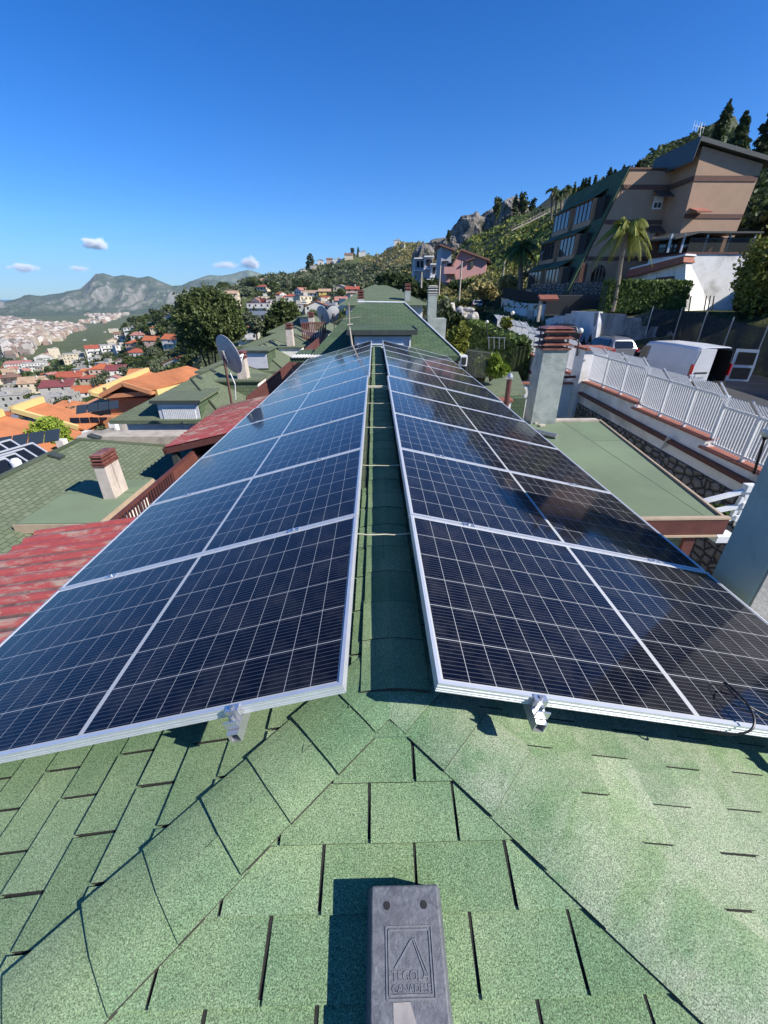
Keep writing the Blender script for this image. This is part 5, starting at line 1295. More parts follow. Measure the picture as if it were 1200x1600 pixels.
def hit(px,py,rmin=30,rmax=9000):
    q=ray(px,py); q=q/math.hypot(q.x,q.y); r=rmin; 
    while r<rmax:
        st=max(.5,r*.01)
        p=q*(r+st)
        if p.z<Hbase(p.x,p.y):
            a,b=r,r+st
            for _ in range(12):
                m_=(a+b)/2; p=q*m_
                if p.z<H(p.x,p.y): b=m_
                else: a=m_
            p=q*b; return V((p.x,p.y,H(p.x,p.y)))
        r+=st
    return V((q.x*rmax,q.y*rmax,-200))
def terr_mat():
    m,t,b=newmat('hillside_ground'); co=coord(t)
    big=noi(t,co,.012,8,.62); mid=noi(t,co,.06,8,.7,.6); fine=noi(t,co,.45,8,.75)
    green=mixc(t,ramp(t,mid,[(.38,0),(.62,1)]),(.045,.065,.022),(.10,.125,.045))
    green=mixc(t,ramp(t,fine,[(.42,0),(.6,.8)]),green,(.19,.20,.085))
    green=mixc(t,ramp(t,noi(t,co,.22,8,.75),[(.52,0),(.62,.75)]),green,(.028,.042,.016))
    soil=mixc(t,fine,(.30,.26,.19),(.19,.17,.11))
    c=mixc(t,ramp(t,big,[(.50,0),(.64,.28)]),green,soil)
    rk=mixc(t,ramp(t,noi(t,coord(t,scale=(1,1,.45)),.33,9,.75,.4),[(.35,0),(.65,1)]),(.30,.28,.26),(.09,.09,.075))
    geo=N(t,'ShaderNodeNewGeometry'); sx=N(t,'ShaderNodeSeparateXYZ'); lk(t,geo.outputs['Normal'],sx.inputs[0])
    steep=ramp(t,sx.outputs[2],[(.78,1),(.93,0)])
    rm=mth(t,'MULTIPLY',steep,ramp(t,noi(t,co,.035,8,.7,.8),[(.42,0),(.56,1)]))
    c=mixc(t,mth(t,'MULTIPLY',rm,.85),c,rk)
    lk(t,c,b.inputs['Base Color']); b.inputs['Roughness'].default_value=.95; b.inputs['Specular IOR Level'].default_value=.1
    bump(t,b,noi(t,co,.5,8,.75),1.6,1.0)
    return m
M['ground']=terr_mat()
azs=[R(a) for a in range(-180,-60,6)]+[R(-60+.5*i) for i in range(0,220)]+[R(a) for a in range(50,181,5)]
rs=[4.0]
while rs[-1]<9300: rs.append(rs[-1]*1.032+.02)
vv=[];ff=[]
for a in azs:
    for r in rs:
        x,y=r*math.sin(a),r*math.cos(a); vv.append((x,y,H(x,y)))
nr=len(rs)
for i in range(len(azs)-1):
    for j in range(nr-1):
        a=i*nr+j; ff.append((a,a+1,a+nr+1,a+nr))
me=bpy.data.meshes.new('ground'); me.from_pydata(vv,[],ff); me.materials.append(M['ground']); me.polygons.foreach_set('use_smooth',[True]*len(ff)); me.update()
o=bpy.data.objects.new('ground',me); COL.objects.link(o); o['kind']='structure'
mb=MB(); 
for i in range(36):
    a,b=2*math.pi*i/36,2*math.pi*(i+1)/36; mb.face([(4.2*math.sin(b),4.2*math.cos(b),-7.02),(4.2*math.sin(a),4.2*math.cos(a),-7.02),(0,0,-7.02)])
    mb.face([(9000*math.sin(a),9000*math.cos(a),-201),(9000*math.sin(b),9000*math.cos(b),-201),(42000*math.sin(b),42000*math.cos(b),-201),(42000*math.sin(a),42000*math.cos(a),-201)])
seam=newmat('sea_water'); seam[2].inputs['Base Color'].default_value=(.03,.10,.16,1); seam[2].inputs['Roughness'].default_value=.25
mb.build('sea',seam[0],loc=(0,0,-201))['kind']='structure'
# ---------------- mountains
def mount(name,prof,r0,rc,r1,zb,mat,seed,amp,n_az=220,n_r=70):
    pxs=[p[0] for p in prof]; vv=[];ff=[]
    for i in range(n_az+1):
        px=pxs[0]+(pxs[-1]-pxs[0])*i/n_az
        for (a,ra),(b,rb) in zip(prof[:-1],prof[1:]):
            if px<=b: row=ra+(rb-ra)*(px-a)/(b-a); break
        az=azof(px); top=elz(px,row,rc)
        for j in range(n_r+1):
            r=r0+(r1-r0)*j/n_r; x,y=r*math.sin(az),r*math.cos(az)
            t=(r-r0)/(rc-r0) if r<rc else 1-(r-rc)/(r1-rc)
            t=max(0,min(1,t)); f=t**1.25
            s=1/620
            rd=0; am=1; p=V((x*s*.9+seed,y*s*.45,seed))
            for k in range(5): rd+=am*(1-abs(noise.noise(p))*2); p=p*2.1; am*=.5
            rd=rd/1.9-.55
            edge=math.sin(math.pi*min(1,t)) 
            vv.append((x,y,zb+(top-zb)*f+amp*rd*(edge+.12*(t>.9))))
    m=n_r+1
    for i in range(n_az):
        for j in range(n_r): a=i*m+j; ff.append((a,a+1,a+m+1,a+m))
    me=bpy.data.meshes.new(name); me.from_pydata(vv,[],ff); me.materials.append(mat); me.polygons.foreach_set('use_smooth',[True]*len(ff)); me.update()
    o=bpy.data.objects.new(name,me); COL.objects.link(o); o['kind']='structure'
def mm(name,a,b_,c):
    m,t,b=newmat(name); co=coord(t); geo=N(t,'ShaderNodeNewGeometry'); sx=N(t,'ShaderNodeSeparateXYZ'); lk(t,geo.outputs['Normal'],sx.inputs[0])
    col=mixc(t,ramp(t,noi(t,co,.0025,9,.68,.5),[(.4,0),(.6,1)]),a,b_)
    st=ramp(t,sx.outputs[2],[(.72,1),(.93,0)])
    col=mixc(t,mth(t,'MULTIPLY',st,ramp(t,noi(t,coord(t,scale=(1,1,.5)),.011,10,.8),[(.36,.0),(.6,1)])),col,c)
    lk(t,col,b.inputs['Base Color']); b.inputs['Roughness'].default_value=1; b.inputs['Specular IOR Level'].default_value=0
    bump(t,b,noi(t,co,.008,10,.72),60,1.0); return m
mount('mountain',[(-260,455),(-120,450),(-40,462),(0,471),(20,467),(45,460),(60,463),(100,458),(128,452),(146,438),(158,427),(172,425),(185,430),(200,427),(222,432),(240,431),(258,440),(272,447),(288,446),(300,440),(330,436),(420,450)],6300,8600,10500,-205,mm('limestone_mountain',(.08,.11,.06),(.13,.14,.09),(.33,.30,.27)),4.2,300,420,130)
mount('far_mountain',[(240,470),(285,452),(300,440),(318,434),(335,430),(352,431),(372,427),(392,422),(405,424),(425,432),(470,440),(560,450)],9600,12000,13500,-205,mm('distant_ridge',(.13,.17,.09),(.18,.2,.12),(.4,.37,.32)),9.1,300,220,70)
# ================================================================ VEGETATION
def leafquad(L,c,s,rng,up=.0,asp=1.6):
    a=V((rng.gauss(0,1),rng.gauss(0,1),rng.gauss(0,1)+up)).normalized(); b=a.cross(V((rng.gauss(0,1),rng.gauss(0,1),rng.gauss(0,1)))).normalized()
    c=V(c); a=a*s*asp*.5; b=b*s*.5
    L.face([c-a,c+b*.9,c+a,c-b*.9])
def crown(L,blobs,n,s,rng,shell=.3):
    tot=sum(b[1][0]*b[1][1]*b[1][2] for b in blobs)**1
    ws=[(b[1][0]*b[1][1]*b[1][2])**.67 for b in blobs]; S=sum(ws)
    for (c,rad),w in zip(blobs,ws):
        for _ in range(int(n*w/S)):
            d=V((rng.gauss(0,1),rng.gauss(0,1),rng.gauss(0,1))).normalized(); q=rng.uniform(shell,1.0)**.7
            q*=1+.55*noise.noise(d*2.6+V(c)*.7)
            leafquad(L,V((c[0]+d.x*rad[0]*q,c[1]+d.y*rad[1]*q,c[2]+d.z*rad[2]*q)),s*rng.uniform(.6,1.3),rng)
def tree(label,base,h,r,mat,n=1500,s=.3,kind='round',group=None,seed=1,trunk=.25,cat='tree',name='tree',blobs=None,lean=(0,0)):
    rng=random.Random(seed); base=V(base); t=thing(name,label,cat,base,group)
    L=MB(); tops=[]
    if blobs is None:
        blobs=[]
        if kind=='round':
            k=9
            for i in range(k):
                a=rng.uniform(0,6.28); q=rng.uniform(.1,.62)*r; zz=h*(trunk+.18)+(h*(1-trunk)-h*.22)*rng.uniform(.0,1)
                rr=r*rng.uniform(.36,.58); blobs.append(((base.x+q*math.cos(a),base.y+q*math.sin(a),base.z+min(zz,h-rr*.8)),(rr,rr,rr*.8)))
            blobs.append(((base.x,base.y,base.z+h*(.5+trunk/2)),(r*.72,r*.72,h*(1-trunk)*.42)))
        elif kind=='cypress':
            k=12
            for i in range(k):
                f=(i+.5)/k; rr=r*(math.sin(math.pi*min(1,(f*.86+.14)))**.7)*(1-.35*f)
                blobs.append(((base.x+rng.uniform(-.1,.1)*r+lean[0]*h*f,base.y+rng.uniform(-.1,.1)*r,base.z+h*(.05+.93*f)),(rr,rr,h/k*.95)))
        elif kind=='conifer':
            k=11
            for i in range(k):
                f=(i+.5)/k; rr=r*(1-f)**.8+.12*r
                for j in range(3):
                    a=rng.uniform(0,6.28); blobs.append(((base.x+math.cos(a)*rr*.55,base.y+math.sin(a)*rr*.55,base.z+h*(.12+.85*f)),(rr*.55,rr*.55,h/k*.55)))
    crown(L,blobs,n,s,rng); L.build('crown',M[mat],t)
    T_=MB(); top=base+V((0,0,h*(.75 if kind!='round' else trunk+.35))); T_.tube(base-V((0,0,.3)),base+V((0,0,h*trunk)),r*.09+.05,r*.07+.04,8); T_.tube(base+V((0,0,h*trunk)),top,r*.07+.04,r*.02+.01,6)
    for b in blobs[:6]:
        if kind=='round': T_.tube(base+V((0,0,h*trunk)),V(b[0]),r*.045+.02,r*.012+.01,5)
    T_.build('trunk',M['bark'],t)
    return t
def palm(label,base,top,R_,nf,group,seed=1,mat='lf_green',droop=.9,skirt=0,tr=.16):
    rng=random.Random(seed); base=V(base); top=V(top); t=thing('palm_tree',label,'palm tree',base,group)
    mb=MB(); k=7; prev=base-V((0,0,.3))
    for i in range(1,k+1):
        p=base.lerp(top,i/k)+V((math.sin(i*1.1)*.03,0,0)); mb.tube(prev,p,tr*(1.25-.4*(i-1)/k),tr*(1.25-.4*i/k)*(1.04 if i%2 else .97),10); prev=p
    mb.build('trunk',M['palm_bark'],t)
    for f in range(nf):
        a=2*math.pi*f/nf*1.0+rng.uniform(-.25,.25); e=rng.uniform(-.35,1.25); d=V((math.cos(a),math.sin(a),0)); mb=MB(); L=R_*rng.uniform(.8,1.08); pts=[]; n=12
        for i in range(n+1):
            u=i/n; pts.append(top+d*(L*(math.cos(e)*u*(1-.12*u)+.08*u))+V((0,0,L*(math.sin(e)*u-droop*u*u*(.75+.25*math.cos(e))))))
        for i in range(n): mb.tube(pts[i],pts[i+1],.03*R_/2.5*(1-.07*i),.03*R_/2.5*(1-.07*(i+1)),4,cap=False)
        side=d.cross(V((0,0,1)))
        for i in range(1,n*3):
            u=i/(n*3); k_=min(n-1,int(u*n)); p=pts[k_].lerp(pts[k_+1],u*n-k_); ax=(pts[k_+1]-pts[k_]).normalized(); ll=L*.34*math.sin(math.pi*(u*.85+.12))
            for s_ in (-1,1):
                q=p+(side*s_*.8+ax*.55-V((0,0,.55+rng.uniform(0,.3)))).normalized()*ll*rng.uniform(.85,1.1); w=ax*(.035*R_/2)
                mb.face([p-w,p+w,q+w*.2,q-w*.2])
        mb.build('frond',M[mat],t)
    return t
# hero trees
y=34; palm('slim fan palm with arching fronds in front of the brown building',AY(958,480,y),AY(980,357,y),2.35,26,'palms on the right slope',3,'lf_yellow',.95)
y=58; palm('shaded palm with dark drooping crown on the grass slope left of the brown building',AY(813,452,y),AY(814,388,y),2.9,26,'palms on the right slope',5,'lf_green',.8,tr=.25)
for i,(px,top,bot) in enumerate(((863,297,330),(870,303,330),(878,300,326),(886,296,322))):
    c=AY(px,bot,120); palm(['leftmost','second','third','rightmost'][i]+' small skyline palm left of the cypress row',c-V((0,0,1.5)),AY(px,top,120),2.4,13,'skyline palms',20+i,'lf_pine',.8,tr=.22)
for i,(px,top,bot,w) in enumerate(((893,284,322,4.5),(899.5,291,320,4.5),(906,279,312,5),(910.5,278,310,4.5),(916,275,308,6),(926,273,304,6))):
    b_=AY(px,bot,112); h=AY(px,top,112).z-b_.z
    tree(['first','second','third','fourth','fifth','tallest last'][i]+' dark cypress from the left in the skyline row above the green slope',b_-V((0,0,1)),h+1,w*112*.93/FPX*.55,'lf_dark',700,.42,'cypress','cypress row on the skyline',30+i,.03,name='cypress_tree',cat='cypress')
for i,(px,top,bot,w) in enumerate(((940,276,292,8),(949,260,290,10),(957,264,288,10),(971,257,282,10),(994,251,274,12),(1004,258,274,10))):
    b_=AY(px,bot,100); h=AY(px,top,100).z-b_.z
    tree(['smallest','second','third','fourth','fifth','last'][i]+' conifer from the left on the ridge just over the brown building',b_-V((0,0,1)),h+1,w*100*.93/FPX*.6,'lf_dark',600,.4,'conifer','ridge conifers over the brown building',50+i,.05,name='conifer',cat='conifer')
b_=AY(1118,225,78); tree('tall leaning cypress on the skyline above the gabled block',b_,AY(1120,155,78).z-b_.z,1.0,'lf_dark',1400,.33,'cypress',None,61,.03,name='cypress_tree',cat='cypress',lean=(.09,0))
for i,(px,top,bot,w) in enumerate(((1141,172,262,24),(1170,150,300,34),(1194,138,300,40))):
    b_=AY(px,bot,72); h=AY(px,top,72).z-b_.z
    tree(['slender','broad','largest'][i]+' dark conifer behind the roof at the top right',b_,h,w*72*.9/FPX*.62,'lf_dark',2600,.42,'conifer','big conifers at the top right',64+i,.04,name='conifer',cat='conifer')
b_=AY(1052,290,80); tree('rounded dark tree on the ridge left of the gabled roof',b_,AY(1050,222,80).z-b_.z,3.6,'lf_pine',2200,.42,'round',None,70,.15)
# big umbrella like pine left of centre
P=lambda px,py,y:tuple(AY(px,py,y))
y=88; k=y/FPX*.95
bl=[(P(305,478,y),(27*k,24*k,20*k)),(P(330,470,y+2),(30*k,24*k,19*k)),(P(296,500,y-1),(24*k,20*k,20*k)),(P(325,505,y-3),(30*k,24*k,24*k)),(P(355,492,y),(26*k,22*k,18*k)),(P(368,515,y-1),(19*k,18*k,16*k)),(P(345,520,y-2),(26*k,20*k,17*k)),(P(310,524,y-2),(22*k,20*k,17*k)),(P(350,470,y+1),(18*k,16*k,10*k)),(P(289,484,y),(15*k,14*k,11*k)),(P(316,460,y+1),(17*k,16*k,9*k)),(P(300,530,y),(22*k,18*k,16*k)),(P(335,535,y),(20*k,18*k,14*k))]
b_=AY(328,556,y); b_.z=Hbase(b_.x,b_.y)
tree('huge dark spreading pine left of centre, above the row of roofs',b_,12,6,'lf_pine',20000,.42,'round',None,80,.2,blobs=bl,name='pine_tree')
y=75; k=y/FPX*.95
bl=[(P(440,485,y),(17*k,15*k,14*k)),(P(450,500,y),(18*k,15*k,16*k)),(P(425,503,y-1),(13*k,13*k,14*k)),(P(438,515,y-1),(22*k,16*k,13*k)),(P(458,488,y),(9*k,9*k,12*k)),(P(418,515,y-1),(10*k,10*k,12*k))]
b_=AY(440,530,y); b_.z=Hbase(b_.x,b_.y)
tree('loose grey green tree right of the big pine, before white houses',b_,10,4,'lf_pine',5200,.4,'round',None,81,.2,blobs=bl)
for j,(px,py,rr,y) in enumerate(((402,512,12,72),(392,497,9,76))):
    k=y/FPX*.95; b_=AY(px,py+18,y)
    tree(['small brownish','smaller dark'][j]+' tree between the big pine and the white houses',b_,rr*3*k,rr*1.1*k,'lf_olive',1500,.35,'round',None,83+j,.15)
# bright round tree far left
b_=AY(76,712,24); c=AY(75,676,24); k=24/FPX*1.0
bl=[(P(75,676,24),(27*k,24*k,23*k)),(P(60,684,23.6),(17*k,15*k,16*k)),(P(92,682,24),(16*k,15*k,17*k)),(P(76,662,24.4),(17*k,15*k,12*k)),(P(80,692,23.6),(20*k,14*k,12*k))]
tree('bright green round tree beside the orange terraces at left',V((b_.x,b_.y,b_.z-1.5)),3,1.1,'lf_bright',5200,.13,'round',None,90,.3,blobs=bl)
# garden shrubs right of the house ahead
def shrub(label,px,py,wpx,hpx,y,mat,n=1300,s=.16,group=None,seed=1,name='shrub'):
    k=y*.97/FPX; c=AY(px,py,y); rng=random.Random(seed); w,h=wpx*k/2,hpx*k/2
    bl=[((c.x+rng.uniform(-.5,.5)*w,y+rng.uniform(-.4,.4)*w,c.z+rng.uniform(-.45,.5)*h),(w*rng.uniform(.4,.62),w*rng.uniform(.4,.6),h*rng.uniform(.4,.6))) for _ in range(7)]+[((c.x,y,c.z),(w*.75,w*.7,h*.75))]
    t=thing(name,label,'shrub',(c.x,y,c.z-h),group); L=MB(); crown(L,bl,n,s,rng,.4); L.build('foliage',M[mat],t)
    mb=MB()
    for b in bl[:5]: mb.tube((c.x,y,c.z-h*1.3),b[0],.03,.012,5)
    mb.build('stem',M['bark'],t); return t
SH=[('bright yellow green bush just beyond the right panels',768,574,52,32,16.5,'lf_bright',1500,.17),
('yellow green bush beside the air conditioner',716,533,38,48,20,'lf_yellow',1700,.2),
('tall bright shoot growing above the small green shed',775,560,14,22,16,'lf_bright',350,.14),
('dark bush behind the slim grey chimney',706,505,34,40,27,'lf_dark',1500,.24),
('olive bush left of the slim grey chimney',655,482,26,26,34,'lf_olive',900,.28),
('grey green bush between chimney and white rocks',690,482,26,26,40,'lf_olive',900,.3),
('yellow flowering bush above the white rocks',690,468,20,12,48,'lf_yellow',500,.3),
('dark conifer clump at the end of the second roof',620,442,60,30,75,'lf_dark',2600,.5),
('dark shrub below the pink house',660,455,34,26,70,'lf_dark',1400,.45),
('dark shrub right of the flues',640,455,24,36,60,'lf_dark',1300,.4),
('big shaded bush on the far side of the ivy',705,520,18,26,30,'lf_dark',700,.22),
('prickly dark bush on the slope before the pink house',722,446,50,14,85,'lf_dark',900,.5),
('dark shrub at the foot of the white house',682,448,26,22,90,'lf_dark',800,.5),
('spiky yellowish plant at the corner of the far picket fence',793,505,20,18,30,'lf_yellow',500,.22),
('tall dry grass clump on the bank by the pale pole',795,445,36,26,60,'lf_dry',1800,.3),
('dry golden grass bank left of the shaded palm',755,455,50,24,66,'lf_dry',1600,.4),
('lit bush left of the brown building',830,425,30,24,70,'lf_olive',900,.4),
('tangled grey twigs beside the iron garden fence',745,560,24,40,18,'lf_olive',420,.12),
('green creeper at the foot of the stone retaining wall',1130,800,40,26,7.2,'lf_green',900,.07)]
for i,(lab,px,py,w_,h_,y,mt,n,s) in enumerate(SH): shrub(lab,px,py,w_,h_,y,mt,n,s,'shrubs in the gardens on the right',100+i)
# hedges: box shaped
def hedge(label,corners,h,th,mat,n,s,seed):
    rng=random.Random(seed); A,B=V(corners[0]),V(corners[1]); t=thing('hedge',label,'hedge',(A+B)/2); L=MB(); d=B-A; nrm=V((-d.y,d.x,0)).normalized()
    for _ in range(n):
        u,v_,w_=rng.random(),rng.random(),rng.random()
        f=rng.random()
        if f<.62: w_=0 if rng.random()<.8 else 1
        elif f<.9: v_=1
        p=A+d*u+V((0,0,h*v_))+nrm*th*(w_-.5); p+=V((rng.gauss(0,.06),rng.gauss(0,.06),rng.gauss(0,.06)))*s*5; leafquad(L,p,s*rng.uniform(.6,1.3),rng)
    L.build('foliage',M[mat],t)
    mb=MB(); mb.bar(A+V((0,0,h*.45)),B+V((0,0,h*.45)),th*.72,h*.86); mb.build('core',M['lf_dark'],t); return t
a_=AY(939,486,34.5); b_=AY(1060,487,34.5); hedge('dense clipped hedge above the concrete retaining wall',(a_,b_),AY(1000,441,34.5).z-a_.z,1.0,'lf_hedge',9000,.2,1)
a_=AY(783,541,24.5); b_=AY(732,530,40); a_.x=8.4; b_.x=8.5
hedge('tall ivy covered hedge along the lane below the white car',(V((8.5,25,-4.6)),V((8.7,42,-4.2))),2.35,.9,'lf_hedge',9000,.2,2)
# white rocky garden wall
for i,(px,py,w_,h_) in enumerate(((702,480,20,26),(722,486,24,26),(739,492,18,22),(733,478,16,8))):
    y=44-i*2; c=AY(px,py+6,y); k=y/FPX; rng=random.Random(i)
    L=MB(); 
    import bmesh
    bm=bmesh.new(); bmesh.ops.create_icosphere(bm,subdivisions=3,radius=1)
    for v in bm.verts:
        v.co*=1+.28*noise.noise(v.co*1.7+V((i*9,0,0))); v.co=V((c.x+v.co.x*w_*k*.48,y+v.co.y*.9,c.z+v.co.z*h_*k*.42))
    me=bpy.data.meshes.new('rock')
    for v in bm.verts: v.co-=c
    bm.to_mesh(me); bm.free(); me.materials.append(M['old_wall']); o=bpy.data.objects.new('boulder',me); o.location=c; COL.objects.link(o)
    tag(o,['leftmost','middle','right','small upper'][i]+' whitewashed boulder bordering the lane below the white car','boulder','whitewashed boulders')
# iron fence by the air conditioner
t=thing('iron_fence','grey iron bar fence behind the air conditioner and bright bush','fence',AY(750,600,15))
mb=MB(); a_=AY(727,590,14.8); b_=AY(776,590,17)
for i in range(22):
    p=a_.lerp(b_,i/21); mb.bar(p,p+V((0,0,.95)),.025,.025)
mb.bar(a_+V((0,0,.9)),b_+V((0,0,.9)),.035,.035); mb.build('bars',M['lead'],t)
t=thing('stair_gate','pale metal railing at the end of the ivy hedge','railing',AY(765,530,24))
mb=MB()
for px in (764,772,780,788): mb.bar(AY(px,545,24),AY(px,527,24),.025,.025)
mb.bar(AY(762,527,24),AY(790,528,24),.03,.03); mb.build('rail',M['galv'],t)
mb=MB(); mb.bx(8.1,8.9,23.3,23.6,-6.9,-4.2); tag(mb.build('garden_wall',M['concrete']),'low grey wall below the pale railing at the end of the ivy','wall')
# bush at the right edge
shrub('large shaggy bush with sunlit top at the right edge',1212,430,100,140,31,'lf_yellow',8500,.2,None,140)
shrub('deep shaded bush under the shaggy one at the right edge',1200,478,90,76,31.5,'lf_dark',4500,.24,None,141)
# ---------------- rocks
def rock(label,px,py,y,w,h,d,seed,grp):
    c=AY(px,py,y); k=y*.96/FPX; bm=bmesh.new(); bmesh.ops.create_icosphere(bm,subdivisions=5,radius=1); sc=V((w*k/2,d,h*k/2))
    for v in bm.verts:
        p=v.co.copy(); n_=0; am=1; q=p*1.5+V((seed,0,0))
        for _ in range(6): n_+=am*(1-2*abs(noise.noise(q))); q=q*2.05; am*=.52
        v.co=V((p.x*sc.x,p.y*sc.y,p.z*sc.z))*(.82+.26*n_/2)
    me=bpy.data.meshes.new('rock_outcrop'); bm.to_mesh(me); bm.free(); me.materials.append(M['rock']); o=bpy.data.objects.new('rock_outcrop',me); o.location=c; COL.objects.link(o); return tag(o,label,'rock',grp)
def rockm():
    m,t,b=newmat('limestone'); co=coord(t,scale=(1,1,.4))
    f=ramp(t,noi(t,co,.22,10,.75,.6),[(.36,0),(.62,1)]); col=mixc(t,f,(.22,.20,.17),(.58,.53,.47))
    col=mixc(t,ramp(t,noi(t,coord(t),.16,8,.7,.3),[(.50,0),(.60,.9)]),col,(.05,.065,.025))
    col=mixc(t,ramp(t,noi(t,co,1.4,8,.8),[(.4,0),(.6,.6)]),col,(.07,.065,.055))
    lk(t,col,b.inputs['Base Color']); b.inputs['Roughness'].default_value=1; bump(t,b,noi(t,co,.7,10,.75),2.5); return m
M['rock']=rockm()
g='rocky outcrops on the ridge'
rock('craggy limestone outcrop on the ridge above the pink house',738,376,235,62,62,10,1.3,g)
rock('smaller crag at the left foot of the craggy outcrop',712,392,235,52,36,9,5.3,g)
rock('pale cliff at the left end of the green ridge above the palm',797,342,230,54,46,9,2.7,g)
rock('low rocks trailing left of the craggy outcrop',690,392,260,50,30,9,7.7,g)
rock('dark rocky knoll between the two outcrops',770,352,240,40,36,8,8.9,g)
rock('shaded cliff above the grey flat roofed block',662,408,230,34,40,8,11.2,g)
# white railing on the upper road
t=thing('road_railing','white railing of the upper road on the green ridge','railing',AY(835,340,150))
mb=MB(); pa=[AY(*q,150) for q in ((800,355),(830,341),(855,328),(872,320),(884,313))]
for a,b in zip(pa[:-1],pa[1:]):
    mb.bar(a,b,.1,.1); mb.bar(a-V((0,0,.8)),b-V((0,0,.8)),.2,.35)
    for i in range(6): p=a.lerp(b,i/6); mb.bar(p-V((0,0,1)),p,.08,.08)
mb.build('rail',M['concrete_l'],t)
mb=MB(); a_=AY(888,318,115); b_=AY(898,308,115); mb.bx(a_.x,b_.x,115,118,a_.z-1,b_.z); tag(mb.build('hut',M['concrete_l']),'small pale hut at the foot of the cypress row','hut')
# ================================================================ HOUSES IN THE VALLEY
def pm(n,c,st=True): M[n]=paint(n,c,tuple(x*.82 for x in c),.5,.9,stain=tuple(x*.6 for x in c) if st else None)
for n,c in (('v_white',(.68,.66,.61)),('v_cream',(.66,.57,.42)),('v_grey',(.42,.41,.38)),('v_yellow',(.66,.48,.16)),('v_pinkish',(.55,.40,.33)),('v_dark',(.10,.08,.07))): pm(n,c)
for n,c in (('r_orange',(.46,.13,.05)),('r_red',(.38,.09,.05)),('r_maroon',(.24,.06,.06)),('r_pink',(.45,.20,.16)),('r_brown',(.22,.13,.09)),('r_flat',(.40,.38,.34)),('r_grey',(.14,.16,.2)),('r_tan',(.46,.31,.2)),('r_or2',(.55,.20,.08))): pm(n,c,True)
WCOL={'v_white':'white','v_cream':'cream','v_grey':'grey','v_yellow':'yellow','v_pinkish':'pinkish','v_dark':'dark'}
RCOL={'r_orange':'orange tiled','r_red':'red tiled','r_maroon':'maroon','r_pink':'pale red','r_brown':'brown','r_flat':'flat','r_grey':'slate grey','r_tan':'tan','r_or2':'bright orange'}
def vhouse(label,c,w,d,h,rot,wm,rm,kind,group=None,wins=2,seed=0,storey=3.0):
    """c ground centre of the front; w width; d depth; body height h"""
    rng=random.Random(seed); t=thing('house',label,'house',c,group); cr,sr=math.cos(rot),math.sin(rot); c=V(c)
    T=lambda x,y,z:c+V((x*cr-y*sr,x*sr+y*cr,z)); X=T(1,0,0)-c; Y=T(0,1,0)-c
    mb=MB(); mb.box(T(0,d/2,(h-4)/2),(w,d,h+4),X,Y)
    if kind=='gabx':    # gable ends left and right, ridge along x
        for s in (-1,1): mb.face([T(s*w/2,0,h),T(s*w/2,d,h),T(s*w/2,d/2,h+d*.22)][::s])
    if kind=='gaby':
        for y in (0,d): mb.face([T(-w/2,y,h),T(w/2,y,h),T(0,y,h+w*.2)][::(1 if y==0 else -1)])
    wl=mb.build('wall',M[wm],t)
    mb=MB(); o=.5
    if kind=='gabx':
        k=d*.22; kk=k*(1+o/(d/2)); 
        mb.slab([T(-w/2-o,-o,h-k*o/(d/2)+.05),T(w/2+o,-o,h-k*o/(d/2)+.05),T(w/2+o,d/2,h+k+.05),T(-w/2-o,d/2,h+k+.05)],.2)
        mb.slab([T(-w/2-o,d/2+.001,h+k+.05),T(w/2+o,d/2+.001,h+k+.05),T(w/2+o,d+o,h-k*o/(d/2)+.05),T(-w/2-o,d+o,h-k*o/(d/2)+.05)],.2)
    elif kind=='gaby':
        k=w*.2; e=h-k*o/(w/2)+.05
        mb.slab([T(-w/2-o,-o,e),T(-.001,-o,h+k+.05),T(-.001,d+o,h+k+.05),T(-w/2-o,d+o,e)],.2)
        mb.slab([T(.001,-o,h+k+.05),T(w/2+o,-o,e),T(w/2+o,d+o,e),T(.001,d+o,h+k+.05)],.2)
    elif kind=='hip':
        k=min(w,d)*.22; a=min(w,d)/2*.9; E=[T(-w/2-o,-o,h),T(w/2+o,-o,h),T(w/2+o,d+o,h),T(-w/2-o,d+o,h)]
        if w>=d: F,G=T(-w/2+a,d/2,h+k),T(w/2-a,d/2,h+k); fs=[[E[0],E[1],G,F],[E[1],E[2],G],[E[2],E[3],F,G],[E[3],E[0],F]]
        else: F,G=T(0,a,h+k),T(0,d-a,h+k); fs=[[E[0],E[1],F],[E[1],E[2],G,F],[E[2],E[3],G],[E[3],E[0],F,G]]
        for f in fs: mb.rf(f)
        mb.face(E[::-1])
    elif kind=='shed':
        mb.slab([T(-w/2-o,-o,h+.05),T(w/2+o,-o,h+.05),T(w/2+o,d+o,h+d*.2+.05),T(-w/2-o,d+o,h+d*.2+.05)],.25)
    else:
        mb.box(T(0,d/2,h+.1),(w+.5,d+.5,.2),X,Y); mb.box(T(w*.2,d*.6,h+1.2),(w*.35,d*.4,2),X,Y)
    mb.build('roof',M[rm],t)
    if wins:
        ns=max(1,int(h/storey)); nw=max(2,int(w/3.2))
        for j in range(ns):
            for i in range(nw):
                if rng.random()<.15: continue
                x=-w/2+w*(i+.5)/nw; z=h-storey*(j+1)+.9
                if z<.3: z=.3
                m_=MB(); m_.box(T(x,-.02,z+.7),(1.1,.08,1.4),X,Y); m_.build('window',M['dark'],wl)
        for i in range(max(1,int(d/4))):
            m_=MB(); m_.box(T(w/2+.02,d*(i+.5)/max(1,int(d/4)),h-storey+1.6),(.08,1.1,1.4),X,Y); m_.build('window',M['dark'],wl)
        if rng.random()<.7:
            m_=MB(); m_.box(T(0,-.75,h-storey+.1),(w*.7,1.5,.2),X,Y); m_.box(T(0,-1.45,h-storey+.6),(w*.7,.08,.9),X,Y); m_.build('balcony',M[wm],wl)
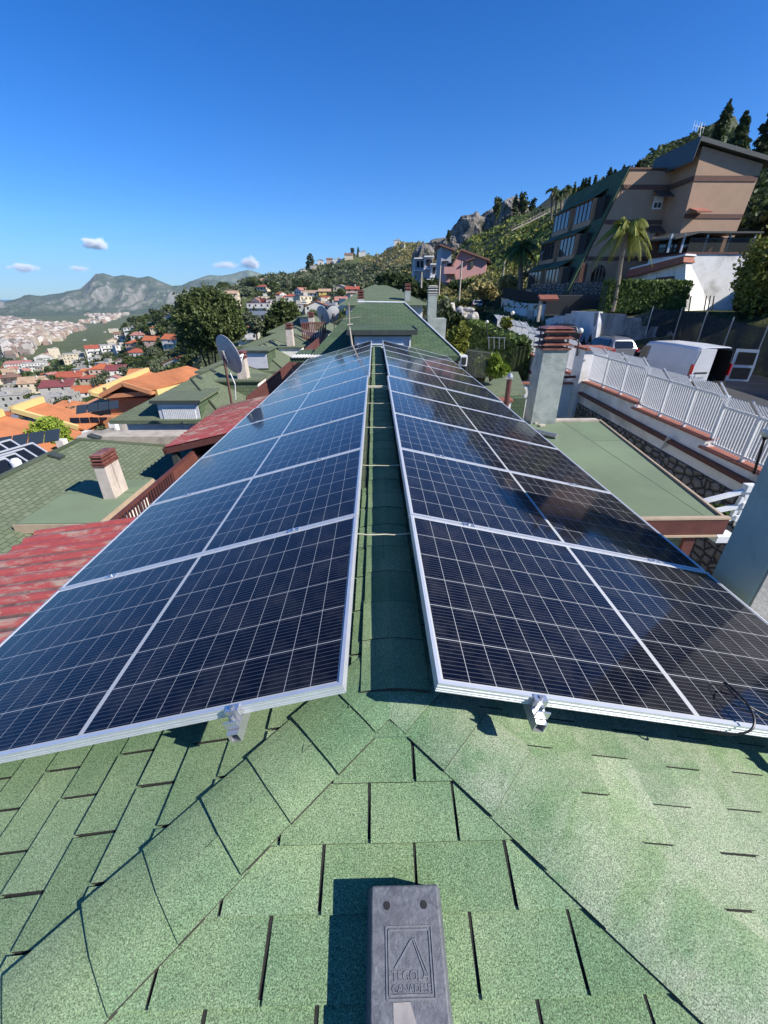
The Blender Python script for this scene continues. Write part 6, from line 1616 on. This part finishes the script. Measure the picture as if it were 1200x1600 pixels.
    if rng.random()<.5 and kind!='flat':
        m_=MB(); m_.box(T(w*.22,d*.35,h+min(w,d)*.15+.9),(.7,.7,1.4),X,Y); m_.build('chimney_stack',M['v_white'],t)
    return t
HL=[ # px,py(base),w px,wall h px, depth factor, rot deg, wall, roof, kind, label tail
(270,545,34,14,.8,-20,'v_white','r_orange','gabx','two storey, topmost of the houses left of the big pine'),
(238,541,30,8,.8,-15,'v_pinkish','r_orange','gabx','just left of the topmost house by the pine'),
(208,546,24,8,.9,-20,'v_pinkish','r_orange','hip','with open pavilion, in the upper left cluster'),
(212,560,28,7,.8,-10,'v_white','r_red','hip','below the pavilion house in the upper left cluster'),
(151,556,26,9,.8,15,'v_white','r_red','gabx','low, beside a flat white neighbour'),
(173,552,24,11,.8,20,'v_white','r_flat','flat','plain with big blank wall, upper left cluster'),
(181,549,18,13,.8,10,'v_cream','r_tan','gaby','tall, right of the blank white one'),
(119,570,30,17,.7,10,'v_cream','r_flat','flat','three storey with terraces among dark trees'),
(88,560,15,15,.8,20,'v_cream','r_flat','flat','narrow tower like, at the edge of the green belt'),
(104,566,20,9,.8,0,'v_cream','r_flat','flat','low, left of the terraced cream block'),
(162,590,38,9,.8,0,'v_pinkish','r_orange','hip','wide, left of a dark cypress'),
(219,596,34,9,.8,-5,'v_white','r_or2','gabx','with low garden wall, above the yellow parapet'),
(183,592,30,9,.7,5,'v_white','r_maroon','shed','long and low, right of the dark cypress'),
(131,590,26,5,.8,0,'v_cream','r_or2','hip','small, behind the red roofs'),
(110,598,36,6,.8,0,'v_pinkish','r_red','gabx','low and long, in the middle of the left valley'),
(92,620,46,14,.6,4,'v_grey','r_maroon','shed','long, with a plain pale side wall'),
(135,618,46,6,.7,-4,'v_white','r_orange','gabx','with white gable end, just above the yellow parapets'),
(57,580,34,14,.8,10,'v_white','r_flat','flat','two tiered, left of the dark trees'),
(30,580,36,8,.7,0,'v_white','r_pink','shed','long, low, at the left edge'),
(24,606,26,15,.8,15,'v_dark','r_brown','hip','dark walled with a pale vent'),
(55,616,36,16,.9,5,'v_cream','r_tan','gabx','sunlit, three storey, facing right'),
(14,644,50,24,.7,0,'v_grey','r_flat','flat','bulky grey, at the left edge'),
(52,650,46,20,.7,4,'v_grey','r_flat','flat','pale terrace block with stains'),
(58,632,18,7,.8,0,'v_pinkish','r_orange','hip','tiny, on top of the pale terrace block'),
(97,634,42,14,.7,0,'v_grey','r_flat','flat','broad pale, under the maroon shed roof'),
(96,645,46,6,.8,-12,'v_pinkish','r_or2','hip','low, squeezed behind the yellow parapet'),
(276,576,42,7,.8,-12,'v_grey','r_orange','gaby','grey gabled, above the end of the orange terrace'),
(10,664,40,8,.7,0,'v_pinkish','r_orange','shed','at the lower left edge'),
(44,663,38,7,.7,6,'v_grey','r_grey','gabx','with a bluish roof near the yellow parapet'),
(206,522,22,8,.8,0,'v_white','r_flat','flat','small, highest of the upper left cluster'),
(231,520,16,8,.8,0,'v_yellow','r_flat','flat','bright yellow, near the top of the left cluster'),
(190,532,18,9,.8,12,'v_white','r_brown','gabx','small, left end of the upper cluster'),
(216,534,20,7,.8,-8,'v_white','r_pink','shed','squat, in the middle of the upper cluster'),
(262,503,14,4,.6,-20,'v_white','r_flat','flat','lonely, up in the trees left of the pine'),
(70,566,26,8,.8,8,'v_white','r_tan','gaby','gable fronted, in the left distance'),
(196,576,24,10,.8,12,'v_grey','r_brown','gaby','grey gabled, among bushes in mid valley'),
(148,566,18,8,.8,0,'v_white','r_flat','flat','half sunk among trees in mid valley'),
(178,520,14,6,.8,0,'v_cream','r_flat','flat','far, at the edge of the wood'),
(10,590,22,9,.8,0,'v_cream','r_tan','gabx','partly cut by the left edge'),
(76,592,20,8,.8,5,'v_white','r_red','gabx','red and white, behind the sunlit cream block'),
(40,625,18,9,.8,10,'v_cream','r_flat','flat','small cream cube behind the grey block'),
(365,486,20,22,.7,-5,'v_cream','r_tan','gabx','three storey, right of the big pine'),
(406,492,40,16,.5,-8,'v_white','r_maroon','flat','terraced with dark glazed upper floor'),
(432,488,30,18,.5,0,'v_white','r_flat','flat','plain, with a tall white stair tower'),
(402,512,30,17,.6,-10,'v_white','r_grey','gabx','square windowed, above the orange annexe'),
(400,519,24,5,.6,-10,'v_cream','r_orange','shed','low orange annexe by the brownish tree'),
(455,475,20,9,.7,0,'v_white','r_red','hip','small, on the upper street of the centre village'),
(484,472,28,12,.6,-14,'v_white','r_tan','shed','with slanting pale roof on the upper street'),
(508,470,20,12,.6,0,'v_yellow','r_tan','gabx','bright yellow, on the upper street'),
(532,464,24,10,.6,-10,'v_cream','r_flat','gaby','cream gabled, right of the yellow one'),
(551,466,22,12,.6,0,'v_pinkish','r_red','gabx','brick coloured, at the right end of the village'),
(541,482,36,12,.5,0,'v_white','r_pink','gabx','long, under a pale red roof, next to the roof ahead'),
(496,494,40,13,.5,0,'v_white','r_orange','gaby','wide pedimented, behind the paired dishes'),
(464,492,24,16,.5,6,'v_grey','r_flat','flat','grey, left of the pedimented one'),
(438,472,14,8,.7,0,'v_grey','r_red','gabx','half hidden behind the white tower'),
(517,486,18,10,.6,0,'v_grey','r_grey','gabx','bluish roofed, between pediment and pale red roof'),
(472,482,16,8,.7,0,'v_white','r_flat','flat','small cube, below the slanting roof'),
(388,535,34,13,.3,-8,'v_white','r_flat','flat','low white blank block under the trees'),
(352,484,12,9,.7,0,'v_cream','r_red','hip','peeping over the pine at its right'),
(474,425,9,5,.8,0,'v_white','r_flat','flat','on the hilltop beside the skyline trees'),
(489,421,10,5,.8,0,'v_grey','r_flat','flat','grey, second on the hilltop'),
(501,417,10,5,.8,0,'v_white','r_tan','gaby','third on the hilltop, pale gable'),
(527,411,12,5,.8,0,'v_white','r_flat','flat','tall white, highest on the hilltop'),
(515,414,10,6,.8,0,'v_pinkish','r_brown','gabx','low brown, on the hilltop'),
(545,406,14,6,.8,0,'v_cream','r_brown','gabx','brown, at the start of the long hill wall'),
(566,402,12,5,.8,0,'v_white','r_flat','flat','small, above the long hill wall'),
(590,392,10,5,.8,0,'v_cream','r_tan','gabx','tiny, on the skyline above the cliff'),
(620,388,10,6,.8,0,'v_white','r_flat','flat','tiny white, far right on the skyline'),
(648,381,10,5,.8,0,'v_cream','r_flat','flat','last tiny one, where the skyline meets the crags'),
]
HP=[]
for i,(px,py,w,h,df,rot,wm,rm,kind,lab) in enumerate(HL):
    c=hit(px,py,45); k=(c.y*math.cos(PITCH)-c.z*math.sin(PITCH))/FPX
    W=w*k*.92; Hh=h*k*1.0+.4
    rr='' if rm=='r_flat' else ' under a %s roof'%RCOL[rm]
    l='%s house%s, %s'%(WCOL[wm],rr,lab)
    ws=l.split()
    if len(ws)>16: l=' '.join(('%s house, %s'%(WCOL[wm],lab)).split()[:16])
    vhouse(l,c,W,min(W*df+2,14),max(Hh,2.5),R(rot)-math.atan2(c.x,c.y)*.5,wm,rm,kind,'houses spread over the valley and hill',2 if w>=16 else 0,200+i,max(2.6,min(3.3,Hh/2.2 if Hh>5 else Hh)))
    HP.append((c.x,c.y,W*.6+3))
# long wall on the hill
t=thing('hill_wall','long pale retaining wall along the hilltop road above the village','wall',hit(600,398,200))
mb=MB(); pp=[hit(px,py,200) for px,py in ((556,402),(580,399),(605,396),(632,390),(660,382))]
for a,b in zip(pp[:-1],pp[1:]): mb.bar(a+V((0,0,1)),b+V((0,0,1)),1.2,5.0)
mb.build('wall',M['v_cream'],t)
mb=MB(); pp=[hit(px,py,150) for px,py in ((362,455),(385,449),(405,441),(425,436),(448,428),(470,424),(492,421))]
for a,b in zip(pp[:-1],pp[1:]): mb.bar(a+V((0,0,.6)),b+V((0,0,.6)),5,1.6)
tag(mb.build('hill_track',M['r_tan']),None,None,None,'structure')
# ---- generic houses in the gaps
rng=random.Random(77); cnt=0
tries=0
protos=[]
for j,(wm,rm,kd) in enumerate((('v_white','r_orange','gabx'),('v_white','r_flat','flat'),('v_cream','r_red','hip'),('v_white','r_pink','gaby'),('v_cream','r_flat','flat'))):
    protos.append((wm,rm,kd))
KIND={0:'small white house with orange gabled roof half hidden by trees in the valley',1:'small flat roofed white house half hidden by trees in the valley',2:'small cream house with red hipped roof among trees in the valley',3:'small white house with pale red roof among trees in the valley',4:'small flat roofed cream house among trees in the valley'}
pr={}
while cnt<46 and tries<900:
    tries+=1
    if rng.random()<.72: px=rng.uniform(0,245); py=rng.uniform(522,640)-(.0 if px<120 else (px-120)*.12)
    else: px=rng.uniform(395,560); py=rng.uniform(462,490)
    if py<548 and px<130: continue
    c=hit(px,py,60)
    if any((c.x-a)**2+(c.y-b)**2<(r+6)**2 for a,b,r in HP): continue
    j=rng.randrange(5); wm,rm,kd=protos[j]; ro=rng.uniform(-.5,.5)
    if j not in pr:
        pr[j]=vhouse(KIND[j],c,10,8,5.5,ro,wm,rm,kd,'small houses half hidden in the valley',1,500+j)
    else:
        o=copy_tree(pr[j]); o.location=c; o.rotation_euler=(0,0,rng.uniform(-.6,.6)); s=rng.uniform(.8,1.2); o.scale=(s,s,s)
    HP.append((c.x,c.y,8)); cnt+=1
# ================================================================ ORANGE TERRACE WITH YELLOW PARAPETS
def terr(label,P0,P1,zz,depth,seed,pv=True,ped=False):
    """P0,P1: ends of the near eave (px) on height zz"""
    A,B=AZ(*P0,zz),AZ(*P1,zz); d=(B-A); L=d.length; u=d.normalized(); n=V((-u.y,u.x,0)); 
    if n.x>0: n=-n
    t=thing('terraced_house',label,'house',((A.x+B.x)/2,(A.y+B.y)/2,zz-4),'orange terraced houses with yellow parapets')
    mb=MB(); mb.prism([A-V((0,0,5)),B-V((0,0,5)),B-V((0,0,.02)),A-V((0,0,.02))],n*depth); w=mb.build('wall',M['t_orange'],t)
    up=V((0,0,depth*.30)); a0=-n*.4-V((0,0,.12))
    mb=MB(); mb.slab([A+a0,B+a0,B+n*depth*.62+up*.62,A+n*depth*.62+up*.62],.12,u); mb.build('roof',M['r_or2'],t)
    mb=MB(); C=A+n*depth*.62+up*.62; D=B+n*depth*.62+up*.62; mb.bar(C+V((0,0,.2)),D+V((0,0,.2)),.35,.42); mb.bar(A+V((0,0,.0)),C+V((0,0,.2)),.25,.3); mb.build('parapet',M['t_yellow'],t)
    return t,A,B,u,n
M['t_orange']=paint('orange_render',(.55,.25,.12),(.5,.22,.10),.8,.85); M['t_yellow']=paint('yellow_render',(.72,.52,.20),(.66,.48,.2),.8,.85)
for i,(p0,p1,zz,dp,lab) in enumerate((
 ((-40,735),(28,702),-7.2,5.5,'orange terraced house at the far left edge, blue panels on its roof'),
 ((44,716),(118,672),-7.6,6,'orange terraced house behind the bright round tree'),
 ((122,668),(158,650),-8.0,6,'orange terraced house between the bushes and the wide pediment'),
 ((236,640),(300,598),-8.6,7,'orange terraced house at the far end, beside the second green roof'))):
    terr(lab,p0,p1,zz,dp,i)
# pedimented unit facing the camera
t=thing('terraced_house','orange house with wide pediment facing the camera above the second green roof','house',AZ(200,690,-9),'orange terraced houses with yellow parapets')
y=33.; q=[AY(*p,y) for p in ((176,696),(236,690),(231,622),(172,622))]
mb=MB(); mb.prism(q,(2.5,9,0),(1,0,0)); w=mb.build('wall',M['t_orange'],t)
q=[AY(*p,y-.8) for p in ((158,618),(236,612),(193,599))]
mb=MB(); mb.prism([p-V((0,0,.25)) for p in (q[0],q[1])]+[q[1]+V((0,0,.05)),q[0]+V((0,0,.05))],(0,.8,0)); mb.bar(q[0],q[2],.5,.3); mb.bar(q[2],q[1],.5,.3)
mb.build('pediment',M['t_orange'],t)
mb=MB(); mb.prism([AY(*p,y-.3) for p in ((168,614),(228,610),(193,602))],(0,.4,0)); mb.build('tympanum',M['tanstripe'],t)
ex=V((2.1,6.8,0)); mb=MB(); mb.slab([q[2]+V((0,0,.2)),q[1]+V((0,0,.2)),q[1]+ex+V((0,0,.3)),q[2]+ex+V((0,0,.3))],.15); mb.slab([q[0]+V((0,0,.2)),q[2]+V((-.001,0,.2)),q[2]+ex+V((-.001,0,.3)),q[0]+ex+V((0,0,.3))],.15); mb.build('roof',M['r_or2'],t)
mb=MB(); mb.bar(q[0]+V((-.1,.8,.2)),q[0]+ex+V((-.1,0,.3)),.4,.5); mb.bar(q[1]+V((.1,.5,-.2)),q[1]+ex+V((.1,0,-.3)),.3,.5); mb.build('parapet',M['t_yellow'],t)
a_=AY(162,672,y-.6); b_=AY(178,656,y-.6); mb=MB(); mb.bx(a_.x,b_.x,y-.65,y+.1,a_.z,b_.z); mb.build('porch_opening',M['dark'],w)
mb=MB(); q2=[AY(*p,y-.7) for p in ((152,676),(178,676),(176,652),(150,652))]; mb.prism(q2,(1,3,0)); mb.build('porch',M['t_orange'],t)
# blue roof panels on terraces
for i,(p,zz,lab) in enumerate((((22,704),-6.4,'blue solar panels on the leftmost orange roof'),((142,646),-7.0,'pale blue solar panels on the middle orange roof'),((283,588),-7.6,'small blue solar panels on the farthest orange roof'))):
    c=AZ(*p,zz); t=thing('roof_panel_array',lab,'solar panel',c,'panel arrays on the orange terrace')
    for k in range(4):
        mb=MB(); a=c+V((k*.5-1.0,k*.42,0)); mb.slab([a,a+V((.46,.38,0)),a+V((.1,1.2,.35)),a+V((-.36,.82,.35))],.05); mb.build('module',M['glass_b'] if 'glass_b' in M else M['glass'],t)
# row of tilted panels on the roof behind the nearest house
t=thing('house','green roofed back row house at the far left edge carrying tilted panels','house',(-13,11,-9))
mb=MB(); a=AX(0,770,-12); zz=-5.0
mb.slab([V((-9.4,5,zz-.3)),V((-9.4,12.6,zz-.3)),V((-13.5,11.6,zz+.5)),V((-13.5,5,zz+.5))],.15,(0,1,0)); mb.slab([V((-13.5,5,zz+.5)),V((-13.5,11.6,zz+.5)),V((-18,12.6,zz-.4)),V((-18,5,zz-.4))],.15,(0,1,0)); mb.build('roof',M['sh_green2'],t)
mb=MB(); mb.bx(-17.5,-9.7,5.3,12.2,-10,zz-.5); mb.build('wall',M['white_wall'],t)
rowp=[(56,722,0),(42,732,0),(28,741,0),(12,750,0),(20,716,1),(4,724,1)]
nm_=['farthest','second','third','nearest','upper right','upper left']
for i,(px,py,kk) in enumerate(rowp):
    c=AZ(px,py,-4.35); t=thing('tilted_panel','%s of the tilted solar panels beyond the nearest left roof'%nm_[i],'solar panel',c,'tilted panels beyond the nearest left roof')
    ux=V((.35,.94,0)).normalized(); uy=V((-.8,.28,.42)).normalized(); 
    mb=MB(); mb.box(c,(.98,1.55,.03),ux,uy-ux*uy.dot(ux)); mb.build('module',M['glass_d'],t)
    n_=ux.cross(uy).normalized(); n_=n_ if n_.z>0 else -n_
    mb=MB()
    for s in (-1,1): mb.bar(c+uy*.78*s-ux*.5+n_*.02,c+uy*.78*s+ux*.5+n_*.02,.05,.04); mb.bar(c+ux*.5*s-uy*.78+n_*.02,c+ux*.5*s+uy*.78+n_*.02,.05,.04)
    mb.build('frame',M['alu_w'],t)
mb=MB(); c=AZ(28,730,-4.2); mb.tube(c-V((0,0,.5)),c,.03,.03,6); mb.lathe(c,[(0,-.05),(.12,0),(.13,.17),(.08,.25),(0,.27)],12); tag(mb.build('roof_light',M['white_metal']),'white rounded cowl standing among the tilted panels','cowl')
# low walls and fence posts behind the tree
t=thing('garden_wall','grey garden wall with white gate posts between the orange terrace and the green roofs','wall',AZ(130,690,-8.5))
mb=MB(); pp=[AZ(*p,-7.6) for p in ((100,700),(140,686),(180,672),(215,656))]
for a,b in zip(pp[:-1],pp[1:]): mb.bar(a-V((0,0,.8)),b-V((0,0,.8)),.25,2)
mb.build('wall',M['concrete'],t)
for p in pp: mb=MB(); mb.box(p,(.4,.4,1.0)); mb.build('gate_post',M['white_wall'],t)
for i,(px,py,w_,h_,mt) in enumerate(((143,668,18,26,'lf_dark'),(156,672,18,20,'lf_olive'),(120,690,14,12,'lf_dark'),(52,640,26,22,'lf_dark'),(40,655,14,10,'lf_olive'))):
    shrub(['dark shrub beside the orange porch','reddish olive shrub touching the orange porch','low dark shrub by the garden wall','dark tree clump in front of the grey blocks at left','olive shrub at the foot of the pale terrace block'][i],px,py,w_,h_,30 if i<3 else 75,mt,900,.22 if i<3 else .5,'shrubs around the orange terrace',160+i)
# ================================================================ VALLEY TREES: prototypes and copies
rng=random.Random(5)
kinds=[('rounded olive tree between the valley houses','lf_olive',2.6,4.2,'round',560,.5),('dark bushy tree between the valley houses','lf_dark',2.8,5,'round',560,.5),('grey green spreading tree between the valley houses','lf_pine',3.2,5,'round',560,.55),('fresh green tree between the valley houses','lf_green',2.4,4,'round',500,.45),('narrow dark cypress between the valley houses','lf_dark',.9,7,'cypress',420,.4)]
pro=[]
for i,(lab,mt,r,h,kd,n,s) in enumerate(kinds):
    pro.append(tree(lab,(0,0,0),h,r,mt,n,s,kd,'trees scattered over the valley',300+i,.1,name='tree' if kd=='round' else 'cypress_tree'))
first=[True]*5; placed=0; tries=0
while placed<250 and tries<3000:
    tries+=1; u=rng.random()
    if u<.55: px=rng.uniform(-5,330); py=rng.uniform(505,650)
    elif u<.8: px=rng.uniform(330,560); py=rng.uniform(445,505)
    else: px=rng.uniform(180,330); py=rng.uniform(484,530)
    if py<548-max(0,px-40)*.32 and px<200: continue
    c=hit(px,py,40)
    if c.length>650 or any((c.x-a)**2+(c.y-b)**2<(r*.75)**2 for a,b,r in HP): continue
    j=rng.choices(range(5),(5,4,5,3,.9))[0]
    if first[j]: o=pro[j]; first[j]=False
    else: o=copy_tree(pro[j])
    s=rng.uniform(.75,1.4)*(1+.9*min(1,max(0,(c.length-200)/300))); o.location=c-V((0,0,.4)); o.scale=(s*rng.uniform(.9,1.25),s*rng.uniform(.9,1.2),s*rng.uniform(.8,1.1)); o.rotation_euler=(0,0,rng.uniform(0,6.28)); placed+=1
# skyline trees on the hill
for i,(px,py,top,w_,kd) in enumerate(((465,424,410,14,'round'),(485,421,402,13,'round'),(528,407,398,8,'round'),(536,405,395,5,'conifer'),(551,402,391,7,'round'),(560,400,390,5,'conifer'),(575,398,392,6,'round'),(600,394,386,5,'conifer'),(700,380,365,8,'round'),(775,345,316,12,'round'),(815,340,312,16,'round'),(830,338,318,12,'round'),(803,335,312,10,'conifer'))):
    far=px<690; c=hit(px,py,200) if far else AY(px,py,215); k=c.y*.95/FPX; h=(py-top)*k
    tree(['leftmost rounded dark skyline tree','second, taller skyline tree','third skyline tree by the hilltop houses','thin skyline conifer by the hilltop houses','skyline tree left of the long hill wall','thin conifer over the long hill wall','small tree over the long hill wall','tiny conifer before the cliff','tree on the left foot of the crags','tree growing on the cliff top','broad tree on the green ridge','right tree on the green ridge','pointed tree on the green ridge'][i],c-V((0,0,1)),h+1,w_*k*.5,'lf_dark' if i%3 else 'lf_pine',520,h*.09,kd,'skyline trees on the hill',340+i,.1)
# ================================================================ SCRUB (uncountable) on the slopes
def scatter(name,region,n,s0,mat,seed,cl=7,flat=.6,label=None):
    rng=random.Random(seed); L=MB(); k=0
    while k<n:
        px=rng.uniform(region[0],region[2]); py=rng.uniform(region[1],region[3]); c=hit(px,py,region[4])
        if c.length>region[5]: k+=1; continue
        if any((c.x-a)**2+(c.y-b)**2<(r*.6)**2 for a,b,r in HP): k+=1; continue
        if noise.noise(V((c.x*.02,c.y*.02,seed)))<-.12 and rng.random()<.75: k+=1; continue
        s=s0*(.4+c.length/300)*rng.uniform(.5,1.4)
        for _ in range(cl):
            leafquad(L,(c.x+rng.gauss(0,s*.55),c.y+rng.gauss(0,s*.55),c.z+abs(rng.gauss(0,s*flat*.5))),s*.75,rng)
        k+=1
    if L.f: L.build(name,M[mat])['kind']='stuff'
scatter('scrub',(340,415,700,470,200,900),3400,1.3,'lf_olive',1)
scatter('scrub',(340,415,700,470,200,900),2600,1.2,'lf_dark',2)
scatter('grass_tufts',(560,378,720,440,200,900),1500,1.0,'lf_dry',12)
scatter('scrub',(690,330,900,450,62,300),2600,.75,'lf_hedge',3)
scatter('scrub',(690,330,900,420,62,300),800,.8,'lf_dark',4)
scatter('grass_tufts',(665,425,850,480,45,120),5200,.55,'lf_dry',5,6,1.2)
scatter('grass_tufts',(665,425,850,480,45,120),4200,.5,'lf_yellow',15,6,1.0)
scatter('grass_tufts',(700,350,900,440,62,300),1400,.9,'lf_yellow',13)
scatter('scrub',(930,200,1200,420,55,200),6500,1.0,'lf_dark',6,9)
scatter('scrub',(930,200,1200,420,55,200),4000,.9,'lf_pine',16,9)
scatter('undergrowth',(0,500,340,600,250,1500),4200,1.3,'lf_pine',7)
scatter('undergrowth',(0,500,340,600,250,1500),3400,1.3,'lf_olive',8)
scatter('undergrowth',(0,500,340,600,250,1500),3000,1.3,'lf_dark',18)
scatter('undergrowth',(0,560,330,700,40,300),2400,1.2,'lf_olive',9)
scatter('undergrowth',(0,560,330,700,40,300),1800,1.2,'lf_dark',10)
scatter('undergrowth',(640,465,760,520,22,80),900,1.3,'lf_dark',11)
# ================================================================ CITY ON THE PLAIN
rng=random.Random(9); cm=[]
for i,c in enumerate(((.46,.39,.30),(.55,.50,.44),(.34,.23,.17),(.54,.44,.32),(.24,.20,.17))): M['c%d'%i]=paint('city_render_%s'%'abcde'[i],c,tuple(x*.85 for x in c),.05,.9,var=.3)
def block(mb,c,w,d,h,rot):
    u=V((math.cos(rot),math.sin(rot),0)); v=V((-u.y,u.x,0)); mb.box(c+V((0,0,h/2-3)),(w,d,h+6),u,v); mb.box(c+V((0,0,h+1.2))+u*w*.1,(w*.3,d*.4,2.4),u,v)
ind=0; stuffm=[MB() for _ in range(5)]; protos=[]
cand=[]
for _ in range(8000):
    px=rng.uniform(-25,212); r=1350*(4.6**rng.random())
    az=azof(px); x,y=r*math.sin(az),r*math.cos(az); z=Hbase(x,y)
    if z>-100: continue
    q_=ray(px,460); row=800-FPX*math.tan(PITCH-math.atan2(-z,r))
    if row>534-px*.24+6*noise.noise(V((px*.05,0,0))): continue
    if noise.noise(V((x*.0011,y*.0011,2)))<-.04: continue
    cand.append((r,x,y,z))
cand.sort()
for i,(r,x,y,z) in enumerate(cand):
    c=V((x,y,z)); far=min(1,(r-1300)/3500); w=rng.uniform(10,24)*(1+far*.7); d=rng.uniform(9,14)*(1+far*.5); h=rng.choice((9,12,15,18,24,27))*rng.uniform(.8,1.1); rot=rng.choice((0,math.pi/2))+.35+rng.uniform(-.12,.12); m=rng.randrange(5)
    if ind<220:
        if ind<15:
            mb=MB(); block(mb,c,w,d,h,rot); o=mb.build('apartment_block',M['c%d'%m],loc=c)
            tag(o,['cream','off white','tan','pale yellow','greyish'][m]+' many storeyed apartment block of the hazy city on the plain','apartment block','apartment blocks of the city on the plain'); protos.append(o)
        else:
            o=protos[rng.randrange(len(protos))].copy(); COL.objects.link(o); o.location=c; o.rotation_euler=(0,0,rng.uniform(-.15,.15)); s=rng.uniform(.8,1.2); o.scale=(s,s,s)
        ind+=1
    else: block(stuffm[m],c,w,d,h,rot)
for m in range(5): stuffm[m].build('city_blocks',M['c%d'%m])['kind']='stuff'
# ================================================================ CLOUDS AND HAZE
def cloud(label,px,py,wpx,hpx,seed,dens=.006):
    y=30000.; c=AY(px,py,y); k=y*.95/FPX; bm=bmesh.new(); bmesh.ops.create_icosphere(bm,subdivisions=3,radius=1)
    for v in bm.verts: v.co=V((v.co.x*wpx*k*.46,v.co.y*wpx*k*.34,v.co.z*hpx*k*.48))
    me=bpy.data.meshes.new('cloud'); bm.to_mesh(me); bm.free()
    m=bpy.data.materials.new('cloud_vapour_%d'%seed); m.use_nodes=True; t=m.node_tree; t.nodes.remove(t.nodes['Principled BSDF']); pv=N(t,'ShaderNodeVolumePrincipled'); lk(t,pv.outputs[0],t.nodes['Material Output'].inputs['Volume'])
    g=N(t,'ShaderNodeTexCoord').outputs['Generated']; sc=N(t,'ShaderNodeVectorMath',operation='SUBTRACT'); lk(t,g,sc.inputs[0]); sc.inputs[1].default_value=(.5,.5,.5)
    ln=N(t,'ShaderNodeVectorMath',operation='LENGTH'); lk(t,sc.outputs[0],ln.inputs[0])
    mp_=N(t,'ShaderNodeMapping'); mp_.inputs['Location'].default_value=(seed*3.1,0,0); mp_.inputs['Scale'].default_value=(2.4,2,1.3); lk(t,g,mp_.inputs[0])
    nz=noi(t,mp_.outputs[0],1.8,6,.62)
    f=mth(t,'SUBTRACT',mth(t,'ADD',nz,mth(t,'MULTIPLY',ln.outputs['Value'],-1.25)),.12)
    d=mth(t,'MULTIPLY',mth(t,'MAXIMUM',f,0),dens*6); lk(t,d,pv.inputs['Density']); pv.inputs['Color'].default_value=(1,1,1,1); pv.inputs['Anisotropy'].default_value=-.3
    me.materials.append(m); o=bpy.data.objects.new('cloud',me); COL.objects.link(o); o.location=c; tag(o,label,'cloud','small clouds low over the mountains')
SC.cycles.volume_bounces=3
cloud('small bright cloud, highest of the low clouds, left of the peak',149,381,58,24,1,.007)
cloud('faint cloud near the left edge above the ridge',38,419,62,20,2,.003)
cloud('thin faint cloud between the left one and the peak',124,420,52,13,3,.002)
cloud('small bright cloud over the hill right of the far mountain',392,411,46,24,4,.007)
cloud('long faint streak of cloud left of the bright right one',352,414,72,13,5,.002)
mb=MB(); mb.bx(-13900,13900,-1500,14200,-208,760)
hz=mb.build('haze',[],loc=(0,0,-208)); hz['kind']='stuff'
m=bpy.data.materials.new('thin_air'); m.use_nodes=True; t=m.node_tree; t.nodes.remove(t.nodes['Principled BSDF']); pv=N(t,'ShaderNodeVolumePrincipled'); pv.inputs['Density'].default_value=3.6e-5; pv.inputs['Color'].default_value=(.55,.76,1,1); pv.inputs['Anisotropy'].default_value=.2
lk(t,pv.outputs[0],t.nodes['Material Output'].inputs['Volume']); hz.data.materials.append(m)
